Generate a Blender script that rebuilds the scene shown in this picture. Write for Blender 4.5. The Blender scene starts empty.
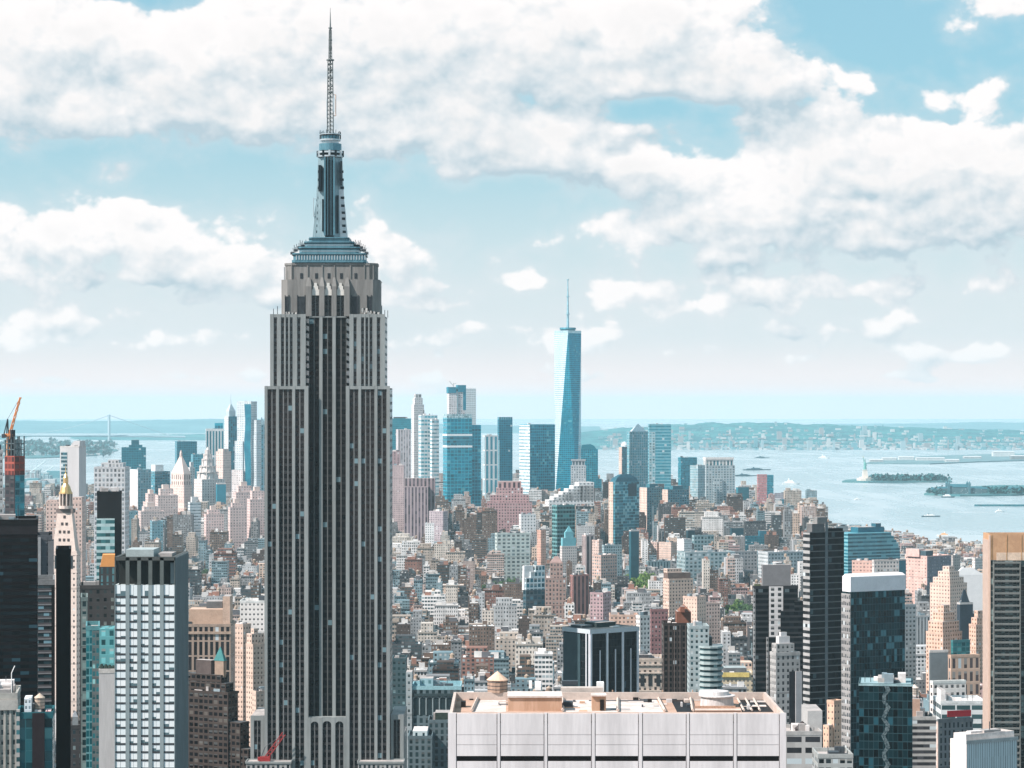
import bpy, math, random
from math import sin, cos, radians, pi
import numpy as np
random.seed(11)
RNG = np.random.default_rng(5)
SC = bpy.context.scene
COL = SC.collection

# ------------------------------------------------------------------ camera
FPX, HY, CZ = 2600.0, 407.0, 263.0            # focal length in pixels, eye-level row, eye height (m)
cam = bpy.data.cameras.new('camera'); camo = bpy.data.objects.new('camera', cam); COL.objects.link(camo)
camo.location = (0, 0, CZ); camo.rotation_euler = (pi/2, 0, 0)
cam.sensor_width = 36; cam.lens = 36*FPX/1024; cam.shift_y = (HY-384)/1024
cam.clip_start = 1; cam.clip_end = 120000
SC.camera = camo
SC.view_settings.view_transform = 'Standard'; SC.view_settings.look = 'None'
SC.view_settings.exposure = 0.66; SC.view_settings.gamma = 1; SC.view_settings.use_curve_mapping = False
SC.cycles.max_bounces = 5; SC.cycles.diffuse_bounces = 3; SC.cycles.glossy_bounces = 3
SC.cycles.transmission_bounces = 2; SC.cycles.volume_bounces = 1; SC.cycles.transparent_max_bounces = 8
SC.cycles.caustics_reflective = False; SC.cycles.caustics_refractive = False
SC.cycles.sample_clamp_indirect = 4
SUN_EL, SUN_A = radians(46), radians(27)      # height; how far the sun stands in front of the facades
SDIR = (-cos(SUN_A)*cos(SUN_EL), -sin(SUN_A)*cos(SUN_EL), sin(SUN_EL))

# ------------------------------------------------------------------ node helper
class NT:
    def __init__(s, tree): s.t = tree
    def n(s, kind, **kw):
        nd = s.t.nodes.new(kind)
        for k, v in kw.items(): setattr(nd, k, v)
        return nd
    def link(s, a, b): s.t.links.new(a, b)
    def put(s, sock, v):
        if hasattr(v, 'is_output') or isinstance(v, bpy.types.NodeSocket): s.link(v, sock)
        elif isinstance(v, (tuple, list)) and sock.type == 'RGBA': sock.default_value = tuple(v)[:3] + (1,)
        else: sock.default_value = v
    def m(s, op, a, b=0.0, c=None, clamp=False):
        nd = s.n('ShaderNodeMath', operation=op, use_clamp=clamp)
        s.put(nd.inputs[0], a); s.put(nd.inputs[1], b)
        if c is not None: s.put(nd.inputs[2], c)
        return nd.outputs[0]
    def mix(s, f, a, b, mode='MIX'):
        nd = s.n('ShaderNodeMix', data_type='RGBA', blend_type=mode)
        s.put(nd.inputs[0], f); s.put(nd.inputs[6], a); s.put(nd.inputs[7], b)
        return nd.outputs[2]
    def mixf(s, f, a, b):
        nd = s.n('ShaderNodeMix', data_type='FLOAT')
        s.put(nd.inputs[0], f); s.put(nd.inputs[2], a); s.put(nd.inputs[3], b)
        return nd.outputs[0]
    def xyz(s, x, y, z=0.0):
        nd = s.n('ShaderNodeCombineXYZ')
        for i, v in enumerate((x, y, z)): s.put(nd.inputs[i], v)
        return nd.outputs[0]
    def sep(s, v):
        nd = s.n('ShaderNodeSeparateXYZ'); s.link(v, nd.inputs[0]); return nd.outputs
    def noise(s, v, scale, detail=4, rough=.5, dist=0.0, dim='3D'):
        nd = s.n('ShaderNodeTexNoise', noise_dimensions=dim)
        if v is not None: s.link(v, nd.inputs['Vector'])
        nd.inputs['Scale'].default_value = scale; nd.inputs['Detail'].default_value = detail
        nd.inputs['Roughness'].default_value = rough; nd.inputs['Distortion'].default_value = dist
        return nd.outputs['Fac']
    def smooth(s, v, a, b, to0=0.0, to1=1.0):
        nd = s.n('ShaderNodeMapRange', interpolation_type='SMOOTHSTEP')
        s.put(nd.inputs[0], v)
        for i, x in enumerate((a, b, to0, to1)): nd.inputs[i+1].default_value = x
        return nd.outputs[0]

# ------------------------------------------------------------------ world: sky with cumulus in fixed compass directions
world = bpy.data.worlds.new('World'); SC.world = world; world.use_nodes = True
world.cycles.sampling_method = 'MANUAL'; world.cycles.sample_map_resolution = 512
wt = world.node_tree; wt.nodes.clear(); W = NT(wt)
# each cloud bank: (bearing px, height px, half width, half height, weight) around the view bearing
BANKS = [(90, 55, 190, 50, 1.0), (60, 105, 150, 38, .75), (300, 55, 150, 62, .95), (240, 118, 190, 30, .75), (440, 70, 120, 70, .95),
         (470, 145, 90, 25, .55), (560, 35, 130, 55, 1.0), (690, 45, 105, 52, 1.0), (600, 75, 120, 30, .6), (760, 85, 60, 26, .8), (20, 20, 60, 40, .5),
         (560, 150, 60, 36, .8), (650, 172, 92, 20, 1.0), (610, 130, 60, 20, .5), (790, 155, 62, 42, 1.0), (850, 160, 80, 35, .7), (935, 165, 85, 42, 1.1), (1010, 190, 70, 48, .95),
         (740, 228, 100, 26, 1.0), (860, 225, 90, 30, .9), (690, 235, 60, 18, .6), (980, 235, 60, 20, .6), (1000, 10, 52, 20, .9), (930, 0, 25, 6, .5), (862, 88, 34, 14, .35), (965, 100, 26, 12, .35), (1000, 90, 30, 10, .3),
         (50, 240, 90, 34, .9), (165, 225, 70, 34, .8), (235, 265, 80, 26, .75), (40, 285, 80, 20, .6), (120, 170, 45, 10, .28), (390, 258, 52, 28, .8), (300, 290, 60, 15, .4),
         (625, 290, 34, 14, .8), (525, 282, 46, 14, .65), (850, 292, 70, 14, .7), (800, 300, 60, 12, .5), (945, 350, 70, 10, .5), (700, 310, 80, 10, .4),
         (1000, 290, 50, 14, .5), (90, 322, 60, 12, .5), (200, 340, 90, 10, .4), (30, 340, 50, 12, .45), (480, 335, 90, 12, .45), (600, 335, 50, 12, .5), (740, 262, 60, 12, .5),
         (70, 385, 50, 6, .35), (450, 385, 40, 6, .3), (800, 360, 50, 7, .45), (1000, 345, 40, 8, .5), (640, 320, 30, 9, .5), (560, 345, 24, 8, .4), (880, 330, 26, 8, .5), (760, 290, 26, 10, .5), (300, 75, 50, 16, -.28), (200, 60, 40, 14, -.22), (520, 100, 50, 14, -.35), (700, 120, 30, 12, -.3), (870, 200, 40, 9, -.4), (100, 262, 40, 8, -.35), (150, 270, 40, 14, .5), (250, 300, 45, 10, .5), (330, 250, 30, 18, .5), (440, 300, 40, 9, .55), (560, 240, 26, 10, .45), (620, 225, 30, 12, .5), (690, 285, 30, 9, .5), (770, 330, 60, 9, .5), (900, 320, 60, 9, .5), (660, 350, 60, 8, .45), (560, 370, 50, 7, .4), (420, 345, 40, 9, .5), (120, 350, 60, 9, .5), (20, 320, 40, 10, .5), (230, 375, 60, 7, .4), (900, 375, 80, 7, .4), (700, 262, 26, 8, .4), (132, -2, 42, 14, -.9), (640, 112, 60, 10, -.5), (270, 175, 40, 14, -.4), (850, 15, 60, 30, -.5), (930, 60, 50, 20, -.3), (655, 103, 85, 13, -.55), (60, 165, 90, 22, -.35), (230, 190, 110, 22, -.35), (860, 40, 70, 40, -.4), (500, 215, 70, 30, -.3), (420, 20, 60, 20, -.25)]
grp = bpy.data.node_groups.new('cloud density', 'ShaderNodeTree')
grp.interface.new_socket('P', in_out='INPUT', socket_type='NodeSocketVector')
grp.interface.new_socket('D', in_out='OUTPUT', socket_type='NodeSocketFloat')
G = NT(grp); gi = G.n('NodeGroupInput'); go = G.n('NodeGroupOutput')
sx, sy, _ = G.sep(gi.outputs[0])
wv = G.xyz(G.m('DIVIDE', sx, 100), G.m('DIVIDE', sy, 72))
w1 = G.m('MULTIPLY', G.m('SUBTRACT', G.noise(wv, .8, 3), .5), 70); w2 = G.m('MULTIPLY', G.m('SUBTRACT', G.noise(G.xyz(G.m('DIVIDE', sx, 100), G.m('DIVIDE', sy, 72), 7.7), .9, 3), .5), 46)
px_, py_ = G.m('ADD', sx, w1), G.m('ADD', sy, w2)
acc = 0.0
for cx, cy, rx, ry, wgt in BANKS:
    a = G.m('MULTIPLY', G.m('SUBTRACT', px_, cx), 1/rx); b = G.m('MULTIPLY', G.m('SUBTRACT', py_, cy), 1/ry)
    q = G.m('MULTIPLY_ADD', a, a, G.m('MULTIPLY', b, b))
    e = G.m('POWER', 2.718, G.m('MULTIPLY', q, -1.0))
    acc = G.m('MULTIPLY_ADD', e, wgt, acc)
def puff(sc_, sm):
    vo_ = G.n('ShaderNodeTexVoronoi', feature='SMOOTH_F1', voronoi_dimensions='2D'); vo_.inputs['Scale'].default_value = sc_; vo_.inputs['Smoothness'].default_value = sm
    G.link(wq, vo_.inputs['Vector']); return G.m('SUBTRACT', .42, vo_.outputs['Distance'])
wq = G.xyz(G.m('DIVIDE', G.m('MULTIPLY_ADD', w1, .35, sx), 100), G.m('DIVIDE', G.m('MULTIPLY_ADD', w2, .35, sy), 78))
fb = G.noise(wv, 1.3, 9, .56, .3); fb3 = G.noise(wv, 11.0, 5, .6)
bil = G.m('ADD', G.m('MULTIPLY', puff(1.9, .6), .66), G.m('ADD', G.m('MULTIPLY', puff(5.2, .45), .27), G.m('ADD', G.m('MULTIPLY', puff(12.0, .4), .11), G.m('MULTIPLY', G.m('SUBTRACT', fb3, .5), .20))))
d = G.m('ADD', G.m('MINIMUM', acc, 1.15), G.m('ADD', G.m('MULTIPLY', G.m('SUBTRACT', fb, .5), 1.7), bil))
G.link(d, go.inputs[0])
tc = W.n('ShaderNodeTexCoord'); dx, dy, dz = W.sep(tc.outputs['Generated'])
U = W.m('MULTIPLY_ADD', W.m('ARCTAN2', dx, dy), FPX, 512.0); V = W.m('MULTIPLY_ADD', W.m('ARCSINE', dz), -FPX, HY)
Pv = W.xyz(U, V)
def cloud(vec):
    nd = W.n('ShaderNodeGroup'); nd.node_tree = grp; W.link(vec, nd.inputs[0]); return nd.outputs[0]
D0 = cloud(Pv); D1 = cloud(W.xyz(W.m('ADD', U, -7), W.m('ADD', V, -10)))
alpha = W.smooth(D0, .30, .58)
D2 = cloud(W.xyz(W.m('ADD', U, -34), W.m('ADD', V, -46)))
soft = W.smooth(D0, -.25, .5, 0, .42)
veil = W.smooth(V, 90, 360, .10, .86)
low = W.smooth(V, 330, 412)                        # thin high veil thickening towards the horizon
lit = W.m('ADD', W.m('MULTIPLY_ADD', W.m('SUBTRACT', D0, D1), .62, .60), W.m('MULTIPLY', W.m('SUBTRACT', D0, D2), .55), clamp=True)
thick = W.smooth(D0, .8, 1.75)
shade = W.mix(lit, (3.95, 4.95, 5.55), (8.0, 7.75, 7.7))
shade = W.mix(W.m('MULTIPLY', thick, .22), shade, (4.6, 4.95, 5.1))
sky = W.n('ShaderNodeTexSky', sky_type='NISHITA'); sky.sun_disc = False
sky.sun_elevation = SUN_EL; sky.sun_rotation = math.atan2(SDIR[0], SDIR[1]); sky.altitude = 260; sky.air_density = 1.0; sky.dust_density = 1.2; sky.ozone_density = 1.0
skyc = W.mix(1.0, sky.outputs[0], (1.0, 1.35, 1.2), 'MULTIPLY')
skyc = W.mix(.7, skyc, (1.75, 4.1, 5.5))
skyc = W.mix(soft, skyc, (4.9, 5.8, 6.3))
skyc = W.mix(veil, skyc, (6.5, 6.7, 6.9))
allc = W.mix(W.m('MULTIPLY', alpha, W.m('SUBTRACT', 1.0, W.m('MULTIPLY', low, .6))), W.mix(low, skyc, (9.0, 7.0, 6.6)), shade)
bg = W.n('ShaderNodeBackground'); W.link(allc, bg.inputs[0]); bg.inputs[1].default_value = .082
wo = W.n('ShaderNodeOutputWorld'); W.link(bg.outputs[0], wo.inputs[0])

# ------------------------------------------------------------------ sun
sl = bpy.data.lights.new('sun', 'SUN'); so = bpy.data.objects.new('sun', sl); COL.objects.link(so)
sl.energy = 5.0; sl.angle = radians(.53); sl.color = (1, .905, .855)
from mathutils import Vector
so.rotation_euler = Vector(SDIR).to_track_quat('Z', 'Y').to_euler(); so.location = (0, 0, 900)

# ------------------------------------------------------------------ coordinates: a bearing/row seen at distance Y -> metres
def WX(px, Y): return (px-512)*Y/FPX
def WZ(py, Y): return CZ-(py-HY)*Y/FPX

# ------------------------------------------------------------------ materials
MATS = {}
def newmat(name):
    m = bpy.data.materials.new(name); m.use_nodes = True; m.node_tree.nodes.clear()
    t = NT(m.node_tree); b = t.n('ShaderNodeBsdfPrincipled'); o = t.n('ShaderNodeOutputMaterial'); t.link(b.outputs[0], o.inputs[0])
    return m, t, b
def plain(c, rough=.8, metal=0.0, var=.25, scale=.25, c2=None, name=None, streak=False, attr=False):
    key = ('p', c, rough, metal, var, scale, c2, streak, attr)
    if key in MATS: return MATS[key]
    m, t, b = newmat(name or 'surface')
    tc = t.n('ShaderNodeTexCoord').outputs['Object']
    if attr:
        a = t.n('ShaderNodeAttribute'); a.attribute_name = 'tint'; base = a.outputs['Color']
    else: base = c
    v = tc
    if streak:
        x, y, z = t.sep(tc); v = t.xyz(x, y, t.m('MULTIPLY', z, .12))
    n = t.noise(v, scale, 6, .6)
    n2 = t.noise(v, scale*6, 4, .6)
    k = t.m('ADD', t.m('MULTIPLY', n, .65), t.m('MULTIPLY', n2, .35))
    if c2 is None:
        f = t.smooth(k, .3, .7, 1-var, 1+var)
        col = t.mix(1.0, base, t.xyz(f, f, f), 'MULTIPLY')
    else: col = t.mix(t.smooth(k, .42, .58), base, c2)
    t.put(b.inputs['Base Color'], col); b.inputs['Roughness'].default_value = rough; b.inputs['Metallic'].default_value = metal; b.inputs['Specular IOR Level'].default_value = .2
    MATS[key] = m; return m
WALLC = {}
def fac(wall, glass, wf=.5, hf=.55, lit=.12, litc=(.5, .56, .58), metal=0.0, rough=.12, span=None, var=.16, name='facade', gvar=.7, vo=0.0, attr=False):
    """facade: UV is counted in bays and storeys; window openings, spandrels and blinds follow that grid"""
    key = ('f', wall, glass, wf, hf, lit, litc, metal, rough, span, var, gvar, vo, attr)
    if key in MATS: return MATS[key]
    m, t, b = newmat(name)
    uv = t.n('ShaderNodeUVMap').outputs[0]; u, v, _ = t.sep(uv)
    fu, fv = t.m('FRACT', u), t.m('FRACT', v)
    mu = t.m('LESS_THAN', t.m('ABSOLUTE', t.m('SUBTRACT', fu, .5)), wf/2) if wf < 1 else 1.0
    mv = t.m('LESS_THAN', t.m('ABSOLUTE', t.m('SUBTRACT', fv, .5+vo)), hf/2) if hf < 1 else 1.0
    mask = t.m('MULTIPLY', mu, mv)
    wn = t.n('ShaderNodeTexWhiteNoise', noise_dimensions='3D')
    oi = t.n('ShaderNodeObjectInfo')
    t.link(t.xyz(t.m('FLOOR', u), t.m('FLOOR', v), oi.outputs['Random']), wn.inputs['Vector'])
    r = wn.outputs['Value']
    dark = tuple(x*(1-gvar) for x in glass)
    g = t.mix(r, dark, tuple(x*(1+gvar*.4) for x in glass))
    if lit > 0: g = t.mix(t.m('GREATER_THAN', r, 1-lit), g, litc)  # some panes coloured bright, for blinds and painted reflections
    if wf < .8 and hf < .9 and span is None:                  # blinds drawn part of the way down in some windows
        w2 = t.n('ShaderNodeTexWhiteNoise', noise_dimensions='3D'); t.link(t.xyz(t.m('FLOOR', v), t.m('FLOOR', u), oi.outputs['Random']), w2.inputs['Vector'])
        edge = t.m('SUBTRACT', .5+vo+hf/2, t.m('MULTIPLY', t.m('SUBTRACT', w2.outputs['Value'], .45), hf*1.3))
        g = t.mix(t.m('MULTIPLY', t.m('GREATER_THAN', fv, edge), .55), g, (.42, .40, .37) if sum(wall) > .5 else (.12, .13, .13))
    tc = t.n('ShaderNodeTexCoord').outputs['Object']
    x, y, z = t.sep(tc)
    n = t.noise(t.xyz(x, y, t.m('MULTIPLY', z, .25)), .12, 6, .65)
    if metal > 0 or wf >= .8:                                 # panes never hang quite true: each mirrors a slightly different bit of sky
        geo = t.n('ShaderNodeNewGeometry'); va = t.n('ShaderNodeVectorMath', operation='MULTIPLY_ADD'); t.link(wn.outputs['Color'], va.inputs[0]); va.inputs[1].default_value = (.05,)*3
        sb = t.n('ShaderNodeVectorMath', operation='SUBTRACT'); t.link(geo.outputs['Normal'], sb.inputs[0]); sb.inputs[1].default_value = (.025,)*3
        t.link(sb.outputs[0], va.inputs[2]); nz_ = t.n('ShaderNodeVectorMath', operation='NORMALIZE'); t.link(va.outputs[0], nz_.inputs[0]); t.link(nz_.outputs[0], b.inputs['Normal'])
    if attr:
        a = t.n('ShaderNodeAttribute'); a.attribute_name = 'tint'; wc = a.outputs['Color']
    else: wc = wall
    if span is not None: wc = t.mix(mu, wc, span)
    f = t.smooth(n, .3, .7, 1-var, 1+var)
    if wf < .8 and hf < .9 and span is None:                  # darker string courses and paler ledges
        f = t.m('MULTIPLY', f, t.m('SUBTRACT', 1.0, t.m('MULTIPLY', t.m('LESS_THAN', t.m('FRACT', t.m('MULTIPLY', v, .16)), .045), .3)))
        f = t.m('MULTIPLY', f, t.m('SUBTRACT', 1.0, t.m('MULTIPLY', t.m('LESS_THAN', t.m('ABSOLUTE', t.m('SUBTRACT', fv, .5+vo-hf/2-.06)), .05), -.14)))
    wc = t.mix(1.0, wc, t.xyz(f, f, f), 'MULTIPLY')
    t.put(b.inputs['Base Color'], t.mix(mask, wc, g))
    b.inputs['Specular IOR Level'].default_value = .12 if sum(wall)+sum(glass) < .35 and metal == 0 else .32; t.put(b.inputs['Roughness'], t.mixf(mask, .85, rough)); t.put(b.inputs['Metallic'], t.m('MULTIPLY', mask, metal))
    WALLC[m.name] = wall; MATS[key] = m; return m

# palette (base colours)
LIME = (.30, .29, .275); PALE = (.62, .56, .53); WHITE = (.74, .72, .71); PINK = (.55, .41, .36); PEACH = (.55, .41, .335)
TAN = (.42, .31, .23); BRICK = (.30, .13, .09); BROWN = (.09, .075, .055); GREY = (.33, .34, .34); DGREY = (.11, .115, .12); BLACK = (.008, .0075, .008)
MAUVE = (.36, .25, .26); TGREY = (.22, .32, .35)
GD = (.025, .035, .04); GT = (.015, .13, .18); GTL = (.06, .30, .38); GTD = (.008, .06, .085); GG = (.02, .13, .13)
ROOFM = plain((.42, .38, .36), .9, 0, .35, .12, c2=(.30, .28, .27), name='roof gravel')
ROOFW = plain((.72, .68, .66), .8, 0, .2, .1, c2=(.55, .5, .48), name='roof white coating')
ROOFD = plain((.07, .075, .08), .9, 0, .3, .1, c2=(.12, .12, .12), name='roof tar')
STEEL = plain((.35, .42, .45), .45, .6, .15, .5, name='steel'); DSTEEL = plain((.06, .07, .08), .5, .3, .2, .5, name='dark steel')

# ------------------------------------------------------------------ mesh builder
class MB:
    def __init__(s, bay=3.2, fh=3.6): s.v = []; s.f = []; s.uv = []; s.m = []; s.c = []; s.bay = bay; s.fh = fh; s.tint = (1, 1, 1)
    def face(s, pts, uvs=None, m=0):
        i = len(s.v); s.v += [tuple(p) for p in pts]; n = len(pts)
        s.f.append(tuple(range(i, i+n))); s.m.append(m)
        s.uv += uvs if uvs else [(p[0]*.3, p[1]*.3) for p in pts]
        s.c += [s.tint]*n
    def wall(s, a, b, z0, z1, m=0, a1=None, b1=None, zr=None):
        L = math.hypot(b[0]-a[0], b[1]-a[1]); nb = max(1, round(L/s.bay)); zr = z1 if zr is None else zr
        a1 = a1 or a; b1 = b1 or b; v0 = (z0-zr)/s.fh; v1 = (z1-zr)/s.fh
        s.face([(a[0], a[1], z0), (b[0], b[1], z0), (b1[0], b1[1], z1), (a1[0], a1[1], z1)], [(0, v0), (nb, v0), (nb, v1), (0, v1)], m)
    def prism(s, poly, z0, z1, m=0, r=None, top=True, bottom=False, poly1=None, zr=None):
        q = poly1 or poly; n = len(poly)
        for i in range(n):
            s.wall(poly[i], poly[(i+1) % n], z0, z1, m, q[i], q[(i+1) % n], zr)
        if top: s.face([(p[0], p[1], z1) for p in q], None, m if r is None else r)
        if bottom: s.face([(p[0], p[1], z0) for p in reversed(poly)], None, m if r is None else r)
        return s
    def box(s, x0, x1, y0, y1, z0, z1, m=0, r=None, bottom=True, top=True):
        return s.prism([(x0, y0), (x1, y0), (x1, y1), (x0, y1)], z0, z1, m, r, top, bottom)
    def ngon(s, cx, cy, r, n, a0=0.0, ry=None): return [(cx+r*cos(a0+2*pi*i/n), cy+(ry or r)*sin(a0+2*pi*i/n)) for i in range(n)]
    def cyl(s, cx, cy, r0, z0, z1, n=12, m=0, r1=None, r=None):
        return s.prism(s.ngon(cx, cy, r0, n), z0, z1, m, r, True, True, s.ngon(cx, cy, r1 if r1 is not None else r0, n))
    def bar(s, p, q, w, m=0, n=4):
        p, q = Vector(p), Vector(q); d = (q-p).normalized(); a = d.orthogonal().normalized(); b = d.cross(a)
        ring = [a*cos(2*pi*(i+.5)/n)*w+b*sin(2*pi*(i+.5)/n)*w for i in range(n)]
        for i in range(n):
            j = (i+1) % n
            s.face([p+ring[i], p+ring[j], q+ring[j], q+ring[i]], None, m)
        s.face([q+x for x in ring], None, m); s.face([p+x for x in reversed(ring)], None, m)
        return s
    def ring(s, poly, z0, z1, t, m=0):
        """a parapet or band: outer walls at poly pushed out by t<0 in / >0 out"""
        c = (sum(p[0] for p in poly)/len(poly), sum(p[1] for p in poly)/len(poly))
        q = offset(poly, t); o, i = (q, poly) if t > 0 else (poly, q); n = len(poly)
        for k in range(n):
            j = (k+1) % n
            s.wall(o[k], o[j], z0, z1, m); s.wall(i[j], i[k], z0, z1, m)
            s.face([(*o[k], z1), (*o[j], z1), (*i[j], z1), (*i[k], z1)], None, m)
            s.face([(*o[j], z0), (*o[k], z0), (*i[k], z0), (*i[j], z0)], None, m)
        return s
    def build(s, name, mats, parent=None, origin=(0, 0, 0)):
        me = bpy.data.meshes.new(name)
        ox, oy, oz = origin
        me.from_pydata([(x-ox, y-oy, z-oz) for x, y, z in s.v], [], s.f)
        uvl = me.uv_layers.new(name='UVMap'); uvl.data.foreach_set('uv', np.array(s.uv, dtype=np.float32).ravel())
        if any(c != (1, 1, 1) for c in s.c):
            ca = me.color_attributes.new('tint', 'FLOAT_COLOR', 'CORNER')
            arr = np.ones((len(s.c), 4), dtype=np.float32); arr[:, :3] = s.c; ca.data.foreach_set('color', arr.ravel())
        if not isinstance(mats, (list, tuple)): mats = [mats]
        for x in mats: me.materials.append(x)
        me.polygons.foreach_set('material_index', [min(i, len(mats)-1) for i in s.m]); me.update()
        o = bpy.data.objects.new(name, me); COL.objects.link(o)
        if parent is not None:
            o.parent = parent
        else: o.location = origin
        return o
def offset(poly, t):
    n = len(poly); out = []
    for k in range(n):
        p0, p1, p2 = Vector(poly[k-1]), Vector(poly[k]), Vector(poly[(k+1) % n])
        e1 = (p1-p0).normalized(); e2 = (p2-p1).normalized(); n1 = Vector((e1.y, -e1.x)); n2 = Vector((e2.y, -e2.x))
        b = (n1+n2); b = b/max(.3, b.length_squared)*2 if b.length > 1e-6 else n1
        out.append((p1.x+b.x*t, p1.y+b.y*t))
    return out
def tag(o, label=None, cat=None, group=None, kind=None):
    if label: o['label'] = label
    if cat: o['category'] = cat
    if group: o['group'] = group
    if kind: o['kind'] = kind
    return o
def thing(name, label, cat, loc, group=None):
    o = bpy.data.objects.new(name, None); COL.objects.link(o); o.location = loc; o.empty_display_size = 2
    return tag(o, label, cat, group)
def copy_tree(o, loc, label=None, rot=None, scale=None, group=None):
    c = o.copy(); COL.objects.link(c); c.location = loc
    if label: c['label'] = label
    if rot is not None: c.rotation_euler = (0, 0, rot)
    if scale is not None: c.scale = scale
    if group: c['group'] = group
    for ch in o.children:
        d = ch.copy(); COL.objects.link(d); d.parent = c
        for g in ch.children:
            e = g.copy(); COL.objects.link(e); e.parent = d
    return c

FOOT = []       # footprints already taken (x0, x1, y0, y1)
MARKS = []      # (px, py, short phrase) of landmarks used to tell the small buildings apart
RECTS = []      # image rectangles of the large buildings, to find which small ones show

class Tower:
    """a building on a quadrilateral footprint: px0..px1 its silhouette, pxm its near corner, ytop its roof row, Y its distance"""
    def __init__(s, name, label, px0, pxm, px1, ytop, Y, mat, side=None, depth=30, theta=25, bay=3.2, fh=3.6, roof=None, parapet=1.2,
                 pmat=None, z0=0.0, cat='building', short=None, group=None, wallname='wall', make=True, rot=None):
        k = Y/FPX; s.Y = Y; s.bay = bay; s.fh = fh; s.mat = mat; s.roofo = None
        if side == 'L':
            th = radians(theta); c = Vector((WX(pxm, Y), Y)); s.O = c; t0, t1 = (px0-512)/FPX, (px1-512)/FPX
            s.f = Vector((cos(th), sin(th)))*((t1*Y-c.x)/max(.1, cos(th)-t1*sin(th))); s.d = Vector((-sin(th), cos(th)))*min(90, (c.x-t0*Y)/max(.06, sin(th)+t0*cos(th)))
        elif side == 'R':
            th = radians(theta); c = Vector((WX(pxm, Y), Y)); t0, t1 = (px0-512)/FPX, (px1-512)/FPX
            s.f = Vector((cos(th), -sin(th)))*((c.x-t0*Y)/max(.1, cos(th)+t0*sin(th))); s.O = c-s.f; s.d = Vector((sin(th), cos(th)))*min(90, (t1*Y-c.x)/max(.06, sin(th)-t1*cos(th)))
        elif rot is not None:
            th = radians(rot); s.O = Vector((WX(px0, Y), Y)); s.f = Vector((cos(th), sin(th))); s.f = s.f*((px1-px0)*k/(cos(th)-(px1-512)/FPX*sin(th))); s.d = Vector((-sin(th), cos(th)))*depth
        else:
            s.O = Vector((WX(px0, Y), Y)); s.f = Vector(((px1-px0)*k, 0)); s.d = Vector((0, depth))
        s.zt = WZ(ytop, Y); s.z0 = z0
        s.poly = [tuple(s.P(0, 0)), tuple(s.P(1, 0)), tuple(s.P(1, 1)), tuple(s.P(0, 1))]
        ctr = s.P(.5, .5); s.org = (ctr.x, ctr.y, z0)
        s.root = thing(name, label, cat, s.org, group)
        xs = [p[0] for p in s.poly]; ys = [p[1] for p in s.poly]; FOOT.append((min(xs), max(xs), min(ys), max(ys)))
        RECTS.append((px0, px1, ytop, 900 if z0 < 1 else 900, Y))
        if short: MARKS.append(((px0+px1)/2, ytop, short))
        if make:
            s.block(0, 1, 0, 1, z0, s.zt, wallname, mat, top=False)
            wcol = WALLC.get(mat.name); s.roofo = s.roof(0, 1, 0, 1, s.zt, roof or ROOFM, parapet, pmat or (plain(tuple(min(.6, v*.95) for v in wcol), name='parapet coping') if wcol else None)); s.clutter(0, 1, 0, 1, s.zt)
    def P(s, u, v): return s.O+s.f*u+s.d*v
    def Q(s, u0, u1, v0, v1): return [tuple(s.P(u0, v0)), tuple(s.P(u1, v0)), tuple(s.P(u1, v1)), tuple(s.P(u0, v1))]
    def z(s, py): return WZ(py, s.Y)
    def part(s, mb, name, mat, label=None, parent=None):
        o = mb.build(name, mat, parent or s.root, s.org)
        if label: o['label'] = label
        return o
    def block(s, u0, u1, v0, v1, z0, z1, name, mat, top=True, roof=None, bay=None, fh=None, label=None, parent=None):
        b = MB(bay or s.bay, fh or s.fh); b.prism(s.Q(u0, u1, v0, v1), z0, z1, 0, 1 if roof else 0, top)
        return s.part(b, name, [mat, roof] if roof else mat, label, parent)
    def roof(s, u0, u1, v0, v1, z, mat, h=1.2, pmat=None, name='roof'):
        p = s.Q(u0, u1, v0, v1); b = MB()
        b.face([(*q, z-.4) for q in p], None, 0)
        if h > 0: b.ring(offset(p, .12), z-.5, z+h, -.6, 1)
        return s.part(b, name, [mat, pmat or plain((.5, .47, .45), name='parapet coping')])
    def clutter(s, u0, u1, v0, v1, z):
        """small plant on the roof: housings, ducts, vents"""
        L, D = s.f.length*(u1-u0), s.d.length*(v1-v0)
        if L < 7 or D < 5: return
        q = random.Random(int(abs(s.org[0])*7+s.org[1]))
        for _ in range(q.choice([2, 3, 4, 6])):
            w, dd = min(.4, q.uniform(1.5, 6)/L), min(.4, q.uniform(1.5, 6)/D); a, c = u0+.06+q.random()*(u1-u0)*(.86-w), v0+.06+q.random()*(v1-v0)*(.86-dd)
            b = MB(); b.prism(s.Q(a, a+w, c, c+dd), z-.5, z+q.uniform(.6, 4.0)); s.part(b, 'air_unit', q.choice([STEEL, DSTEEL, ROOFM, ROOFW, ROOFW]), None, s.roofo)
        b = MB()
        for _ in range(3): p = s.P(u0+q.uniform(.1, .9)*(u1-u0), v0+q.uniform(.1, .9)*(v1-v0)); b.bar((p.x, p.y, z-.4), (p.x, p.y, z+q.uniform(1.5, 5)), .12)
        s.part(b, 'vent_pipe', DSTEEL, None, s.roofo)
    def tier(s, u0, u1, v0, v1, y0, y1, name='setback', mat=None, roof=None, bay=None, fh=None):
        """an upper storey block between rows y0 (lower) and y1 (upper)"""
        s.block(u0, u1, v0, v1, s.z(y0)-.3, s.z(y1), name, mat or s.mat, True, roof or ROOFM, bay, fh, None, s.roofo if name in ('roof_house', 'roof_hut', 'roof_plant', 'plant_room', 'penthouse', 'chimney', 'lift_tower', 'stair_tower', 'roof_box', 'roof_garden', 'roof_rail') else None)
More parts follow.
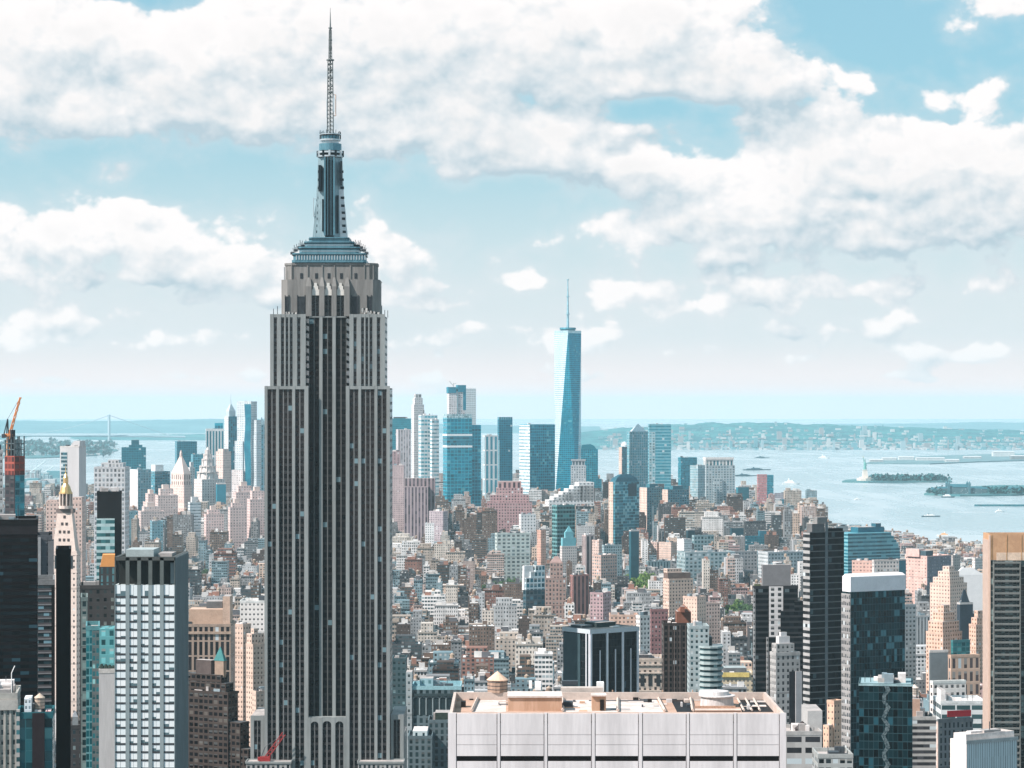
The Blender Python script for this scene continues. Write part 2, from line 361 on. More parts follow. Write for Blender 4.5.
    def pyramid(s, u0, u1, v0, v1, y0, y1, name='pyramid_roof', mat=None, tip=.02):
        um, vm = (u0+u1)/2, (v0+v1)/2; b = MB(s.bay, s.fh)
        b.prism(s.Q(u0, u1, v0, v1), s.z(y0), s.z(y1), 0, None, True, True, s.Q(um-tip*(u1-u0), um+tip*(u1-u0), vm-tip*(v1-v0), vm+tip*(v1-v0)))
        return s.part(b, name, mat or STEEL)
    def bands(s, zs, h, out, mat, name='floor_band', u0=0, u1=1, v0=0, v1=1):
        p = s.Q(u0, u1, v0, v1); first = None
        for z in zs:
            if first is None:
                b = MB(); q = offset(p, .02); b.ring(q, z-h, z, out, 0); first = s.part(b, name, mat); zf = z
            else:
                o = first.copy(); COL.objects.link(o); o.parent = s.root; o.location.z = first.location.z+(z-zf)
    def piers(s, us, w, out, z0, z1, mat, name='pier', face='front', label=None):
        """upright piers on the front (us in 0..1 along it) or on the left or right side"""
        for u in us:
            if face == 'front': a = s.P(u, 0); e = s.f.normalized(); n = Vector((e.y, -e.x))
            elif face == 'left': a = s.P(0, u); e = -s.d.normalized(); n = Vector((e.y, -e.x))
            else: a = s.P(1, u); e = s.d.normalized(); n = Vector((e.y, -e.x))
            pts = [a-e*w/2+n*out, a+e*w/2+n*out, a+e*w/2-n*.05, a-e*w/2-n*.05]
            b = MB(); b.prism([tuple(p) for p in pts], z0, z1); s.part(b, name, mat, label)
def water_tank(label, x, y, z, r=2.2, h=3.6, wood=(.34, .22, .15), cone=(.5, .32, .22), scale=1.0):
    t = thing('water_tank', label, 'water tank', (x, y, z), 'roof water tanks')
    b = MB(); b.cyl(0, 0, r, 1.6, 1.6+h, 14); b.build('barrel', plain(wood, .85, 0, .3, .8, streak=True, name='weathered staves'), t)
    b = MB(); b.cyl(0, 0, r*1.1, 1.6+h, 1.6+h+r*.85, 14, 0, .05); b.build('cone_roof', plain(cone, .7, 0, .2, .8, name='tank roof'), t)
    for sx_ in (-1, 1):
        for sy_ in (-1, 1):
            b = MB(); b.bar((sx_*r*.6, sy_*r*.6, -.05), (sx_*r*.6, sy_*r*.6, 1.65), .16); b.build('leg', DSTEEL, t)
    b = MB()
    for k in (.25, .55, .85): b.prism(b.ngon(0, 0, r+.05, 14), 1.6+h*k-.06, 1.6+h*k+.06)
    b.build('hoop', DSTEEL, t)
    t.scale = (scale,)*3
    return t

# ================================================================== SETTING: water, land, hills
def struct(o): o['kind'] = 'structure'; return o
def water_mat():
    m, t, b = newmat('harbour water')
    tc = t.n('ShaderNodeTexCoord').outputs['Object']; x, y, z = t.sep(tc)
    v = t.xyz(t.m('DIVIDE', x, 900), t.m('DIVIDE', y, 2600))
    big = t.noise(v, 1.6, 6, .6, .8); v2 = t.xyz(t.m('DIVIDE', x, 220), t.m('DIVIDE', y, 1500)); sm = t.noise(v2, 2.2, 5, .6, .4)
    k = t.m('ADD', t.m('MULTIPLY', big, .6), t.m('MULTIPLY', sm, .4))
    f = t.smooth(k, .38, .62)
    t.put(b.inputs['Base Color'], t.mix(f, (.20, .285, .31), (.40, .45, .465)))
    t.put(b.inputs['Roughness'], t.mixf(f, .16, .34)); b.inputs['IOR'].default_value = 1.33
    wv = t.noise(t.xyz(t.m('DIVIDE', x, 26), t.m('DIVIDE', y, 60)), 1.0, 4, .6)
    bp = t.n('ShaderNodeBump'); bp.inputs['Strength'].default_value = .16; bp.inputs['Distance'].default_value = 1.5
    t.link(wv, bp.inputs['Height']); t.link(bp.outputs[0], b.inputs['Normal'])
    return m
mb = MB(); WATER_Z = -2.0
mb.face([(-12000, -1500, WATER_Z), (12000, -1500, WATER_Z), (12000, 58000, WATER_Z), (-12000, 58000, WATER_Z)])
struct(mb.build('water', water_mat()))
SHORE = [(-1500, -900), (1300, -900), (1260, 2400), (1080, 3200), (900, 4150), (740, 4950), (650, 5500), (560, 6200), (420, 6800), (120, 7200), (-250, 7150), (-700, 6600), (-1250, 5700), (-1500, 4000)]
def land(name, poly, z, mat):
    mb = MB(); mb.prism(poly, WATER_Z-1, z); return struct(mb.build(name, mat))
ASPH = plain((.065, .066, .07), .9, 0, .3, .02, c2=(.10, .10, .105), name='asphalt')
land('ground', SHORE, 0, ASPH)
# avenues and side streets as painted road sheets, with raised pavements under the blocks
AVES = [-1180, -900, -640, -450, -250, 240, 500, 760, 1010]
GREENL = plain((.04, .15, .17), .95, 0, .4, .004, c2=(.07, .18, .19), name='wooded land')
QUAY = plain((.14, .24, .26), .9, 0, .3, .01, c2=(.09, .17, .19), name='quay')
def lp(px, py): Y = FPX*(CZ-WATER_Z)/(py-HY); return (WX(px, Y), Y)
land('shore', [lp(-80, 489), lp(40, 488), lp(66, 486.5), lp(70, 484.5), lp(62, 477), lp(40, 473.5), lp(-80, 474)], 2.2, QUAY)
land('terrain', [lp(-80, 459), lp(40, 458.5), lp(95, 456), lp(118, 451), lp(112, 447), lp(60, 443), lp(-80, 442)], 3, GREENL)
land('shore', [lp(866, 464), lp(930, 464.5), lp(975, 462.5), lp(1060, 460), lp(1060, 454), lp(985, 455), lp(925, 457), lp(880, 460)], 3, QUAY)
land('terrain', [lp(842, 482.5), lp(868, 483), lp(952, 482.5), lp(950, 480.6), lp(880, 479.5), lp(846, 481)], 3, GREENL)
land('terrain', [lp(924, 495), lp(960, 496.5), lp(1012, 496), lp(1060, 494), lp(1060, 487), lp(1000, 486.5), lp(940, 489)], 3, GREENL)
def hills(name, prof, Y0, Y1, Yb, mat, nz, seed):
    """prof: (bearing px, crest row); rises from the shore at Y0 to the crest at Y1 and falls to Yb"""
    px0, px1 = prof[0][0], prof[-1][0]; nx, ny = 150, 14; mb = MB(); r = random.Random(seed)
    ph = [(r.uniform(0, 6), r.uniform(.02, .22), r.uniform(.3, 1)) for _ in range(7)]
    pts = {}
    for i in range(nx+1):
        px = px0+(px1-px0)*i/nx
        for a, b in zip(prof, prof[1:]):
            if a[0] <= px <= b[0]: row = a[1]+(b[1]-a[1])*(px-a[0])/(b[0]-a[0])
        zt = WZ(row, Y1)
        for j in range(ny+1):
            t = j/ny; Y = Y0+(Y1-Y0)*min(1, t/.7) if t < .7 else Y1+(Yb-Y1)*(t-.7)/.3
            h = sin(min(1, t/.7)*pi/2)**1.3 if t < .7 else 1-(t-.7)/.3
            w = sum(c*sin(px*f+p+j*.9*f*8) for p, f, c in ph)/len(ph)
            pts[i, j] = (WX(px, Y), Y, -4+(zt+4)*h*(1+.10*w*(0.3+h)) + nz*r.uniform(-1, 1)*h)
    for i in range(nx):
        for j in range(ny): mb.face([pts[i, j], pts[i+1, j], pts[i+1, j+1], pts[i, j+1]])
    o = struct(mb.build(name, mat))
    return pts
WOOD = plain((.008, .10, .125), .95, 0, .4, .006, c2=(.03, .19, .20), name='wooded hillside')  # teal bases of both hill colours carry part of the distance haze
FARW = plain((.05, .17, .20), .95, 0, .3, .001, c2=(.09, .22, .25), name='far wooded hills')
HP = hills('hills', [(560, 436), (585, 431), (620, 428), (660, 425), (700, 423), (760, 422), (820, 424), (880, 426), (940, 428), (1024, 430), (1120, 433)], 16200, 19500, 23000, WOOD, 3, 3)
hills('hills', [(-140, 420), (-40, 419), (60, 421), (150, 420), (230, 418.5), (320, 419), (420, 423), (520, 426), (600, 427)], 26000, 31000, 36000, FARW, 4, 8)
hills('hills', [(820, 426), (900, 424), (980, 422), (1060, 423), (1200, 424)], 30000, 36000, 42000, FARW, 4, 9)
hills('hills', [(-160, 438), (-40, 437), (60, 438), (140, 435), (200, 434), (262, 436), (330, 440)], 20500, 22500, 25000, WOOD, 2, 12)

# town specks on the far shore: thousands of houses nobody could count
def specks(name, spots, mats, seed):
    r = random.Random(seed); mb = MB(6, 4)
    for (x, y, z, s, hmax) in spots:
        mb.box(x-s/2, x+s/2, y-s/2, y+s/2, z-3, z+r.uniform(.35, 1)*hmax, r.randrange(len(mats)), bottom=False)
    o = mb.build(name, mats); o['kind'] = 'stuff'; return o
r = random.Random(21); sp = []
for _ in range(2300):
    i = r.randrange(12, 150); j = min(13, int(abs(r.gauss(0, 3.6)))); p = HP[i, j]
    if r.random() > math.exp(-j*.28)+.12: continue
    sp.append((p[0]+r.uniform(-30, 30), p[1]+r.uniform(-120, 120), p[2]+2, r.uniform(8, 36), r.uniform(6, 20) if r.random() < .95 else 60))
SPW = [plain((.52, .52, .52), .8, 0, .1, name='pale walls'), plain((.28, .38, .41), .8, 0, .1, name='grey walls'), plain((.30, .30, .31), .8, 0, .1, name='brick walls'), plain((.12, .3, .34), .5, 0, .1, name='blue walls')]
tag(specks('shore_town', sp, SPW, 4), 'pale houses of the town spread along the far wooded shore', 'houses')
sp = []
for _ in range(420):
    px = r.uniform(-40, 116); Y = r.uniform(13900, 17500)
    if px > 100 and Y < 14800: continue
    sp.append((WX(px, Y), Y, 3, r.uniform(12, 40), r.uniform(6, 26)))
tag(specks('bay_town', sp, SPW, 5), 'pale houses among trees on the far left headland', 'houses')

# far-off woods read as masses: leaf clumps
LEAFM = plain((.035, .10, .05), .9, 0, .5, .05, c2=(.10, .17, .05), name='foliage')
LEAFT = plain((.012, .085, .095), .9, 0, .4, .02, c2=(.025, .12, .13), name='haze teal foliage')  # distance haze put into a teal leaf colour
def wood(name, spots, label, mat, seed):
    r = random.Random(seed); mb = MB()
    for x, y, z, rad in spots:
        for _ in range(26):
            u, v_, w_ = r.gauss(0, .5), r.gauss(0, .5), r.gauss(0, .4); s = rad*r.uniform(.2, .45)
            c = Vector((x+u*rad, y+v_*rad, z+rad*.75+w_*rad*.8)); a = Vector((r.uniform(-1, 1), r.uniform(-1, 1), r.uniform(-1, 1))).normalized(); b = a.orthogonal().normalized(); c2 = a.cross(b)
            mb.face([c-b*s-c2*s*.6, c+b*s-c2*s*.7, c+b*s*.7+c2*s, c-b*s*.8+c2*s*.6])
    o = mb.build(name, mat); o['kind'] = 'stuff'; return tag(o, label, 'trees')
wood('island_trees', [(WX(px, Y), Y, 3, r.uniform(9, 15)) for px, Y in [(r.uniform(872, 946), r.uniform(9120, 9320)) for _ in range(90)]], 'dark trees covering the island behind the statue', LEAFT, 1)
wood('island_trees', [(WX(px, Y), Y, 3, r.uniform(7, 13)) for px, Y in [(r.uniform(928, 955) if r.random() < .4 else r.uniform(985, 1040), r.uniform(7760, 8000)) for _ in range(80)]], 'trees round the long building on the nearer island', LEAFT, 2)
wood('shore_trees', [(WX(px, Y), Y, 3, r.uniform(12, 26)) for px, Y in [(r.uniform(-40, 114), r.uniform(13800, 19000)) for _ in range(230)]], 'haze tinted teal woods on the far left headland', LEAFT, 3)

# ------------------------------------------------------------------ suspension bridge across the narrows
Yb = 17500
bt = thing('suspension_bridge', 'pale grey suspension bridge far off across the strait at left', 'bridge', (WX(109, Yb), Yb, WATER_Z))
bm_ = plain((.30, .40, .44), .7, 0, .1, name='bridge steel')
org = (WX(109, Yb), Yb, WATER_Z); dirx = Vector((-cos(radians(14)), -sin(radians(14))*1.4)).normalized()
def bp_(s, z, side=0): p = Vector((org[0], org[1]))+dirx*s+Vector((-dirx.y, dirx.x))*side; return (p.x, p.y, z)
for s0 in (0, 1300):
    for side in (-15, 15):
        b = MB(); b.bar(bp_(s0, -2, side), bp_(s0, 211, side), 6.5); b.build('tower_leg', bm_, bt, org)
    for z in (75, 140, 204):
        b = MB(); b.bar(bp_(s0, z, -15), bp_(s0, z, 15), 4.5); b.build('tower_strut', bm_, bt, org)
b = MB()
for k in range(40):
    s = -520+k*60; b.bar(bp_(s, 60+12*(1-((s-650)/1200)**2)), bp_(s+60, 60+12*(1-((s+60-650)/1200)**2)), 7)
b.build('deck', bm_, bt, org)
for side in (-15, 15):
    b = MB()
    for k in range(20):
        f = lambda s: 78+130*((s-650)/650)**2
        b.bar(bp_(k*65, f(k*65), side), bp_(k*65+65, f(k*65+65), side), 1.1)
    b.bar(bp_(0, 208, side), bp_(-420, 66, side), 1.1)
    b.build('main_cable', bm_, bt, org)

# ------------------------------------------------------------------ statue on its island
Ys = 9180; sx0 = WX(865, Ys)
st = thing('statue', 'green robed statue with raised torch on a pale stone pedestal', 'statue', (sx0, Ys, 3))
stone = plain((.62, .56, .5), .9, 0, .15, .1, name='granite'); verd = plain((.14, .36, .33), .7, .1, .2, .2, name='verdigris')
b = MB(); b.prism(b.ngon(0, 0, 30, 10, .3), 0, 9); b.prism(b.ngon(0, 0, 22, 8, .3), 9, 13); b.build('fort_base', stone, st)
b = MB(); b.prism([(-10, -10), (10, -10), (10, 10), (-10, 10)], 13, 36, 0, None, True, False, [(-7, -7), (7, -7), (7, 7), (-7, 7)]); b.box(-8, 8, -8, 8, 36, 39); b.build('pedestal', stone, st)
b = MB()
for z0, z1, r0, r1 in ((39, 52, 6, 4.6), (52, 62, 4.6, 4.8), (62, 66, 4.8, 2), (66, 67.5, 1.6, 1.6), (67.5, 73, 2.2, 1.8)): b.cyl(0, 0, r0, z0, z1, 10, 0, r1)
b.bar((-3.5, 0, 64), (-6.5, -1, 80), 1.3, 0, 6); b.bar((3.5, -1, 63), (4.5, -4, 55), 1.4, 0, 6)
for k in range(7):
    a = pi*k/6; b.bar((0, 0, 72), (cos(a)*4.5, -.5, 72.5+sin(a)*4), .3)
b.build('robed_figure', verd, st)
b = MB(); b.cyl(-6.5, -1, .9, 79.5, 82, 8, 0, 1.8); b.build('torch', verd, st)
b = MB(); b.cyl(-6.5, -1, 1.3, 82, 86, 8, 0, .1); b.build('flame', plain((.8, .55, .15), .3, .8, .1, name='gilded flame'), st)
# nearer island: long building with towers
Ye = 7800; e0 = WX(958, Ye)
el = thing('island_hall', 'long dark hall with four corner towers on the nearer island', 'building', (e0, Ye, 3))
bw = plain((.06, .16, .19), .8, 0, .2, .1, name='hall brick'); br = plain((.02, .11, .14), .6, 0, .2, .1, name='hall roof')
b = MB(); b.box(-62, 62, -16, 16, 0, 16); b.box(-30, 30, -19, 19, 0, 20); b.build('wall', fac((.10, .18, .20), GTD, .5, .7, var=.1, name='hall wall'), el)
b = MB(); b.prism([(-31, -20), (31, -20), (31, 20), (-31, 20)], 20, 29, 0, None, True, True, [(-26, -1), (26, -1), (26, 1), (-26, 1)]); b.prism([(-62, -16), (-31, -16), (-31, 16), (-62, 16)], 16, 21, 0, None, True, True, [(-58, -1), (-31, -1), (-31, 1), (-58, 1)]); b.prism([(31, -16), (62, -16), (62, 16), (31, 16)], 16, 21, 0, None, True, True, [(31, -1), (58, -1), (58, 1), (31, 1)]); b.build('roof', br, el)
for sx_ in (-31, 31):
    for sy_ in (-19, 19):
        b = MB(); b.box(sx_-3.5, sx_+3.5, sy_-3.5, sy_+3.5, 0, 31); b.cyl(sx_, sy_, 4, 31, 38, 8, 0, .3); b.build('corner_tower', bw, el)
for k, (px, w, h) in enumerate([(936, 30, 11), (980, 46, 13), (996, 34, 10), (1014, 40, 12)]):
    x = WX(px, 7850); t_ = thing('island_house', ['low dark house at the left tip of the nearer island', 'broad dark house right of the towered island hall', 'small dark house between two houses on the nearer island', 'rightmost dark house on the nearer island'][k], 'building', (x, 7850, 3))
    b = MB(); b.box(-w/2, w/2, -12, 12, 0, h); b.build('wall', fac((.10, .18, .20), GTD, .5, .6, var=.1, name='hall wall'), t_)
    b = MB(); b.prism([(-w/2-.5, -12.5), (w/2+.5, -12.5), (w/2+.5, 12.5), (-w/2-.5, 12.5)], h, h+6, 0, None, True, True, [(-w/2+5, -.3), (w/2-5, -.3), (w/2-5, .3), (-w/2+5, .3)]); b.build('roof', br, t_)
t_ = thing('jetty', 'long dark jetty in the water at the right edge', 'jetty', (WX(1010, 6950), 6950, WATER_Z))
b = MB(); b.prism([(-95, -2), (-20, -9), (140, -11), (140, 11), (-20, 9), (-95, 2)], -1, 4.5); b.build('stone_wall', plain((.03, .14, .17), .9, 0, .3, .1, name='wet stone'), t_)
# quay sheds and harbour cranes
for k, (px, py, w, h, c) in enumerate([(876, 462.5, 50, 9, .4), (889, 461, 55, 10, .55), (906, 460.5, 60, 13, .6), (930, 461, 110, 11, .6), (952, 462.5, 50, 9, .5), (972, 459, 70, 8, .4), (1003, 457, 90, 22, .6), (1018, 460, 60, 16, .2)]):
    Y = FPX*CZ/(py-HY); x = WX(px, Y)
    lab = ['small pale quay shed at the left end of the far docks', 'white quay shed second from the left on the far docks', 'tall white quay shed third along the far docks', 'longest white shed on the far docks', 'small white shed past the longest dock shed', 'low grey shed right of the white dock sheds', 'large white warehouse by the far docks at the right edge', 'dark blue warehouse at the right end of the far docks'][k]
    t_ = thing('dock_shed', lab, 'warehouse', (x, Y, 3)); b = MB(); w *= .62; h *= .75; b.box(-w, w, -25, 25, 0, h*1.4)
    b.build('wall', fac((c, c*.97, c*.95), GTL, .6, .3, var=.1, name='shed wall'), t_); b = MB(); b.prism([(-w-1, -26), (w+1, -26), (w+1, 26), (-w-1, 26)], h*1.4, h*1.4+4, 0, None, True, True, [(-w-1, -.5), (w+1, -.5), (w+1, .5), (-w-1, .5)]); b.build('roof', plain((.5, .5, .5), .6, 0, .1, .05, name='shed roof'), t_)
for k, (px, h) in enumerate([(33, 60), (38, 75), (46, 55)]):
    Y = 9000; x = WX(px, Y); t_ = thing('harbour_crane', ['leftmost pale harbour crane on the left quay', 'tallest pale harbour crane on the left quay', 'rightmost pale harbour crane on the left quay'][k], 'crane', (x, Y, 2.2)); cm = plain((.45, .55, .57), .6, 0, .1, name='crane paint')
    b = MB()
    for ax in (-9, 9):
        for ay in (-8, 8): b.bar((ax, ay, 0), (ax*.8, ay*.8, h*.6), 1.3)
    b.box(-10, 10, -9, 9, h*.55, h*.62); b.build('portal', cm, t_)
    b = MB(); b.bar((-10, 0, h*.6), (26, 0, h), 1.6); b.bar((-6, 0, h*.6), (-4, 0, h*.95), 1.2); b.bar((-4, 0, h*.95), (26, 0, h), .5); b.build('boom', cm, t_)
sp = [(WX(px, Y), Y, 2.2, q, q*.6) for px, Y, q in [(r.uniform(-20, 58), r.uniform(8600, 9900), r.uniform(14, 50)) for _ in range(60)]]
tag(specks('quay_stores', sp, SPW, 6), 'jumble of pale stores and stacked cargo on the left quay', 'stores')

# ------------------------------------------------------------------ boats with their wakes
HULLW = plain((.8, .78, .76), .5, 0, .05, name='white hull'); HULLD = plain((.03, .10, .13), .6, 0, .1, name='dark hull'); FOAM = plain((.86, .88, .88), .7, 0, .15, .2, name='foam')
ORNG = plain((.75, .42, .22), .6, 0, .1, name='ferry orange')
def boat(px, py, L, rot, label, hull, house, wake=0, hs=1.0):
    Y = FPX*(CZ-WATER_Z)/(py-HY); t_ = thing('boat', label, 'boat', (WX(px, Y), Y, WATER_Z), 'boats on the harbour'); t_.rotation_euler = (0, 0, rot)
    b = MB(); p = [(-L/2, -L*.11), (L*.3, -L*.11), (L/2, 0), (L*.3, L*.11), (-L/2, L*.11)]; b.prism([(x*.95, y*.8) for x, y in p], -.5, L*.09, 0, None, True, False, p); b.build('hull', hull, t_)
    b = MB(); b.box(-L*.36, L*.18, -L*.08, L*.08, L*.09, L*.17); b.box(-L*.2, L*.1, -L*.06, L*.06, L*.17, L*.24); b.build('deckhouse', house, t_)
    b = MB(); b.cyl(-L*.12, 0, L*.025, L*.24, L*.36, 8); b.build('funnel', hull, t_)
    if wake:
        b = MB(); n = 16
        for k in range(n):
            s0, s1 = -L/2-wake*k/n, -L/2-wake*(k+1)/n; w0, w1 = L*.07+L*.10*(k/n), L*.07+L*.10*((k+1)/n); c0, c1 = sin(k*.4)*L*.03, sin(k*.4+.4)*L*.03
            if k == n-1: w1 *= .2
            b.face([(s0, c0-w0, .12), (s1, c1-w1, .12), (s1, c1+w1, .12), (s0, c0+w0, .12)][::-1])
        b.build('wake', FOAM, t_)
    t_.scale = (1, 1, hs)
boat(943, 536, 26, pi, 'white and orange ferry trailing a long foam wake', HULLW, ORNG, 190)
boat(942, 544, 15, 1.2, 'small white motorboat just below the ferry', HULLW, HULLW, 18)
boat(931, 516.5, 46, 0, 'low dark barge in mid channel', HULLD, HULLW, 0, .45)
boat(791, 484.5, 60, 0, 'white ferry near the pink slender tower', HULLW, HULLW, 70)
boat(858, 500, 22, .3, 'small white boat left of the towered island', HULLW, HULLW, 60)
boat(948, 497.6, 40, 0, 'dark ferry moored below the towered island', HULLD, HULLW)
boat(762, 458, 80, 0, 'dark cargo ship out in the upper bay', HULLD, HULLD, 0, .4)
boat(745, 476, 100, .05, 'long dark tanker behind the colonnade topped tower', HULLD, HULLD, 0, .3)
boat(757, 470, 120, .05, 'dark freighter beyond the pink slender tower', HULLD, HULLD, 0, .3)
boat(824, 458.5, 60, 0, 'tiny pale vessel under the far hills', HULLW, HULLW)
boat(1000, 512, 24, .2, 'small white boat just under the dark jetty', HULLW, HULLW, 120)

# ================================================================== THE TALL STONE TOWER WITH THE MAST
E = 1280.0
def ex(px): return WX(px, E)
def ez(py): return WZ(py, E)
eorg = (ex(327), E+18, 0)
esb = thing('stone_skyscraper', 'giant grey limestone skyscraper with stepped top and tall antenna mast', 'skyscraper', eorg)
FOOT.append((ex(250), ex(403), E-6, E+60)); RECTS.append((264, 392, 262, 900, E)); MARKS.append((328, 500, 'giant stone skyscraper'))
STONE = plain((.245, .262, .258), .85, 0, .22, .12, streak=True, name='limestone'); STONE2 = plain((.205, .198, .188), .85, 0, .3, .15, streak=True, name='weathered limestone')
STRIPU = fac((.20, .205, .205), (.008, .009, .011), .74, .62, .05, (.16, .25, .28), span=(.11, .112, .112), name='upper window strip')
STRIPC = fac((.10, .102, .10), (.005, .006, .007), .80, .66, .04, (.12, .19, .21), span=(.014, .014, .014), name='middle window strip')  # darkest strip: the shade of the middle recess is in its colours
STRIP = fac((.14, .145, .145), (.006, .007, .008), .76, .64, .06, (.15, .24, .27), span=(.022, .022, .023), name='window strip', var=.2)
SIDE = fac((.30, .295, .28), (.04, .05, .055), .42, .62, .03, (.25, .38, .42), span=(.08, .085, .09), name='side facade')
def epart(mb, name, mat, label=None):
    o = mb.build(name, mat, esb, eorg)
    if label: o['label'] = label
    return o
def stage(piers, strips, z0, z1, y, depth, core=(0, 0), stone=STONE, cap=1.0, win=None):
    win = win or STRIP
    """one stage of the shaft: side walls, a pier per entry, a recessed window strip per entry"""
    b = MB(3.2, 3.72); b.box(ex(core[0]), ex(core[1]), y+.9, y+depth, z0, z1, 0, 1); epart(b, 'wall', [SIDE, stone])
    for a, c in piers:
        b = MB(); b.box(ex(a), ex(c), y, y+.95, z0, z1+cap); epart(b, 'pier', stone)
    for a, c, n in strips:
        b = MB((ex(c)-ex(a))/n, 3.72); b.wall((ex(a), y+.72), (ex(c), y+.72), z0, z1-.6); epart(b, 'window_strip', win)
        b = MB(); b.box(ex(a), ex(c), y+.1, y+.93, z1-.6, z1+cap-.05); epart(b, 'lintel', stone)
# lower stage, left wing, right wing, recessed middle
zb, z1 = 0, ez(388)
stage([(264.5, 267.4), (276.2, 278.8), (292.3, 295), (304.4, 308.3)], [(267.4, 276.2, 2), (278.8, 292.3, 3), (295, 304.4, 2)], zb, z1, E, 30, (264.7, 308))
stage([(345.8, 349.4), (358.4, 361), (374.6, 377.3), (386.7, 389.8)], [(349.4, 358.4, 2), (361, 374.6, 3), (377.3, 386.7, 2)], zb, z1, E, 30, (346, 389.6))
stage([(318.8, 322), (332, 335.2)], [(308.3, 318.8, 2), (322, 332, 2), (335.2, 345.8, 2)], ez(717), ez(316), E+3.2, 26, (308.2, 345.9), cap=0, win=STRIPC)
# second stage
z2 = ez(316)
stage([(269.8, 273.3), (276.8, 280.6), (284, 285.3), (288, 289.4), (292.4, 296.8), (300.4, 305.4)], [(273.3, 276.8, 1), (280.6, 284, 1), (285.3, 288, 1), (289.4, 292.4, 1), (296.8, 300.4, 1)], z1-.2, z2, E+1.5, 26, (270, 305.2), win=STRIPU)
stage([(349.2, 353.2), (356.6, 360.8), (364, 365.2), (368, 369.3), (372.3, 376.6), (380.2, 384.8)], [(353.2, 356.6, 1), (360.8, 364, 1), (365.2, 368, 1), (369.3, 372.3, 1), (376.6, 380.2, 1)], z1-.2, z2, E+1.5, 26, (349.4, 384.6), win=STRIPU)
# third stage with rounded corners and the three tall middle windows running up into it
z3 = ez(279); y3 = E+5
def chamfer(x0, x1, y0, y1, c): return [(x0+c, y0), (x1-c, y0), (x1, y0+c), (x1, y1-c), (x1-c, y1), (x0+c, y1), (x0, y1-c), (x0, y0+c)]
b = MB(3.2, 3.72); b.prism(chamfer(ex(280), ex(379), y3, y3+22, 3.2), z2-.3, z3); epart(b, 'upper_stage', STONE2)
b = MB(); b.prism(chamfer(ex(283.5), ex(376), y3+1.5, y3+20, 3.6), z3, ez(263)); epart(b, 'upper_stage', STONE2)
b = MB(); b.ring(chamfer(ex(283.5), ex(376), y3+1.5, y3+20, 3.6), ez(264.5), ez(262.2), .35); epart(b, 'parapet', STONE2)
for a, c in ((305.4, 311), (318.8, 323.8), (331.2, 336), (343.8, 349.2)):
    b = MB(); b.box(ex(a), ex(c), E+3.1, y3+.4, ez(316), ez(286)); b.prism([(ex(a), E+3.1), (ex(c), E+3.1), (ex(c), y3+.4), (ex(a), y3+.4)], ez(286), ez(277), 0, None, True, False, [(ex(a)+.7, y3-.3), (ex(c)-.7, y3-.3), (ex(c)-.7, y3+.4), (ex(a)+.7, y3+.4)]); epart(b, 'pier', STONE2)
for a, c in ((311, 318.8), (323.8, 331.2), (336, 343.8)):
    b = MB((ex(c)-ex(a))/2, 3.72); b.wall((ex(a), y3-.35), (ex(c), y3-.35), ez(316), ez(295)); epart(b, 'window_strip', STRIP)
    m_ = (a+c)/2; b = MB()
    for q, (w, yb, yt) in enumerate(((3.6, 295, 289), (2.6, 290, 285.5), (1.4, 286, 282.5))): b.box(ex(m_-w), ex(m_+w), y3-.9+q*.15, y3+.3, ez(yb), ez(yt))
    epart(b, 'window_crest', plain((.6, .58, .54), .8, 0, .15, .3, name='pale carved stone'))
DARKW = plain((.03, .035, .04), .25, 0, .3, .6, name='dark window')
for a, c in ((284.6, 287.6), (297, 303.8), (351.4, 357.2), (367, 370.4)):
    b = MB(); b.box(ex(a), ex(c), y3-.15, y3+.5, ez(315.5), ez(296)); b.box(ex(a)-.35, ex(a), y3-.4, y3+.4, ez(315.5), ez(294.6)); b.box(ex(c), ex(c)+.35, y3-.4, y3+.4, ez(315.5), ez(294.6)); epart(b, 'tall_window', DARKW)
for a in (300.5, 315.5, 328, 340.5, 355):
    b = MB(); b.box(ex(a-1.4), ex(a+1.4), y3+1.35, y3+1.9, ez(278), ez(272.5)); epart(b, 'square_window', DARKW)
for a in (290, 306, 320.7, 333, 349, 363, 372):                # flutes on the top storeys
    b = MB(); b.box(ex(a), ex(a+1.1), y3+1.1, y3+1.9, z3, ez(264.6)); epart(b, 'flute', STONE2)
r = random.Random(3)
for k, (px, py) in enumerate([(287, 313), (293.5, 314), (364, 310), (369, 312), (372, 313), (376, 314), (366, 315)]):     # dishes on the ledges
    b = MB(); x, z = ex(px), ez(py); q = 1.0+.25*(k % 3); b.cyl(x, y3-1.6, .15, z2, z, 6); b.prism([(x+cos(t*pi/5)*q, y3-1.9+.18*abs(sin(t*pi/5))) for t in range(10)], z-q*.7, z+q*.7, 0, None, True, True); epart(b, 'dish', plain((.75, .73, .7), .5, 0, .1, name='dish paint'))
for k, px in enumerate([272, 276, 281, 378, 381, 384, 387, 283, 375]):
    b = MB(); zz = ez(316) if k < 7 else ez(279); yy = E+8; b.bar((ex(px), yy, zz-.5), (ex(px), yy, zz+3+r.random()*4), .16); epart(b, 'aerial', DSTEEL)
b = MB()
for k in range(9): b.bar((ex(372+k*.7), y3+2+k, ez(297)), (ex(372+k*.7), y3+2+k, ez(279-(k % 2)*.8)), .22)
b.bar((ex(371), y3+1, ez(281)), (ex(380.5), y3+9, ez(281)), .2); epart(b, 'scaffold', plain((.45, .36, .3), .6, .2, .2, name='scaffold tube'))
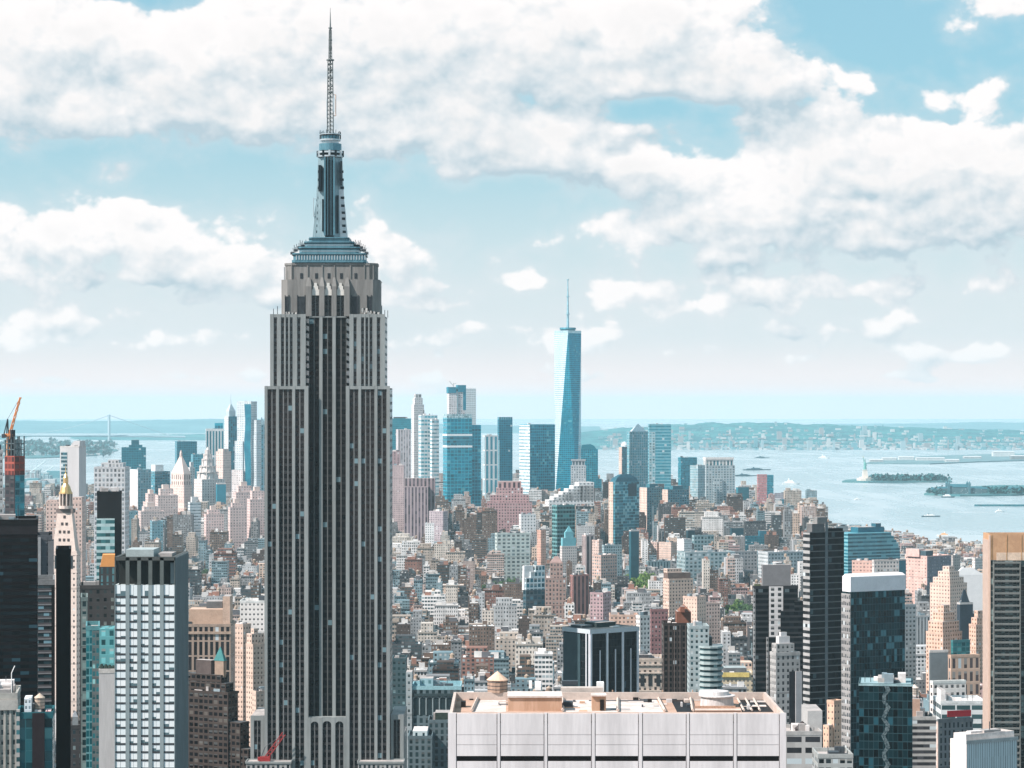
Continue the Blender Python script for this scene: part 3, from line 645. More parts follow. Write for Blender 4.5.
# mast base: stepped metal roof
MET = plain((.11, .235, .285), .36, .45, .25, .5, streak=True, name='blue grey metal'); METL = plain((.50, .55, .57), .35, .5, .15, .4, name='bright metal'); METD = plain((.012, .022, .028), .35, .4, .2, .5, name='dark mast window')
cx, cy = WX(330.3, E+16), E+16
ez0 = ez
def ez(py): return WZ(py, E+16)
def half(px): return px*(E+16)/FPX
b = MB()
for w, yb, yt in ((37, 263.5, 261), (35.5, 261, 256), (36.4, 256, 254.2), (29.5, 254.2, 249.5), (30.4, 249.5, 248), (24, 248, 244), (24.8, 244, 242.6), (20, 242.6, 238.5)):
    h = half(w); b.prism(chamfer(cx-h, cx+h, cy-min(h, 10.5), cy+min(h, 10.5), 1.6), ez(yb), ez(yt))
epart(b, 'stepped_metal_roof', MET)
for w, yb, yt in ((36.6, 256.6, 255.6), (30.6, 250.4, 249.4), (25, 244.8, 243.9), (20.4, 240.4, 239.7)):
    h = half(w); b = MB(); b.prism(chamfer(cx-h, cx+h, cy-min(h, 10.5)-.25, cy+min(h, 10.5)+.25, 1.6), ez(yb), ez(yt)); epart(b, 'shade_line', METD)  # dark bands painting the shade under each roof step
for w, yb, yt in ((35.8, 252.6, 252.1), (29.8, 246.6, 246.1)):
    h = half(w)-3; b = MB(); b.box(cx-h, cx+h, cy-10.62, cy-10.4, ez(yb), ez(yt)); epart(b, 'bright_trim', METL)
b = MB()
for k in range(26): b.box(ex(295+k*2.75), ex(295.9+k*2.75), cy-10.75, cy-10.4, ez(261), ez(256.4))
epart(b, 'glazed_gallery', METL)
for k in range(16):
    for s_ in (-1, 1):
        b = MB(); w = 37-k*1.05; yy = 254.2-k*1.05 if k < 9 else 246; b.bar((cx+s_*half(w), cy-6+k*.7, ez(yy+2)), (cx+s_*half(w)+s_*.2, cy-6+k*.7, ez(yy-2.5-(k*7 % 5))), .14)
        if k % 3 == 0: b.box(cx+s_*half(w)-.9, cx+s_*half(w)+.9, cy-6.6+k*.7, cy-5.2+k*.7, ez(yy+1), ez(yy-1.4))
        epart(b, 'aerial', DSTEEL)
# mast shaft: a finned cross in plan with tall dark window strips
b = MB(); b.prism(b.ngon(cx, cy, half(11.5), 16), ez(239), ez(150), 0, None, True, False, b.ngon(cx, cy, half(9.6), 16)); METM = plain((.24, .33, .36), .4, .4, .3, .5, streak=True, name='weathered mast metal'); epart(b, 'mast_shaft', METM)
b = MB(); b.box(cx-half(4.2), cx+half(4.2), cy-half(12.4), cy-half(9.4), ez(238), ez(161)); epart(b, 'mast_window', METD)
for a, c, ya, yb in ((318.6, 321.4, 192, 166), (322.2, 323.6, 232, 200), (340.6, 342.2, 186, 162), (337.4, 338.6, 234, 196)):
    b = MB(); b.box(WX(a, E+12), WX(c, E+12), cy-half(10.6), cy-half(5), ez(ya), ez(yb)); epart(b, 'mast_window', METD)
for k in (-4.6, -1.6, 1.6, 4.6):
    b = MB(); b.box(cx+half(k-(.8 if abs(k) > 3 else .22)), cx+half(k+(.8 if abs(k) > 3 else .22)), cy-half(13), cy-half(9.4), ez(236), ez(158)); epart(b, 'mast_mullion', MET)
WINGP = [(238.5, 17.5), (230, 16.8), (222, 15.8), (214, 15.6), (205, 14.4), (197, 13.6), (190, 13.4), (178, 12.6), (166, 12.3), (158, 11.9)]
for s_ in (-1, 1):
    for (ya, wa), (yb2, wb) in zip(WINGP, WINGP[1:]):
        b = MB(); p = [(cx+s_*half(5.4), cy-3.2), (cx+s_*half(wa), cy-1.6), (cx+s_*half(wa), cy+1.6), (cx+s_*half(5.4), cy+3.2)]; q = [(cx+s_*half(5.4), cy-3.2), (cx+s_*half(wb), cy-1.6), (cx+s_*half(wb), cy+1.6), (cx+s_*half(5.4), cy+3.2)]
        if s_ < 0: p, q = p[::-1], q[::-1]
        b.prism(p, ez(ya), ez(yb2), 0, None, True, False, q); epart(b, 'mast_wing', METL if s_ > 0 and ya > 190 else METM)
    b = MB()
    for k, yy in enumerate((232, 226, 219, 213, 206, 198, 188, 180, 172)): b.box(cx+s_*half(11.8+k*-.1)-.5, cx+s_*half(14.8-k*.3)+.5, cy-2.2, cy-1.2, ez(yy+1.2), ez(yy-1.2))
    epart(b, 'mast_equipment', METD)
b = MB(); b.bar((cx-half(16.5), cy-2, ez(217)), (cx-half(16.5), cy-2, ez(198)), .18); b.bar((cx-half(16.5), cy-2, ez(199)), (cx-half(14), cy-2, ez(199)), .18); b.bar((cx-half(16.5), cy-2, ez(216)), (cx-half(15), cy-2, ez(216)), .18); epart(b, 'antenna_frame', METL)
for w, yb, yt, mt_ in ((10.4, 158, 150, METD), (12.8, 157.5, 156, METL), (12.9, 153.5, 151.8, METL), (11.2, 151, 144, MET), (8.4, 144, 141, METL), (10.4, 141, 139.4, METL), (10.8, 135, 134.2, METL), (9, 139.4, 136, MET)):
    b = MB(); b.cyl(cx, cy, half(w), ez(yb), ez(yt), 20); epart(b, 'mast_crown', mt_)
for k in range(20):
    a = 2*pi*k/20; b = MB(); b.bar((cx+half(10.4)*cos(a), cy+half(10.4)*sin(a), ez(139.4)), (cx+half(10.4)*cos(a), cy+half(10.4)*sin(a), ez(132.5-(k % 3))), .13); epart(b, 'railing_post', METD)
for k in range(12):
    a = 2*pi*k/12; b = MB(); b.box(cx+half(12.6)*cos(a)-.5, cx+half(12.6)*cos(a)+.5, cy+half(12.6)*sin(a)-.5, cy+half(12.6)*sin(a)+.5, ez(157), ez(151)); epart(b, 'panel_antenna', METL if k % 2 else METD)
# antenna: open lattice stages
def lattice(name, w0, w1, ya, yb, n, w):
    b = MB(); c = [(-1, -1), (1, -1), (1, 1), (-1, 1)]
    for i in range(n):
        t0, t1 = i/n, (i+1)/n; h0, h1 = half(w0+(w1-w0)*t0), half(w0+(w1-w0)*t1); za, zc = ez(ya+(yb-ya)*t0), ez(ya+(yb-ya)*t1)
        for k in range(4):
            p, q = c[k], c[(k+1) % 4]
            b.bar((cx+p[0]*h0, cy+p[1]*h0, za), (cx+p[0]*h1, cy+p[1]*h1, zc), w)
            b.bar((cx+p[0]*h0, cy+p[1]*h0, za), (cx+q[0]*h1, cy+q[1]*h1, zc), w*.7)
            b.bar((cx+p[0]*h1, cy+p[1]*h1, zc), (cx+q[0]*h1, cy+q[1]*h1, zc), w*.6)
    b.bar((cx, cy, ez(ya)), (cx, cy, ez(yb)), w*2.2, 0, 6)
    epart(b, name, AM)
AM = plain((.16, .18, .18), .5, .4, .2, .6, name='antenna steel')
lattice('antenna_mast', 3.0, 2.8, 134, 106, 7, .17); lattice('antenna_mast', 2.8, 2.3, 106, 60, 11, .18); lattice('antenna_mast', 1.5, 1.1, 60, 30, 9, .15)
b = MB(); b.cyl(cx, cy, half(.9), ez(30), ez(12), 8, 0, half(.3)); b.bar((cx, cy, ez(12)), (cx, cy, ez(8)), .1); epart(b, 'antenna_tip', AM)
for k, yy in enumerate((60, 64, 70, 78, 86, 92, 28, 40, 48)):
    b = MB(); w = 3.9 if k < 1 else (2.9 if k < 6 else 1.9); b.cyl(cx, cy, half(w), ez(yy+.7), ez(yy-.5), 10); epart(b, 'antenna_collar', AM)
b = MB(); b.bar((cx+half(5.6), cy-1, ez(116)), (cx+half(5.6), cy-1, ez(95)), .22)
for yy in (95, 116): b.bar((cx+half(2.5), cy-1, ez(yy)), (cx+half(5.6), cy-1, ez(yy)), .18)
epart(b, 'antenna_frame', plain((.5, .36, .28), .6, .1, .1, name='rust paint'))
b = MB(); b.box(cx-half(3.6), cx-half(2.6), cy-1.5, cy-.5, ez(118), ez(100)); b.box(cx+half(2.4), cx+half(4), cy-1.5, cy-.5, ez(112), ez(98)); epart(b, 'panel_antenna', METL)
ez = ez0
# foot: arched entrance bays flush with the wings, flanking low wings
b = MB(); b.box(ex(308.4), ex(345.7), E+.9, E+3.6, 0, ez(717)); epart(b, 'wall', STONE)
for a, c in ((308.3, 310.6), (318.6, 322.4), (331.4, 335.2), (343.6, 345.8)):
    b = MB(); b.box(ex(a), ex(c), E-.05, E+.95, 0, ez(717.5)); epart(b, 'pier', STONE)
for a, c in ((310.6, 318.6), (322.4, 331.4), (335.2, 343.6)):
    m_ = (ex(a)+ex(c))/2; rr = (ex(c)-ex(a))/2; zc = ez(725.5); b = MB(); n = 10; top = ez(717.5)
    for i in range(n):                                       # spandrel stone above the arch
        a0, a1 = pi*i/n, pi*(i+1)/n; p0, p1 = (m_-rr*cos(a0), zc+rr*sin(a0)), (m_-rr*cos(a1), zc+rr*sin(a1))
        b.face([(p0[0], E+.05, p0[1]), (p1[0], E+.05, p1[1]), (p1[0], E+.05, top), (p0[0], E+.05, top)])
        b.face([(p0[0], E+.05, p0[1]), (p0[0], E+.9, p0[1]), (p1[0], E+.9, p1[1]), (p1[0], E+.05, p1[1])])
    epart(b, 'arch', STONE)
    b = MB(rr, 3.72); b.wall((ex(a), E+.6), (ex(c), E+.6), 0, zc+rr); epart(b, 'arched_window', STRIP)
for (a, c, yt, st_, y0, dp, wn) in ((250, 264, 717, [(253.5, 260.5, 2)], E+2, 40, 0), (390.5, 403.5, 716, [(393.2, 400, 2)], E+2, 40, 1)):
    b = MB(3.2, 3.72); b.box(ex(a), ex(c), y0+.5, y0+dp, 0, ez(yt), 0, 1); epart(b, 'low_wing', [SIDE, ROOFM])
    for p0, p1 in ((a, st_[0][0]), (st_[0][1], c)):
        b = MB(); b.box(ex(p0), ex(p1), y0, y0+.6, 0, ez(yt-1)); epart(b, 'pier', STONE)
    b = MB(); b.box(ex(st_[0][0]), ex(st_[0][1]), y0+.05, y0+.58, ez(yt+4), ez(yt-.9)); epart(b, 'lintel', STONE)
    b = MB(2, 3.72); b.wall((ex(st_[0][0]), y0+.3), (ex(st_[0][1]), y0+.3), 0, ez(yt+4)); epart(b, 'window_strip', STRIP)
for a, c in ((248, 292), (359, 404)):
    b = MB(2.3, 4.0); b.box(ex(a), ex(c), E-9, E+1, 0, ez(760), 0, 1); b.ring([(ex(a), E-9), (ex(c), E-9), (ex(c), E+1), (ex(a), E+1)], ez(761), ez(759), .4, 2); epart(b, 'front_wing', [fac((.32, .32, .31), GD, .5, .45, .02, name='front wing facade'), ROOFM, STONE])
# red crane working beside it
kx, ky, kz = ex(266), E-4, ez(760)
cr = thing('red_crane', 'red lattice crane jib leaning at the foot of the giant stone tower', 'crane', (kx, ky, kz))
RED = plain((.28, .03, .03), .5, 0, .15, .5, name='red paint')
b = MB(); p0, p1 = Vector((0, 0, 1)), Vector((9.2, -1, 13.5)); up = Vector((-.7, 0, .7))
for i in range(7):
    a, c = p0.lerp(p1, i/7), p0.lerp(p1, (i+1)/7); w = .9
    for s_ in (-w, w):
        b.bar(a+up*s_, c+up*s_, .2); b.bar(a+up*s_, c-up*s_, .14)
        b.bar(a+up*s_+Vector((0, 1.6, 0)), c+up*s_+Vector((0, 1.6, 0)), .2)
b.build('jib', RED, cr)
b = MB(); b.box(-2.5, 2.5, -2, 2, 0, 2.2); b.box(-3.6, -2.5, -1.5, 1.5, .4, 1.9); b.build('cab', RED, cr)
b = MB(); b.bar((-2, 0, 2), (0, 0, 7), .2); b.bar((0, 0, 7), (9.2, -1, 13.5), .08); b.bar((9.2, -1, 13.5), (9.6, -1, 9), .08); b.build('hoist', DSTEEL, cr)

# ================================================================== FOREGROUND ROOF: pale panelled block
Yf = 540.0; T = Tower('panelled_block', 'huge pale panelled block in front with cluttered flat roof', 448, 448, 786, 713, Yf, plain((.66, .615, .61), .75, 0, .16, .2, streak=True, name='pale concrete'), depth=40, parapet=1.1, cat='office building', short='pale foreground block', make=False)
Z0 = T.zt; pale = T.mat; fx = lambda px: WX(px, Yf)
b = MB(); b.box(fx(448), fx(786), Yf+.35, Yf+40, 60, Z0-2.2); T.part(b, 'wall', plain((.50, .47, .47), .8, 0, .15, .2, name='joint concrete'))
edges = [(456.8, 496.6), (500.8, 543.6), (548, 591), (595.6, 638), (643, 685.8), (690, 733), (737.4, 779)]
posts = [(448, 456), (497.4, 500), (544.4, 547.2), (591.8, 594.8), (638.8, 642.2), (686.6, 689.2), (733.8, 736.6), (779.8, 786)]
for a, c in posts:
    b = MB(); b.box(fx(a), fx(c), Yf-.05, Yf+.4, 60, Z0); T.part(b, 'wall_post', pale)
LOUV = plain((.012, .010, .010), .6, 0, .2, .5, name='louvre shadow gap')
for a, c in edges:
    b = MB()
    for q0, q1 in ((713.8, 734.6), (735.0, 744.6), (745.0, 756)): b.box(fx(a), fx(c), Yf+.02, Yf+.4, WZ(q1, Yf), WZ(q0, Yf)-.0)
    b.box(fx(a), fx(c), Yf+.02, Yf+.4, 60, WZ(761.2, Yf)); T.part(b, 'wall_panel', pale)
    b = MB(); b.box(fx(a), fx(c), Yf+.3, Yf+.42, WZ(761.2, Yf), WZ(756, Yf))
    for k in range(5): b.box(fx(a), fx(c), Yf+.12, Yf+.36, WZ(757+k*1.0, Yf), WZ(756.85+k*1.0, Yf))
    T.part(b, 'louvre', LOUV)
ROOFT = plain((.46, .31, .235), .9, 0, .2, .15, c2=(.37, .24, .18), name='tan roof'); COP = plain((.50, .41, .36), .8, 0, .15, .3, name='coping')
zr = Z0-1.7
b = MB(); b.face([(fx(448)+.3, Yf+.3, zr), (fx(786)-.3, Yf+.3, zr), (fx(786)-.3, Yf+39.7, zr), (fx(448)+.3, Yf+39.7, zr)]); T.part(b, 'roof', ROOFT)
b = MB(); b.ring([(fx(448)+.3, Yf+.42), (fx(786)-.3, Yf+.42), (fx(786)-.3, Yf+39.8), (fx(448)+.3, Yf+39.8)], Z0-1.75, Z0-.02, -.6); T.part(b, 'parapet', COP)
def rp(px, py, z=zr): Y = FPX*(CZ-z)/(py-HY); return WX(px, Y), Y
def sheet(pts, name, mat, dz=.02):
    b = MB(); b.face([(*rp(px, py, zr+dz), zr+dz) for px, py in pts]); return T.part(b, name, mat)
WHR = plain((.62, .56, .53), .8, 0, .15, .3, c2=(.5, .43, .39), name='white roof membrane')
sheet([(563, 712), (664, 712), (656, 699), (563, 699)], 'sheeting', WHR); sheet([(472, 712), (506, 712), (506, 700), (478, 700)], 'sheeting', WHR)
sheet([(677, 712), (693, 712), (690, 696), (669, 696)], 'sheeting', LOUV); sheet([(742, 712), (774, 712), (761, 696), (736, 696)], 'sheeting', LOUV)  # black sheets painting the dark of roof openings
GRW = plain((.50, .47, .46), .7, 0, .25, .8, streak=True, name='weathered white paint')
def rbox(px0, px1, pyb, h, dpt, name, mat, dz=0.0, parent=None):
    x0, y0 = rp(px0, pyb); x1, _ = rp(px1, pyb); b = MB(); b.box(x0, x1, y0, y0+dpt, zr+dz, zr+dz+h); return T.part(b, name, mat)
PEN = plain((.55, .36, .26), .85, 0, .2, .4, c2=(.45, .28, .19), streak=True, name='stained penthouse wall')
o = rbox(508, 562, 711, 2.9, 9, 'penthouse', PEN); rbox(507.4, 562.6, 711.2, .35, 9.4, 'penthouse_roof', WHR, 2.9)
rbox(592, 606, 711, 3.2, 4, 'stair_hut', PEN); rbox(600, 604, 711.15, 2.2, .3, 'stair_door', LOUV, .2); rbox(591.4, 606.6, 711.3, .25, 4.4, 'hut_roof', WHR, 3.2)
rbox(563.5, 573, 708, 1.3, 3, 'air_handler', DSTEEL); rbox(561, 603, 699, 1.6, 3.0, 'duct', plain((.55, .47, .42), .6, .2, .2, .5, name='duct'), .9)
rbox(597, 604, 697, 2.0, 3, 'air_handler', HULLW, 1.2); rbox(535, 541, 705, 1.8, 2.5, 'air_handler', HULLW, 3.2); rbox(529, 532, 703, 1.6, 1.5, 'air_handler', HULLW, 3.2); rbox(562, 578, 696.5, .9, 2, 'duct', DSTEEL, 2.6)
for k, px in enumerate([566, 590, 612, 640, 662, 666, 692]): rbox(px, px+1.1, 698 if k % 2 else 695, 1.1, .4, 'vent_pipe', PEN)
for px in (744, 752, 760): 
    x0, y0 = rp(px, 711.5); x1, y1 = rp(px-8, 696.5); b = MB(); b.bar((x0, y0, zr+.3), (x1, y1, zr+.3), .28); T.part(b, 'roof_beam', COP)
rq = random.Random(42)
for k in range(46):                                          # weathered plant, hatches and pipe runs over the roof
    px, py = rq.uniform(460, 775), rq.uniform(697, 711.5)
    if 505 < px < 566 or 590 < px < 608 or 694 < px < 738 or 484 < px < 512: continue
    rbox(px, px+rq.uniform(1.2, 6), py, rq.uniform(.25, 1.3), rq.uniform(.5, 3), 'roof_plant', rq.choice([DSTEEL, GRW, PEN, COP, LOUV]))
for k in range(9):
    x0, y0 = rp(rq.uniform(470, 765), rq.uniform(698, 710)); L_ = rq.uniform(3, 14); b = MB(); b.bar((x0, y0, zr+.35), (x0+L_, y0, zr+.35), .11)
    if k % 2: b.bar((x0, y0, zr+.35), (x0, y0+rq.uniform(3, 9), zr+.35), .11)
    T.part(b, 'pipe_run', rq.choice([DSTEEL, COP, PEN]))
for k in range(14):
    px, py = rq.uniform(462, 770), rq.uniform(698, 710); w_ = rq.uniform(4, 22); sheet([(px, py+1.8), (px+w_, py+1.8), (px+w_-.5, py), (px+.5, py)], 'roof_patch', rq.choice([WHR, ROOFM, COP, PEN]), .03+.004*k)
for (pa, pb) in (((665, 712), (657, 697)), ((693, 712), (690, 696)), ((695, 712), (741, 712)), ((472, 712), (478, 699)), ((562.8, 712), (563, 699)), ((618, 712), (618, 697))):
    x0, y0 = rp(*pa); x1, y1 = rp(*pb); b = MB(); b.bar((x0, y0, zr+.4), (x1, y1, zr+.4), .35); T.part(b, 'roof_curb', COP)
x0, y0 = rp(717, 706); b = MB(); b.cyl(x0, y0, 3.7, zr, zr+2.2, 26, 0, 3.5); T.part(b, 'cooling_tower', GRW); b = MB(); b.cyl(x0, y0, 4.0, zr+2.2, zr+2.4, 26); b.cyl(x0-.6, y0+1, 3.4, zr+2.4, zr+3.2, 26, 0, 3.2); T.part(b, 'cooling_tower_lid', GRW)
x0, y0 = rp(715, 710.5); b = MB(); b.box(x0-4.4, x0+4.4, y0-.2, y0+.2, zr, zr+1.0); T.part(b, 'railing', plain((.45, .28, .2), .8, 0, .3, 3, name='rusty rail'))
tx, ty = rp(497.5, 699); water_tank('round wooden water tank with tan cone roof on pale foreground roof', tx, ty, zr, 2.25, 2.7, (.36, .25, .19), (.66, .45, .33))

# ================================================================== LEFT FOREGROUND
# bright window grid tower
T = Tower('window_grid_tower', 'grey green tower with grid of bright windows and dark recessed crown', 114.6, 114.6, 175, 557, 1000, plain((.20, .235, .245), .7, 0, .12, .3, streak=True, name='grey green metal panels'), depth=38, make=False, cat='office building', short='bright window grid tower')
Y = 1000.0; X_ = lambda p: WX(p, Y); Zq = lambda p: WZ(p, Y); pan = T.mat
b = MB(1.6, 3.15); b.box(X_(114.6), X_(175), Y+.6, Y+38, 0, Zq(585), 0, 0); T.part(b, 'wall', [fac((.46, .52, .52), (.16, .19, .19), .40, 1, 0, name='ribbed side wall', var=.1), pan])  # side wall colour lightened to look lit on the shadow side
b = MB(); b.box(X_(117), X_(173), Y+5, Y+33, Zq(585), Zq(560)); T.part(b, 'crown_recess', plain((.016, .018, .016), .6, 0, .2, .4, name='dark crown'))
b = MB(); q = [(X_(114.6), Y), (X_(175), Y), (X_(175), Y+38), (X_(114.6), Y+38)]; b.ring(q, Zq(560.5), Zq(556.8), -1.2); T.part(b, 'crown_rim', plain((.07, .075, .072), .7, 0, .15, .3, name='rim metal'))
b = MB(); b.face([(X_(114.6)+1, Y+1, Zq(560)), (X_(175)-1, Y+1, Zq(560)), (X_(175)-1, Y+37, Zq(560)), (X_(114.6)+1, Y+37, Zq(560))]); T.part(b, 'roof', ROOFD)
b = MB(); b.box(X_(122), X_(150), Y+10, Y+26, Zq(561), Zq(551)); T.part(b, 'plant_room', plain((.35, .4, .4), .7, 0, .15, .3, name='plant room')); b = MB(); b.box(X_(154), X_(168), Y+12, Y+24, Zq(561), Zq(555)); T.part(b, 'plant_room', ROOFM)
b = MB()
for k in range(13): b.box(X_(175)-.05, X_(175)+.5, Y+.5+k*3.05, Y+1.1+k*3.05, 0, Zq(557)); 
T.part(b, 'side_ribs', pan)
b = MB(); b.box(X_(175)-2, X_(175)-.1, Y+2, Y+36, Zq(584), Zq(563)); T.part(b, 'crown_side', pan)
wc = [(115.3, 125.6), (129.4, 137.2), (140.9, 148.4), (152.2, 159.9), (163.6, 174.3)]
for a, c in [(114.6, 115.3), (125.6, 129.4), (137.2, 140.9), (148.4, 152.2), (159.9, 163.6), (174.3, 175)]:
    b = MB(); b.box(X_(a), X_(c), Y, Y+.7, 0, Zq(585)); T.part(b, 'pier', plain((.24, .29, .30), .7, 0, .1, .4, streak=True, name='pier metal')); b = MB(); b.box(X_(a), X_(c), Y, Y+.7, Zq(585), Zq(557.5)); T.part(b, 'crown_pier', plain((.10, .115, .11), .7, 0, .15, .4, name='crown pier metal'))
def sky_bright_pane():  # pale panes paint the reflected sky, cut at random blind heights
    m, t, b_ = newmat('sky bright window with blinds'); oi = t.n('ShaderNodeObjectInfo').outputs['Random']; uv = t.n('ShaderNodeUVMap').outputs[0]; u, v, _ = t.sep(uv)
    w = t.n('ShaderNodeTexWhiteNoise', noise_dimensions='3D'); t.link(t.xyz(t.m('FLOOR', u), oi, 0), w.inputs['Vector'])
    lim = t.m('MULTIPLY_ADD', w.outputs['Value'], 1.3, -.80); on = t.m('GREATER_THAN', t.m('FRACT', v), lim)
    mul = t.m('LESS_THAN', t.m('ABSOLUTE', t.m('SUBTRACT', t.m('FRACT', u), .5)), .46)
    c = t.mix(on, (.10, .16, .18), t.mix(oi, (.66, .74, .76), (.82, .84, .84))); c = t.mix(mul, (.16, .2, .21), c); t.put(b_.inputs['Base Color'], c); b_.inputs['Roughness'].default_value = .18
    return m
SKYWIN = sky_bright_pane(); rows = [(585, 596)]+[(598.2+8.16*k, 604.4+8.16*k) for k in range(24)]
proto = {}
for j, (ra, rb) in enumerate(rows[:20]):
    for i, (a, c) in enumerate(wc):
        key = (i, j == 0)
        if key not in proto:
            b = MB(1, 1); w_ = X_(c)-X_(a); n = 2; b.face([(X_(a), Y+.32, Zq(rb)), (X_(c), Y+.32, Zq(rb)), (X_(c), Y+.32, Zq(ra)), (X_(a), Y+.32, Zq(ra))], [(0, .001), (n, .001), (n, .999), (0, .999)])
            proto[key] = (T.part(b, 'window', SKYWIN), Zq(rb))
        else:
            o = proto[key][0].copy(); COL.objects.link(o); o.location.z = Zq(rb)-proto[key][1]
b = MB()
for ra, rb in rows[20:]:
    for a, c in wc: b.face([(X_(a), Y+.32, Zq(rb)), (X_(c), Y+.32, Zq(rb)), (X_(c), Y+.32, Zq(ra)), (X_(a), Y+.32, Zq(ra))], [(0, .001), (2, .001), (2, .999), (0, .999)])
T.part(b, 'lower_windows', SKYWIN)['kind'] = 'stuff'
for j, (ra, rb) in enumerate(rows):
    nx = rows[j+1][0] if j+1 < len(rows) else rb+2
    b = MB(); b.box(X_(114.9), X_(174.8), Y+.22, Y+.62, Zq(nx), Zq(rb)); T.part(b, 'spandrel', plain((.05, .055, .06), .5, 0, .15, .4, name='spandrel panel'))

# near black glass tower at the left edge
T = Tower('dark_glass_tower', 'near black glass tower with faint teal floor lines at the left edge', -40, -40, 37.5, 524, 760, fac((.009, .008, .009), (.008, .016, .02), 1, .5, .04, (.03, .07, .09), var=.3, name='black ribbon glass', rough=.2), depth=26, rot=10.0, fh=1.95, bay=2.6, roof=ROOFD, pmat=plain(BLACK, .6), cat='office building', short='near black glass tower')
T.block(0.02, 1.001, -.002, 1.001, T.zt-3.2, T.zt+.3, 'top_band', plain((.02, .018, .02), .7), True, ROOFD)
T = Tower('slab_tower', 'grey slab tower with pale edge rising behind the near black tower', 36, 36, 52, 539, 880, fac((.10, .105, .115), (.03, .04, .05), .3, .35, .03, name='charcoal wall'), depth=26, rot=10, fh=3.4, roof=ROOFD, cat='building', short='grey slab with pale edge')
T.block(0, .30, -.04, .02, 0, T.zt+.5, 'pale_edge', plain((.35, .35, .35), .8, 0, .15, name='pale concrete')); T.block(.75, 1.12, -.02, .4, 0, T.z(541), 'grey_edge', plain((.16, .16, .165), .8, 0, .15, name='grey concrete')); T.block(.8, 1, .2, .6, T.zt-.5, T.z(533.5), 'roof_hut', plain(BLACK, .8))
T = Tower('ribbon_office', 'charcoal office block with lit ribbon windows in front of grey slab', 33, 33, 54.5, 583.5, 830, fac((.085, .08, .085), (.03, .06, .07), 1, .42, .22, (.20, .36, .42), name='ribbon windows', gvar=.8), depth=24, rot=10, fh=2.2, bay=1.6, roof=ROOFD, pmat=plain((.2, .2, .2), .8), cat='office building', short='ribbon windowed charcoal office')
T.bands([T.zt-2.2*k for k in range(1, 30)], .35, .12, plain((.24, .235, .24), .8, 0, .1, name='pale sill'), 'sill_band')
T.block(.86, 1.01, -.015, .5, 0, T.zt-1, 'dark_corner', plain(BLACK, .7))
T = Tower('black_slab', 'blank black slab tower in front of the gold topped campanile', 56, 56, 70.6, 553, 790, plain((.007, .006, .006), .7, 0, .3, .08, streak=True, name='black cladding'), depth=20, rot=9.3, roof=ROOFD, pmat=plain(BLACK, .7), cat='building', short='blank black slab')

# campanile with pyramid roof and gilded lantern
CST = (.62, .51, .45)
T = Tower('campanile', 'pale stone campanile with pyramid roof and gilded lantern', 51, 76.5, 80.5, 552, 1900, fac(CST, GD, .28, .4, .02, name='campanile wall', var=.1), side='R', theta=14, bay=4, fh=4.4, roof=plain(CST, .8), parapet=.8, cat='tower', short='gilded campanile')
CS = plain(CST, .85, 0, .12, .3, name='campanile stone'); Yc = 1900; c = T.P(.5, .5)
T.block(-.03, 1.03, -.03, 1.03, T.zt-2.5, T.zt-1, 'cornice', CS); T.block(-.02, 1.02, -.02, 1.02, T.z(573), T.z(571), 'cornice', CS)
for u in (.2, .5, .8): T.block(u-.06, u+.06, -.012, .02, T.z(569), T.z(556), 'loggia_window', plain(GD, .4))
b = MB(4, 5); b.prism(T.Q(.04, .96, .04, .96), T.zt, T.z(513), 0, None, True, False, T.Q(.22, .78, .22, .78)); T.part(b, 'pyramid_roof', CS)
for row, n, w in ((517, 1, .30), (524, 2, .24), (532, 3, .30), (540, 3, .36), (548, 3, .38)):
    t_ = (T.zt-T.z(row))/(T.zt-T.z(513)); ins = .04+.18*t_
    for k in range(n):
        u = .5+(k-(n-1)/2)*(.17); T.block(u-.045, u+.045, ins-.03, ins+.06, T.z(row+1.6), T.z(row-1.3), 'dormer', plain((.06, .05, .05), .6))
T.block(.17, .83, .17, .83, T.z(513), T.z(509), 'balcony', plain((.16, .13, .12), .7)); 
zz = T.z
def rnd(rpx, r2, ya, yb, name, mat, n=12):
    b = MB(); b.cyl(c.x, c.y, 1.25*rpx*Yc/FPX, zz(ya), zz(yb), n, 0, 1.25*r2*Yc/FPX); return T.part(b, name, mat)
LD = plain((.16, .12, .10), .7, 0, .2, .5, name='dark lantern stone'); GOLD = plain((.75, .46, .20), .35, .7, .15, .8, name='gilding'); 
rnd(5.6, 5.6, 509, 506, 'lantern_base', CS); rnd(4.2, 4.0, 506, 494, 'lantern', LD)
for k in range(10):
    a = 2*pi*k/10; b = MB(); b.cyl(c.x+6.2*cos(a)*Yc/FPX, c.y+6.2*sin(a)*Yc/FPX, .5, zz(506), zz(494), 6); T.part(b, 'lantern_column', CS)
rnd(5.6, 5.4, 494, 492.5, 'lantern_cornice', GOLD); rnd(5.0, 3.6, 492.5, 487, 'gilded_dome', GOLD); rnd(3.6, 1.6, 487, 483, 'gilded_dome', GOLD); rnd(2.2, 2.0, 483, 478, 'cupola', GOLD); rnd(2.2, .6, 478, 474, 'cupola', GOLD); rnd(.5, .1, 474, 465, 'finial', GOLD)
T = Tower('apartment_house', 'pale pink apartment house half hidden behind the gilded campanile', 46, 46, 82, 503, 2350, fac(PINK, GD, .35, .45, .05, name='pink punched wall', var=.1), depth=20, roof=ROOFM, cat='building'); T.tier(.02, .3, .1, .9, 503, 500, 'roof_house'); T.tier(.72, .98, .1, .9, 503, 497, 'roof_house')

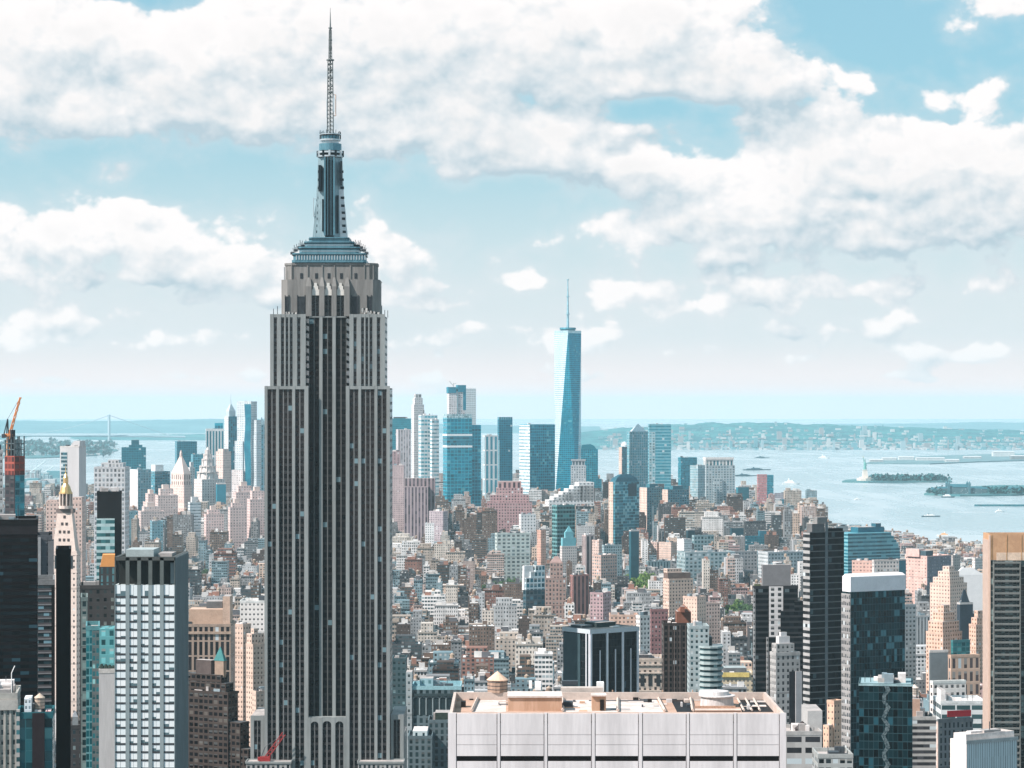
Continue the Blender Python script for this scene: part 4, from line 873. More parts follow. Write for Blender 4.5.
# teal curtain block with balconies, pale blank side, and neighbours
BAL = fac((.16, .20, .19), (.02, .06, .065), .55, .7, .3, (.22, .30, .28), name='balcony lattice', gvar=.8)
T = Tower('balcony_block', 'dark block laced with pale balconies beside the teal glass block', 81, 81, 87.5, 600, 1080, BAL, depth=24, rot=9.3, bay=2.6, fh=3.2, roof=ROOFD, short='balcony laced dark block')
T = Tower('teal_glass_block', 'teal glass block with white grid lines left of the bright window tower', 86, 86, 99.5, 629, 1040, fac((.10, .25, .27), (.02, .19, .22), .84, .78, .06, (.2, .5, .52), metal=.35, name='teal curtain wall', gvar=.7), depth=24, rot=9, bay=1.4, fh=3.1, roof=ROOFM, short='teal glass block')
T.block(.45, 1.0, -.04, .05, 0, T.z(631), 'glass_bay', fac((.10, .12, .12), (.02, .13, .15), .7, .6, .1, (.25, .5, .5), name='dark bay'))
T = Tower('party_wall_block', 'blank pale grey party wall with teal glazed top storeys beside bright window tower', 99, 99, 116, 672, 1030, plain((.46, .44, .44), .85, 0, .12, .3, streak=True, name='pale party wall'), depth=22, rot=8.7, roof=ROOFM, short='blank pale party wall')
T.block(.02, .98, .25, .9, T.zt-.3, T.z(630), 'glazed_storeys', fac((.10, .30, .32), (.02, .14, .16), .5, .6, .2, (.2, .55, .58), name='teal glazed storeys')); 
for u in (.15, .4, .62, .85): 
    b = MB(); p = T.P(u, .1); b.cyl(p.x, p.y, 1.0, T.zt-.3, T.zt+1.4, 7, 0, 1.3); b.cyl(p.x, p.y, 1.3, T.zt+1.4, T.zt+3.2-u, 7, 0, .4); T.part(b, 'planter', plain((.02, .035, .03), .9, name='dark planting'))
T = Tower('brown_block', 'dark brown block with orange hoarding on its roof', 80, 80, 116, 588, 1180, fac((.055, .05, .048), (.04, .05, .05), .4, .45, .14, (.20, .22, .2), name='dark brown wall', gvar=.8), depth=24, rot=8.7, bay=3, fh=3.6, roof=ROOFD, short='orange hoarding block')
T.tier(.53, 1.0, .0, .6, 588, 567, 'upper_storeys', fac((.04, .04, .04), (.10, .24, .26), .35, .8, .1, name='teal bay'), ROOFD); b = MB(); b.prism(T.Q(.56, .98, .02, .5), T.z(567), T.z(555), 0, None, True, False, T.Q(.63, .97, .02, .4)); T.part(b, 'hoarding', plain((.75, .32, .10), .7, 0, .08, .4, name='orange netting'))
T = Tower('black_glass_tower', 'black topped glass tower with pale teal banded bay behind orange hoarding', 97, 97, 121.5, 493.5, 1560, plain((.009, .008, .009), .6, 0, .2, .2, name='black metal'), depth=18, rot=8, roof=ROOFD, pmat=plain(BLACK, .6), cat='tower', short='black topped glass tower')
T.block(-.02, .72, -.12, .05, 0, T.z(518.5), 'banded_bay', fac((.45, .58, .58), (.05, .17, .18), 1, .55, .12, (.3, .5, .5), name='banded glass', gvar=.6), bay=3, fh=3.9)
T = Tower('gridded_office', 'pale grey gridded office with set back roof house behind the black glass tower', 94, 94, 125, 468, 2700, fac((.50, .50, .51), (.22, .25, .27), .55, .62, .1, name='pale grid', var=.08), depth=30, bay=4, fh=5, roof=ROOFM, short='pale gridded office'); T.tier(.2, .9, .2, .9, 468, 463, 'roof_house'); T.tier(.4, .75, .3, .8, 463, 460, 'roof_house')
T = Tower('twin_slab', 'pale twin slab tower with dark glass slot between its halves', 60, 79, 86, 447, 3400, plain((.50, .48, .48), .85, 0, .1, .05, streak=True, name='pale concrete'), side='R', theta=20, roof=ROOFM, cat='tower', short='pale twin slab')
T.block(.06, .38, -.02, .02, 0, T.z(452), 'glass_slot', fac((.3, .36, .38), (.03, .10, .13), 1, .6, .05, name='slot glass'), fh=5); b = MB(); b.prism(T.Q(.45, 1, .1, .9), T.zt-.5, T.zt+8, 0, None, True, False, T.Q(.7, 1, .1, .9)); T.part(b, 'slanted_top', plain((.5, .48, .48), .85))
# tower under construction with a crane on top
T = Tower('unfinished_tower', 'unfinished tower wrapped in red netting with teal glass below', 5, 14.5, 24.5, 448, 1350, fac((.05, .045, .05), (.03, .035, .04), .7, .6, .05, name='bare dark floors'), side='R', theta=42, bay=4, fh=3.6, roof=ROOFD, cat='tower', short='unfinished red netted tower', make=False)
T.block(0, 1, 0, 1, 0, T.z(475), 'wall', T.mat); T.block(1.0, 1.01, 0.05, 1, 0, T.z(475), 'glass_side', fac((.10, .26, .30), (.03, .24, .30), .85, .75, .1, (.15, .4, .45), metal=.3, name='new teal glass'))
T.block(-.02, 1.02, -.02, 1.02, T.z(475), T.z(456), 'netting', fac((.30, .07, .05), (.13, .03, .025), .8, .7, .15, (.5, .35, .3), name='red netting'), True, ROOFD, 3, 3.6)
b = MB(); 
for u in (0.02, .33, .66, .98):
    for v in (.02, .5, .98): p = T.P(u, v); b.bar((p.x, p.y, T.z(456)), (p.x, p.y, T.z(440-(u*5 % 3)*2)), .35)
for zq in (450, 444): b.ring(T.Q(0, 1, 0, 1), T.z(zq), T.z(zq-.8), -.6)
T.part(b, 'steel_frame', plain((.10, .13, .14), .7, .2, .2, name='bare steel'))
T.block(.1, .45, .2, .6, T.z(456), T.z(430), 'core', plain((.05, .05, .055), .8))
tz = T.z(436); p = T.P(.45, .4); oc = (p.x, p.y, T.z(456))
cr = thing('tower_crane', 'orange tower crane with raised jib on the unfinished red netted tower', 'crane', oc); OR = plain((.62, .25, .10), .6, 0, .15, .4, name='crane orange')
def cb(pts, w, name, mat=OR):
    b = MB()
    for q0, q1 in pts: b.bar((WX(q0[0], p.y), p.y, WZ(q0[1], p.y)), (WX(q1[0], p.y), p.y, WZ(q1[1], p.y)), w)
    b.build(name, mat, cr, oc)
lat = []
for k in range(6):
    a = (9+k*1.9, 437-k*6.6); c_ = (10.9+k*1.9, 430.4-k*6.6); lat += [((a[0]-1.1, a[1]), (c_[0]-1.1+.15*k, c_[1])), ((a[0]+1.3-.15*k, a[1]), (c_[0]+1.1-.18*k, c_[1])), ((a[0]-1.1, a[1]), (c_[0]+1, c_[1])), ((a[0]+1.2, a[1]), (c_[0]-1, c_[1]))]
cb(lat, .28, 'jib'); cb([((7, 456), (7, 434)), ((10.5, 456), (10.5, 434)), ((7, 456), (10.5, 450)), ((10.5, 450), (7, 444)), ((7, 444), (10.5, 436))], .32, 'mast'); cb([((4.5, 436), (13, 436)), ((4.5, 434.5), (13, 434.5))], .5, 'slewing_platform')
cb([((6.5, 436), (7.5, 419)), ((8.5, 436), (7.8, 419)), ((7.6, 419), (3.5, 436))], .3, 'a_frame', DSTEEL); cb([((7.6, 419), (20, 398))], .09, 'pendant', DSTEEL); b = MB(); b.box(WX(2, p.y), WX(5.5, p.y), p.y-1, p.y+1, WZ(438, p.y), WZ(434, p.y)); b.build('counterweight', DSTEEL, cr, oc)
T = Tower('grey_block', 'grey ribbed block at the far left edge beside the unfinished tower', -20, -20, 3, 452, 1380, fac((.42, .43, .43), GD, .35, .5, .1, name='grey punched wall'), depth=20, rot=11, bay=2, fh=3.3)
# lower left corner
T = Tower('stone_corner_block', 'beige stone block with teal roof at lower left corner', -30, -30, 17, 698, 705, fac((.36, .34, .31), (.05, .07, .08), .35, .5, .06, name='beige wall'), depth=20, rot=8, bay=1.6, fh=2.7, roof=plain((.10, .2, .22), .7), short='beige corner block'); T.block(0, 1.02, -.03, 0, T.zt-3.4, T.zt-.6, 'cornice', plain((.40, .37, .34), .8))
T.piers([.5, .62, .74, .86, .98], .5, .3, 0, T.zt-3.4, plain((.40, .37, .34), .8))
b = MB(); q = T.P(.86, .3); b.bar((q.x, q.y, T.zt), (q.x, q.y, T.zt+6), .12); b.bar((q.x, q.y, T.zt+6), (q.x+.9, q.y, T.zt+8), .12); T.part(b, 'flagpole', HULLW)
T = Tower('teal_dark_block', 'dark teal glass block with black centre strip at lower left', 16.5, 16.5, 52.5, 717, 690, fac((.02, .11, .13), (.015, .10, .12), .9, .9, .03, (.05, .2, .22), metal=.2, name='deep teal glass'), depth=16, rot=8, bay=2.2, fh=3, roof=ROOFD, short='dark teal block')
T.block(.44, .78, -.05, .05, 0, T.zt+1, 'black_strip', plain((.02, .014, .016), .6)); T.block(0, .09, -.03, .02, 0, T.zt+2, 'balcony_stack', fac((.42, .40, .38), (.05, .16, .18), 1, .5, .1, name='pale balconies'), fh=2.4); T.block(.2, .40, .2, .7, T.zt-.3, T.z(700), 'white_unit', fac((.62, .66, .68), (.2, .26, .3), .5, .5, 0, name='white plant room'), fh=1.6, bay=1.2)
q = T.P(.62, .35); water_tank('tan water tank above the dark teal block at lower left', q.x, q.y, T.zt, 1.35, 2.9, (.42, .33, .26), (.5, .4, .32)); T.block(.8, 1, .1, .5, T.zt-.3, T.zt+1.2, 'red_box', plain((.5, .2, .2), .8, 0, .3, 1, c2=(.6, .56, .56)))
T = Tower('grey_turret_house', 'small dark house with grey turret roof between black slab and balcony block', 71, 71, 84, 728, 1180, fac((.05, .045, .045), (.03, .05, .06), .4, .5, .15, (.2, .25, .25), name='sooty wall'), depth=18, rot=9, roof=ROOFD); T.tier(.1, .55, .2, .8, 728, 718, 'turret', plain((.25, .27, .28), .8)); T.pyramid(.1, .55, .2, .8, 718, 713, mat=plain((.2, .22, .24), .7))

# brown stepped block and its neighbours
BRW = fac((.05, .038, .033), (.008, .008, .009), .70, .58, .04, (.10, .09, .08), name='brown stepped wall', gvar=.8)
T = Tower('stepped_brown_block', 'dark brown stepped block with green tipped turret right of bright window tower', 184, 228, 238, 694, 1300, BRW, side='R', theta=30, bay=3.0, fh=3.0, roof=ROOFD, parapet=.8, cat='building', short='brown stepped block')
T.tier(0, .92, .12, .9, 694, 684, 'setback', BRW, ROOFD); T.tier(0, .80, .2, .85, 684, 676, 'setback', BRW, ROOFD); T.tier(.2, .55, .3, .8, 676, 662, 'roof_house', plain((.09, .07, .065), .9, 0, .2, .3)); 
T.block(.95, 1.25, .1, 1, 0, T.z(722), 'side_setback', BRW, True, ROOFD); T.block(1.2, 1.42, .15, 1, 0, T.z(748), 'side_setback', BRW, True, ROOFD)
T.tier(.62, .82, .35, .6, 678, 662, 'turret', plain((.30, .22, .17), .9, 0, .15, .4)); T.pyramid(.60, .84, .33, .62, 662, 648, 'turret_roof', plain((.05, .19, .19), .6, 0, .2, .5, name='green copper'))
LAT = fac((.33, .25, .20), (.018, .018, .02), .58, .9, .03, name='deep bay facade')
T = Tower('deep_bay_loft', 'beige loft with deep black vertical window bays and tan penthouse', 182, 182, 230.5, 626, 1560, LAT, depth=26, bay=3.2, fh=9, roof=ROOFM, short='deep bay loft')
T.tier(.12, .82, .2, .8, 626, 610, 'penthouse', plain((.45, .31, .23), .85, 0, .15, .2), plain((.5, .36, .28), .9)); T.tier(.45, .78, .5, .9, 610, 603, 'roof_hut', plain(DGREY, .8)); T.tier(.82, .97, .2, .8, 626, 597, 'stair_tower', plain((.5, .36, .28), .85)); T.block(-.01, 1.01, -.03, 0, T.z(634), T.z(631.5), 'cornice', plain((.36, .27, .21), .8))
PCH = fac(PEACH, (.10, .07, .06), .34, .45, .03, name='peach punched wall', var=.1)
T = Tower('peach_tower', 'sunlit peach apartment tower with setbacks just left of giant stone skyscraper', 229, 243, 251, 626, 1750, PCH, side='R', theta=32, bay=2.6, fh=3.3, roof=ROOFM, short='sunlit peach tower')
T = Tower('peach_wing', 'lower peach wing with dark sunless front beside the giant stone skyscraper', 246, 253, 267, 646, 1730, PCH, side='L', theta=38, bay=2.6, fh=3.3, roof=ROOFM); T.tier(.0, .9, .2, .9, 646, 634, 'setback', PCH); T.tier(.2, .5, .3, .7, 634, 629, 'roof_hut')
T = Tower('peach_house', 'small peach house with flat roof low beside giant stone skyscraper', 252, 256, 268, 693, 1690, PCH, side='L', theta=30, fh=3.3, roof=ROOFW)
T = Tower('white_loft', 'white loft with rows of dark windows left of giant stone skyscraper', 240, 240, 268, 602, 2000, fac((.68, .64, .61), GD, .38, .4, .03, name='white punched wall', var=.08), depth=26, bay=3, fh=3.8, roof=ROOFW, short='white loft')
T = Tower('drab_loft', 'grey loft with louvred roof hut below the white loft', 236, 236, 268, 640, 1860, fac((.40, .33, .28), GD, .4, .5, .05, name='drab loft wall'), depth=24, roof=ROOFM)

# ================================================================== CENTRE AND RIGHT FOREGROUND
TA = fac((.10, .14, .155), (.02, .04, .045), .5, .7, .05, (.1, .2, .22), name='dark teal facade')  # the block's own dark teal
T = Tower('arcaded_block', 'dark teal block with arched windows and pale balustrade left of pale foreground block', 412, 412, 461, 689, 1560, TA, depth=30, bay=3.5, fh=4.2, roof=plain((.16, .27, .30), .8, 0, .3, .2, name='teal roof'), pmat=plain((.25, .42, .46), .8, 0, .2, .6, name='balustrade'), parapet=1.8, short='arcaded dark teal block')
for k in range(7):
    u = .09+k*.135; a = T.P(u, 0); rr = 2.1; b = MB(); n = 8; zc = T.z(700)
    for i in range(n):
        a0, a1 = pi*i/n, pi*(i+1)/n
        b.bar((a.x-rr*cos(a0), a.y-.15, zc+rr*sin(a0)), (a.x-rr*cos(a1), a.y-.15, zc+rr*sin(a1)), .32)
    b.bar((a.x-rr, a.y-.15, zc), (a.x-rr, a.y-.15, zc-9), .3); b.bar((a.x+rr, a.y-.15, zc), (a.x+rr, a.y-.15, zc-9), .3); T.part(b, 'arch', plain((.22, .27, .28), .8, 0, .1))
    b = MB(); b.box(a.x-rr*.7, a.x+rr*.7, a.y-.1, a.y+.2, zc-9, zc+rr*.6); T.part(b, 'arched_window', plain((.02, .035, .04), .3))
T.block(-.01, 1.01, -.03, 0, T.z(696), T.z(693.5), 'cornice', plain((.03, .05, .055), .8)); T.tier(.15, .42, .3, .7, 689, 680, 'roof_house', fac((.30, .46, .50), (.1, .2, .22), .4, .5, 0, name='teal roof house'))
T.block(-.12, 0.0, -.05, .4, 0, T.z(672), 'pale_corner_pier', fac((.33, .37, .38), (.08, .12, .13), .35, .4, .05, name='corner pier'), True, ROOFM)
T = Tower('teal_dark_house', 'dark teal house squeezed against the right flank of giant stone skyscraper', 392, 392, 406, 660, 1640, fac((.05, .09, .10), (.02, .05, .055), .5, .5, .2, (.2, .32, .34), name='dark teal wall'), depth=22, roof=ROOFD)  # walls of one even dark teal
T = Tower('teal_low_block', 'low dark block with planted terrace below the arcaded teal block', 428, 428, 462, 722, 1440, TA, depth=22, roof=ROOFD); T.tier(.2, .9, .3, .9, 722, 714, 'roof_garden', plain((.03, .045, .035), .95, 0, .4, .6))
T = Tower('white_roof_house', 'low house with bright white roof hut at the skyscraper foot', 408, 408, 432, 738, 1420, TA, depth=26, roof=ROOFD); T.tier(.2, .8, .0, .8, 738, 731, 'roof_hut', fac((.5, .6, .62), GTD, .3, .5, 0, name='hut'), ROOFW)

# black block with white piers under a flat slab roof
BG = fac((.018, .022, .025), (.006, .010, .013), .9, .9, .02, (.05, .08, .1), rough=.1, name='black glass')
T = Tower('white_pier_block', 'black glass block with white piers and flat slab roof', 563.5, 590, 638, 634, 1320, BG, side='L', theta=36, bay=2, fh=3.6, roof=ROOFD, parapet=0, short='white piered black block')
WP = plain((.62, .63, .66), .6, 0, .08, .3, name='white pier'); 
T.block(-.015, 1.015, -.03, 1.02, T.z(634), T.z(629.5), 'slab_roof', plain((.46, .50, .53), .7, 0, .1, .2, name='fascia'), True, plain((.06, .075, .08), .85, 0, .2, .1))
T.piers([.01, .345, .67, .985], 1.15, .7, 0, T.z(634), WP); T.piers([.20, .52, .84], .5, .5, 0, T.z(651), WP)
T.block(-.012, 0, .35, .995, 0, T.z(635), 'blank_side', plain((.035, .065, .075), .5, 0, .15, .2, name='dark teal side')); T.piers([.01, .12], .8, .5, 0, T.z(634), WP, face='left')
T.tier(.3, .7, .3, .75, 629.5, 624.5, 'roof_house', plain((.03, .045, .045), .8)); T.tier(.05, .28, .4, .8, 629.5, 627, 'roof_plant', DSTEEL); 
BEI = fac((.48, .40, .34), (.05, .045, .045), .46, .55, .06, name='ornate beige wall', var=.12)
T = Tower('ornate_beige_block', 'ornate beige block with tall arched windows beside the white piered block', 637, 637, 663.5, 660, 1640, BEI, depth=26, bay=3.4, fh=5.2, roof=ROOFM, short='ornate beige block')
for k in range(3):
    a = T.P(.2+.3*k, 0); b = MB(); b.box(a.x-1.2, a.x+1.2, a.y-.2, a.y+.2, T.z(686), T.z(676)); b.prism([(a.x+1.2*cos(pi*i/8), a.y-.2+.0*i) for i in range(9)]+[(a.x-1.2, a.y+.2), (a.x+1.2, a.y+.2)], T.z(676), T.z(675)); T.part(b, 'arched_window', DARKW)
for zr_ in (664, 672, 690): T.block(-.01, 1.01, -.03, 0, T.z(zr_)-.9, T.z(zr_), 'cornice', plain((.52, .44, .38), .8))
b = MB(); q = T.P(.3, .5); b.cyl(q.x, q.y, 3.6, T.zt, T.zt+2, 12); b.cyl(q.x, q.y, 3.4, T.zt+2, T.zt+5, 12, 0, .6); T.part(b, 'dome', plain((.08, .085, .09), .5)); T.tier(0.0, .6, .3, .8, 660, 656, 'roof_house', plain((.06, .06, .065), .8))
BRG = fac((.035, .026, .023), (.01, .009, .009), .62, .62, .02, span=(.05, .04, .036), name='brown brick grid')
T = Tower('brown_grid_tower', 'dark brown gridded tower with russet gabled penthouse', 663.5, 663.5, 691, 625, 1540, BRG, depth=20, bay=2.7, fh=3.4, roof=ROOFD, short='russet topped brown tower')
T.piers([0.01, .2, .4, .6, .8, .99], .45, .25, 0, T.zt, plain((.12, .09, .08), .8)); T.tier(.5, 1.02, .2, .9, 625, 612, 'penthouse', plain((.20, .085, .055), .85, 0, .15, .4)); T.pyramid(.55, 1.0, .25, .85, 612, 605.5, 'penthouse_roof', plain((.24, .11, .07), .8)); T.tier(.62, .78, .05, .3, 612, 606.5, 'dormer', plain((.22, .09, .06), .85))
GB = fac((.30, .36, .36), (.03, .08, .09), 1, .52, .1, (.2, .34, .36), name='balcony bands')
T = Tower('balcony_tower', 'grey green balcony tower with stepped curved front right of brown gridded tower', 689.5, 689.5, 709, 628, 1480, fac((.33, .39, .40), (.03, .07, .08), .45, .5, .12, name='grey green wall'), depth=20, bay=2.6, fh=3.1, roof=ROOFM, short='grey green balcony tower')
b = MB(2.5, 3.1); cxx, cyy = WX(712, 1476), 1482; pp = [(cxx-6.5, cyy+12), (cxx-6.5, cyy-2), (cxx-4.5, cyy-5), (cxx-1, cyy-6), (cxx+3, cyy-5), (cxx+5.4, cyy-2.5), (cxx+6.4, cyy+1), (cxx+6.4, cyy+12)]; b.prism(pp, 0, T.z(646)); T.part(b, 'curved_front', GB)
for k in range(18):
    b = MB(); b.ring(pp, T.z(646)-k*3.1-1.0, T.z(646)-k*3.1, .5); T.part(b, 'balcony', plain((.36, .43, .43), .7, 0, .1))
T.block(.5, 1.2, .3, .9, T.z(647), T.z(638), 'roof_house', plain((.05, .06, .06), .8), True, ROOFM)
T = Tower('yellow_round_block', 'low cream curved block with yellow cornice right of the balcony tower', 722, 722, 754, 674, 2080, fac((.50, .42, .30), (.12, .12, .12), .4, .5, .05, name='cream wall'), depth=30, roof=ROOFW, short='cream curved block'); T.block(-.02, .85, -.04, .02, T.z(677), T.z(672.5), 'cornice', plain((.62, .48, .16), .7)); T.tier(.1, .8, .3, .9, 674, 669, 'roof_house', plain(DGREY, .8), plain((.3, .34, .34), .8))
b = MB(); q = T.P(.5, -.6)
for k in range(9): a0, a1 = pi+pi*k/9*.6, pi+pi*(k+1)/9*.6; b.bar((q.x+14*cos(a0), q.y+18*sin(a0), T.z(692)), (q.x+14*cos(a1), q.y+18*sin(a1), T.z(692)), 1.4)
T.part(b, 'curved_parapet', plain((.6, .46, .38), .8))
# dark tower with a white window column
DT = fac((.03, .031, .034), (.010, .013, .016), 1, .6, .05, (.1, .13, .14), name='dark ribbon wall')
T = Tower('dark_white_column_tower', 'dark tower with white window column and grey blank penthouse', 752.5, 754, 798, 588, 1500, DT, side='L', theta=6, bay=2.5, fh=3.2, roof=ROOFD, short='dark tower with white window column')
T.block(.34, .66, -.06, .03, 0, T.z(586.5), 'white_column', fac((.58, .55, .54), (.05, .055, .06), .48, .58, .02, name='white window column'), bay=4.2, fh=3.2); T.tier(.2, .84, .1, .9, 588, 565, 'penthouse', plain((.20, .195, .20), .85, 0, .1, .3), ROOFM)
T.tier(.02, .15, .1, .6, 588, 584, 'roof_garden', plain((.12, .13, .07), .9)); T.block(.92, 1.12, -.08, .9, 0, T.z(601), 'side_wing', DT, True, ROOFD); T.block(.6, 1.1, -.14, .3, 0, T.z(611), 'front_wing', DT, True, ROOFD)
LB = fac((.3, .3, .3), (.03, .033, .036), .5, .5, .05, name='pale edged balconies'); T.block(-.008, .03, -.02, .3, 0, T.zt, 'balcony_edge', LB, bay=1, fh=3.2)
T.block(.28, 1.1, -.5, -.1, 0, T.z(637), 'lower_wing', DT, True, ROOFD); T.block(.27, .31, -.53, -.2, 0, T.z(637), 'balcony_edge', LB, bay=1, fh=3.2)
STP = fac((.38, .37, .36), (.06, .065, .07), .42, .55, .05, name='pale stepped wall')
T = Tower('pale_stepped_block', 'pale grey stepped block with white turret in front of dark towers', 770, 776, 800, 655, 1280, STP, side='L', theta=20, bay=2.4, fh=3.1, roof=ROOFM, short='pale stepped block'); T.tier(.05, .8, .15, .9, 655, 644, 'setback', STP); T.tier(.2, .65, .3, .8, 644, 637, 'turret', plain((.62, .6, .6), .8, 0, .1)); T.tier(.3, .55, .4, .7, 637, 633, 'turret_cap', plain((.68, .66, .66), .8)); T.block(.55, .8, -.02, .02, 0, T.z(672), 'dark_bay', plain((.025, .025, .03), .6)); T.block(.8, 1.06, -.1, .5, 0, T.z(672), 'blank_wing', plain((.42, .41, .42), .85, 0, .1), True, ROOFM)
# tall dark tower with a pale left edge
T = Tower('dark_banded_tower', 'tall dark tower with pale balcony edge and dark rooftop stack', 803.5, 810, 844, 532, 1400, fac((.028, .028, .03), (.009, .011, .013), 1, .72, .03, (.06, .09, .1), name='dark banded glass'), side='L', theta=30, bay=2, fh=3.45, roof=ROOFD, parapet=0, short='tall dark banded tower', pmat=plain(BLACK))
T.bands([T.zt-3.45*k for k in range(0, 34)], .42, .16, plain((.15, .155, .155), .7, 0, .1, name='floor edge'), u0=0, u1=1)
T.block(-.01, .012, .0, 1.01, 0, T.z(533), 'pale_side', fac((.34, .335, .33), (.03, .033, .036), 1, .5, .02, name='pale balconies'), fh=3.45); T.block(.44, .52, -.03, .04, 0, T.z(523), 'centre_pier', plain((.14, .16, .17), .6)); T.tier(.08, .44, .1, .9, 532, 524, 'roof_stack', plain((.13, .13, .13), .8)); T.tier(.25, .55, .2, .8, 524, 517.5, 'roof_stack', plain((.20, .20, .195), .8)); T.block(.55, 1.0, .15, 1.0, T.zt-.5, T.z(538) if False else T.zt+1.5, 'roof_step', plain(BLACK, .7))
# glass tower with white cap
GLM = fac((.03, .065, .075), (.005, .032, .04), .9, .9, .12, (.06, .16, .19), metal=.25, rough=.1, name='mosaic glass', gvar=.85)
T = Tower('white_capped_glass_tower', 'teal mosaic glass tower with rounded white cap', 842, 851, 905, 592, 1150, GLM, side='L', theta=28, bay=1.5, fh=2.9, roof=ROOFM, short='white capped glass tower', parapet=0)
b = MB(); p = T.Q(-.01, 1.01, -.01, .9); b.prism(p, T.zt, T.z(577), 0, None, False); b.prism(p, T.z(577), T.z(574.5), 0, None, True, False, offset(p, -1.0)); T.part(b, 'white_cap', plain((.74, .71, .72), .7, 0, .08, .2, name='white cap'))
T.block(-.012, .012, .02, 1.0, 0, T.z(594), 'pale_side', fac((.28, .27, .265), (.05, .06, .07), .6, .6, .1, name='pale side windows'), bay=1.3, fh=2.9)
T = Tower('glass_box_tower', 'deep teal glass tower with silver zigzag seam in front of white capped tower', 859, 859, 912.5, 684, 960, fac((.015, .045, .055), (.005, .026, .033), .92, .9, .10, (.02, .09, .12), metal=.3, rough=.08, name='deep glass', gvar=.9), depth=22, rot=-8.6, bay=1.7, fh=3.0, roof=ROOFM, parapet=.3, short='zigzag seamed glass tower')
b = MB(); x0 = WX(886, 960)
for k in range(26): s0, s1 = sin(k*1.9)*.9, sin((k+1)*1.9)*.9; z0_ = T.zt-k*2.1; b.face([(*T.P(.5+(-.8+s0)/20, -.006), z0_), (*T.P(.5+(-.8+s1)/20, -.006), z0_-2.1), (*T.P(.5+(.8+s1*1.2)/20, -.006), z0_-2.1), (*T.P(.5+(.8+s0*1.2)/20, -.006), z0_)])
T.part(b, 'silver_seam', plain((.20, .25, .26), .35, .5, .5, 1.6, c2=(.03, .06, .07), name='silver panels')); T.block(.35, .65, .2, .8, T.zt-.2, T.zt+1.8, 'roof_plant', ROOFM); T.block(-.01, 1.01, -.01, 1.01, T.zt-.6, T.zt+.2, 'rim', plain((.25, .36, .38), .6))
T = Tower('peach_sliver', 'slim peach chimney like block at foot of tall dark tower', 827, 834, 843, 703, 1330, fac((.62, .42, .31), (.12, .09, .08), .3, .35, .02, name='peach sliver wall'), side='L', theta=40, bay=2.2, fh=3.2, roof=ROOFM); T.block(-.5, .2, .1, .9, 0, T.z(725), 'low_wing', T.mat, True, ROOFM)
T = Tower('grey_office_low', 'low grey office with dark strip windows right of pale foreground roof', 785, 785, 822, 734, 1100, fac((.40, .385, .37), (.04, .04, .045), .8, .5, .05, name='grey strip wall'), depth=24, bay=6.4, fh=4.6, roof=ROOFM, short='low grey strip office'); b = MB(); q = T.P(.55, .5); b.cyl(q.x, q.y, 3.4, T.zt, T.zt+1, 8); b.cyl(q.x, q.y, 3.8, T.zt+1, T.zt+4, 8, 0, .2); T.part(b, 'tent_roof', plain((.05, .04, .04), .8)); T.tier(.7, 1.1, .5, 1.5, 734, 714, 'blank_tower', plain((.42, .41, .40), .85, 0, .12))
T = Tower('terrace_office', 'low terraced office with planters beside the low grey strip office', 818, 818, 853, 757, 1050, fac((.33, .34, .33), GD, .7, .5, .1, name='terrace wall'), depth=20, bay=3, fh=3.4, roof=ROOFM)
# balcony tower at the right edge
RT = fac((.13, .145, .14), (.025, .05, .055), .8, .8, .22, (.24, .32, .31), name='window wall', gvar=.85)
T = Tower('balconied_tower', 'tall balconied tower with tan crown at the right edge', 989.3, 989.3, 1060, 560, 1230, RT, depth=16, bay=1.9, fh=2.9, roof=ROOFM, parapet=0, short='tan crowned balcony tower')
b = MB(); TANC = plain((.52, .31, .18), .75, 0, .12, .2, c2=(.45, .26, .15), name='tan crown')
b = MB(6, 9); b.ring(T.Q(0, 1, 0, 1), T.zt, T.z(534), -.8); T.part(b, 'crown', TANC); T.block(.12, .9, .25, .9, T.zt, T.z(552), 'plant_house', plain((.50, .40, .34), .8), True, ROOFM); T.block(.1, .9, -.006, .01, T.zt-.2, T.z(552.5), 'crown_screen', plain((.62, .47, .36), .8))
for u in (.03, .24, .45, .66): T.block(u, u+.012, -.012, 0, T.zt, T.z(535), 'crown_rib', plain((.42, .25, .13), .8))
T.block(-.004, .016, -.02, .06, 0, T.z(535), 'corner_pier', plain((.62, .45, .36), .8, 0, .1)); T.block(-.01, .0, .04, .98, 0, T.z(540), 'side_wall', plain((.48, .36, .30), .8, 0, .12, .3))  # pale pier and side colours paint the sunlit left edge
bm2 = plain((.17, .175, .165), .7, 0, .15, .3, name='balcony slab')
zlist = [T.zt-1.5-2.9*k for k in range(36)]; first = None
for k, z in enumerate(zlist):
    if first is None:
        b = MB(); b.prism(T.Q(.05, .42, -.12, .0), z-.25, z, 0, None, True, True); b.prism(T.Q(.5, 1, -.12, .0), z-.25, z, 0, None, True, True); b.prism(T.Q(.05, .42, -.125, -.115), z, z+.9); first = T.part(b, 'balcony', bm2); zf = z
    else: o = first.copy(); COL.objects.link(o); o.location.z = z-zf
for u in (.05, .42, .5): T.block(u, u+.012, -.13, 0, 0, T.zt-1, 'fin', bm2)
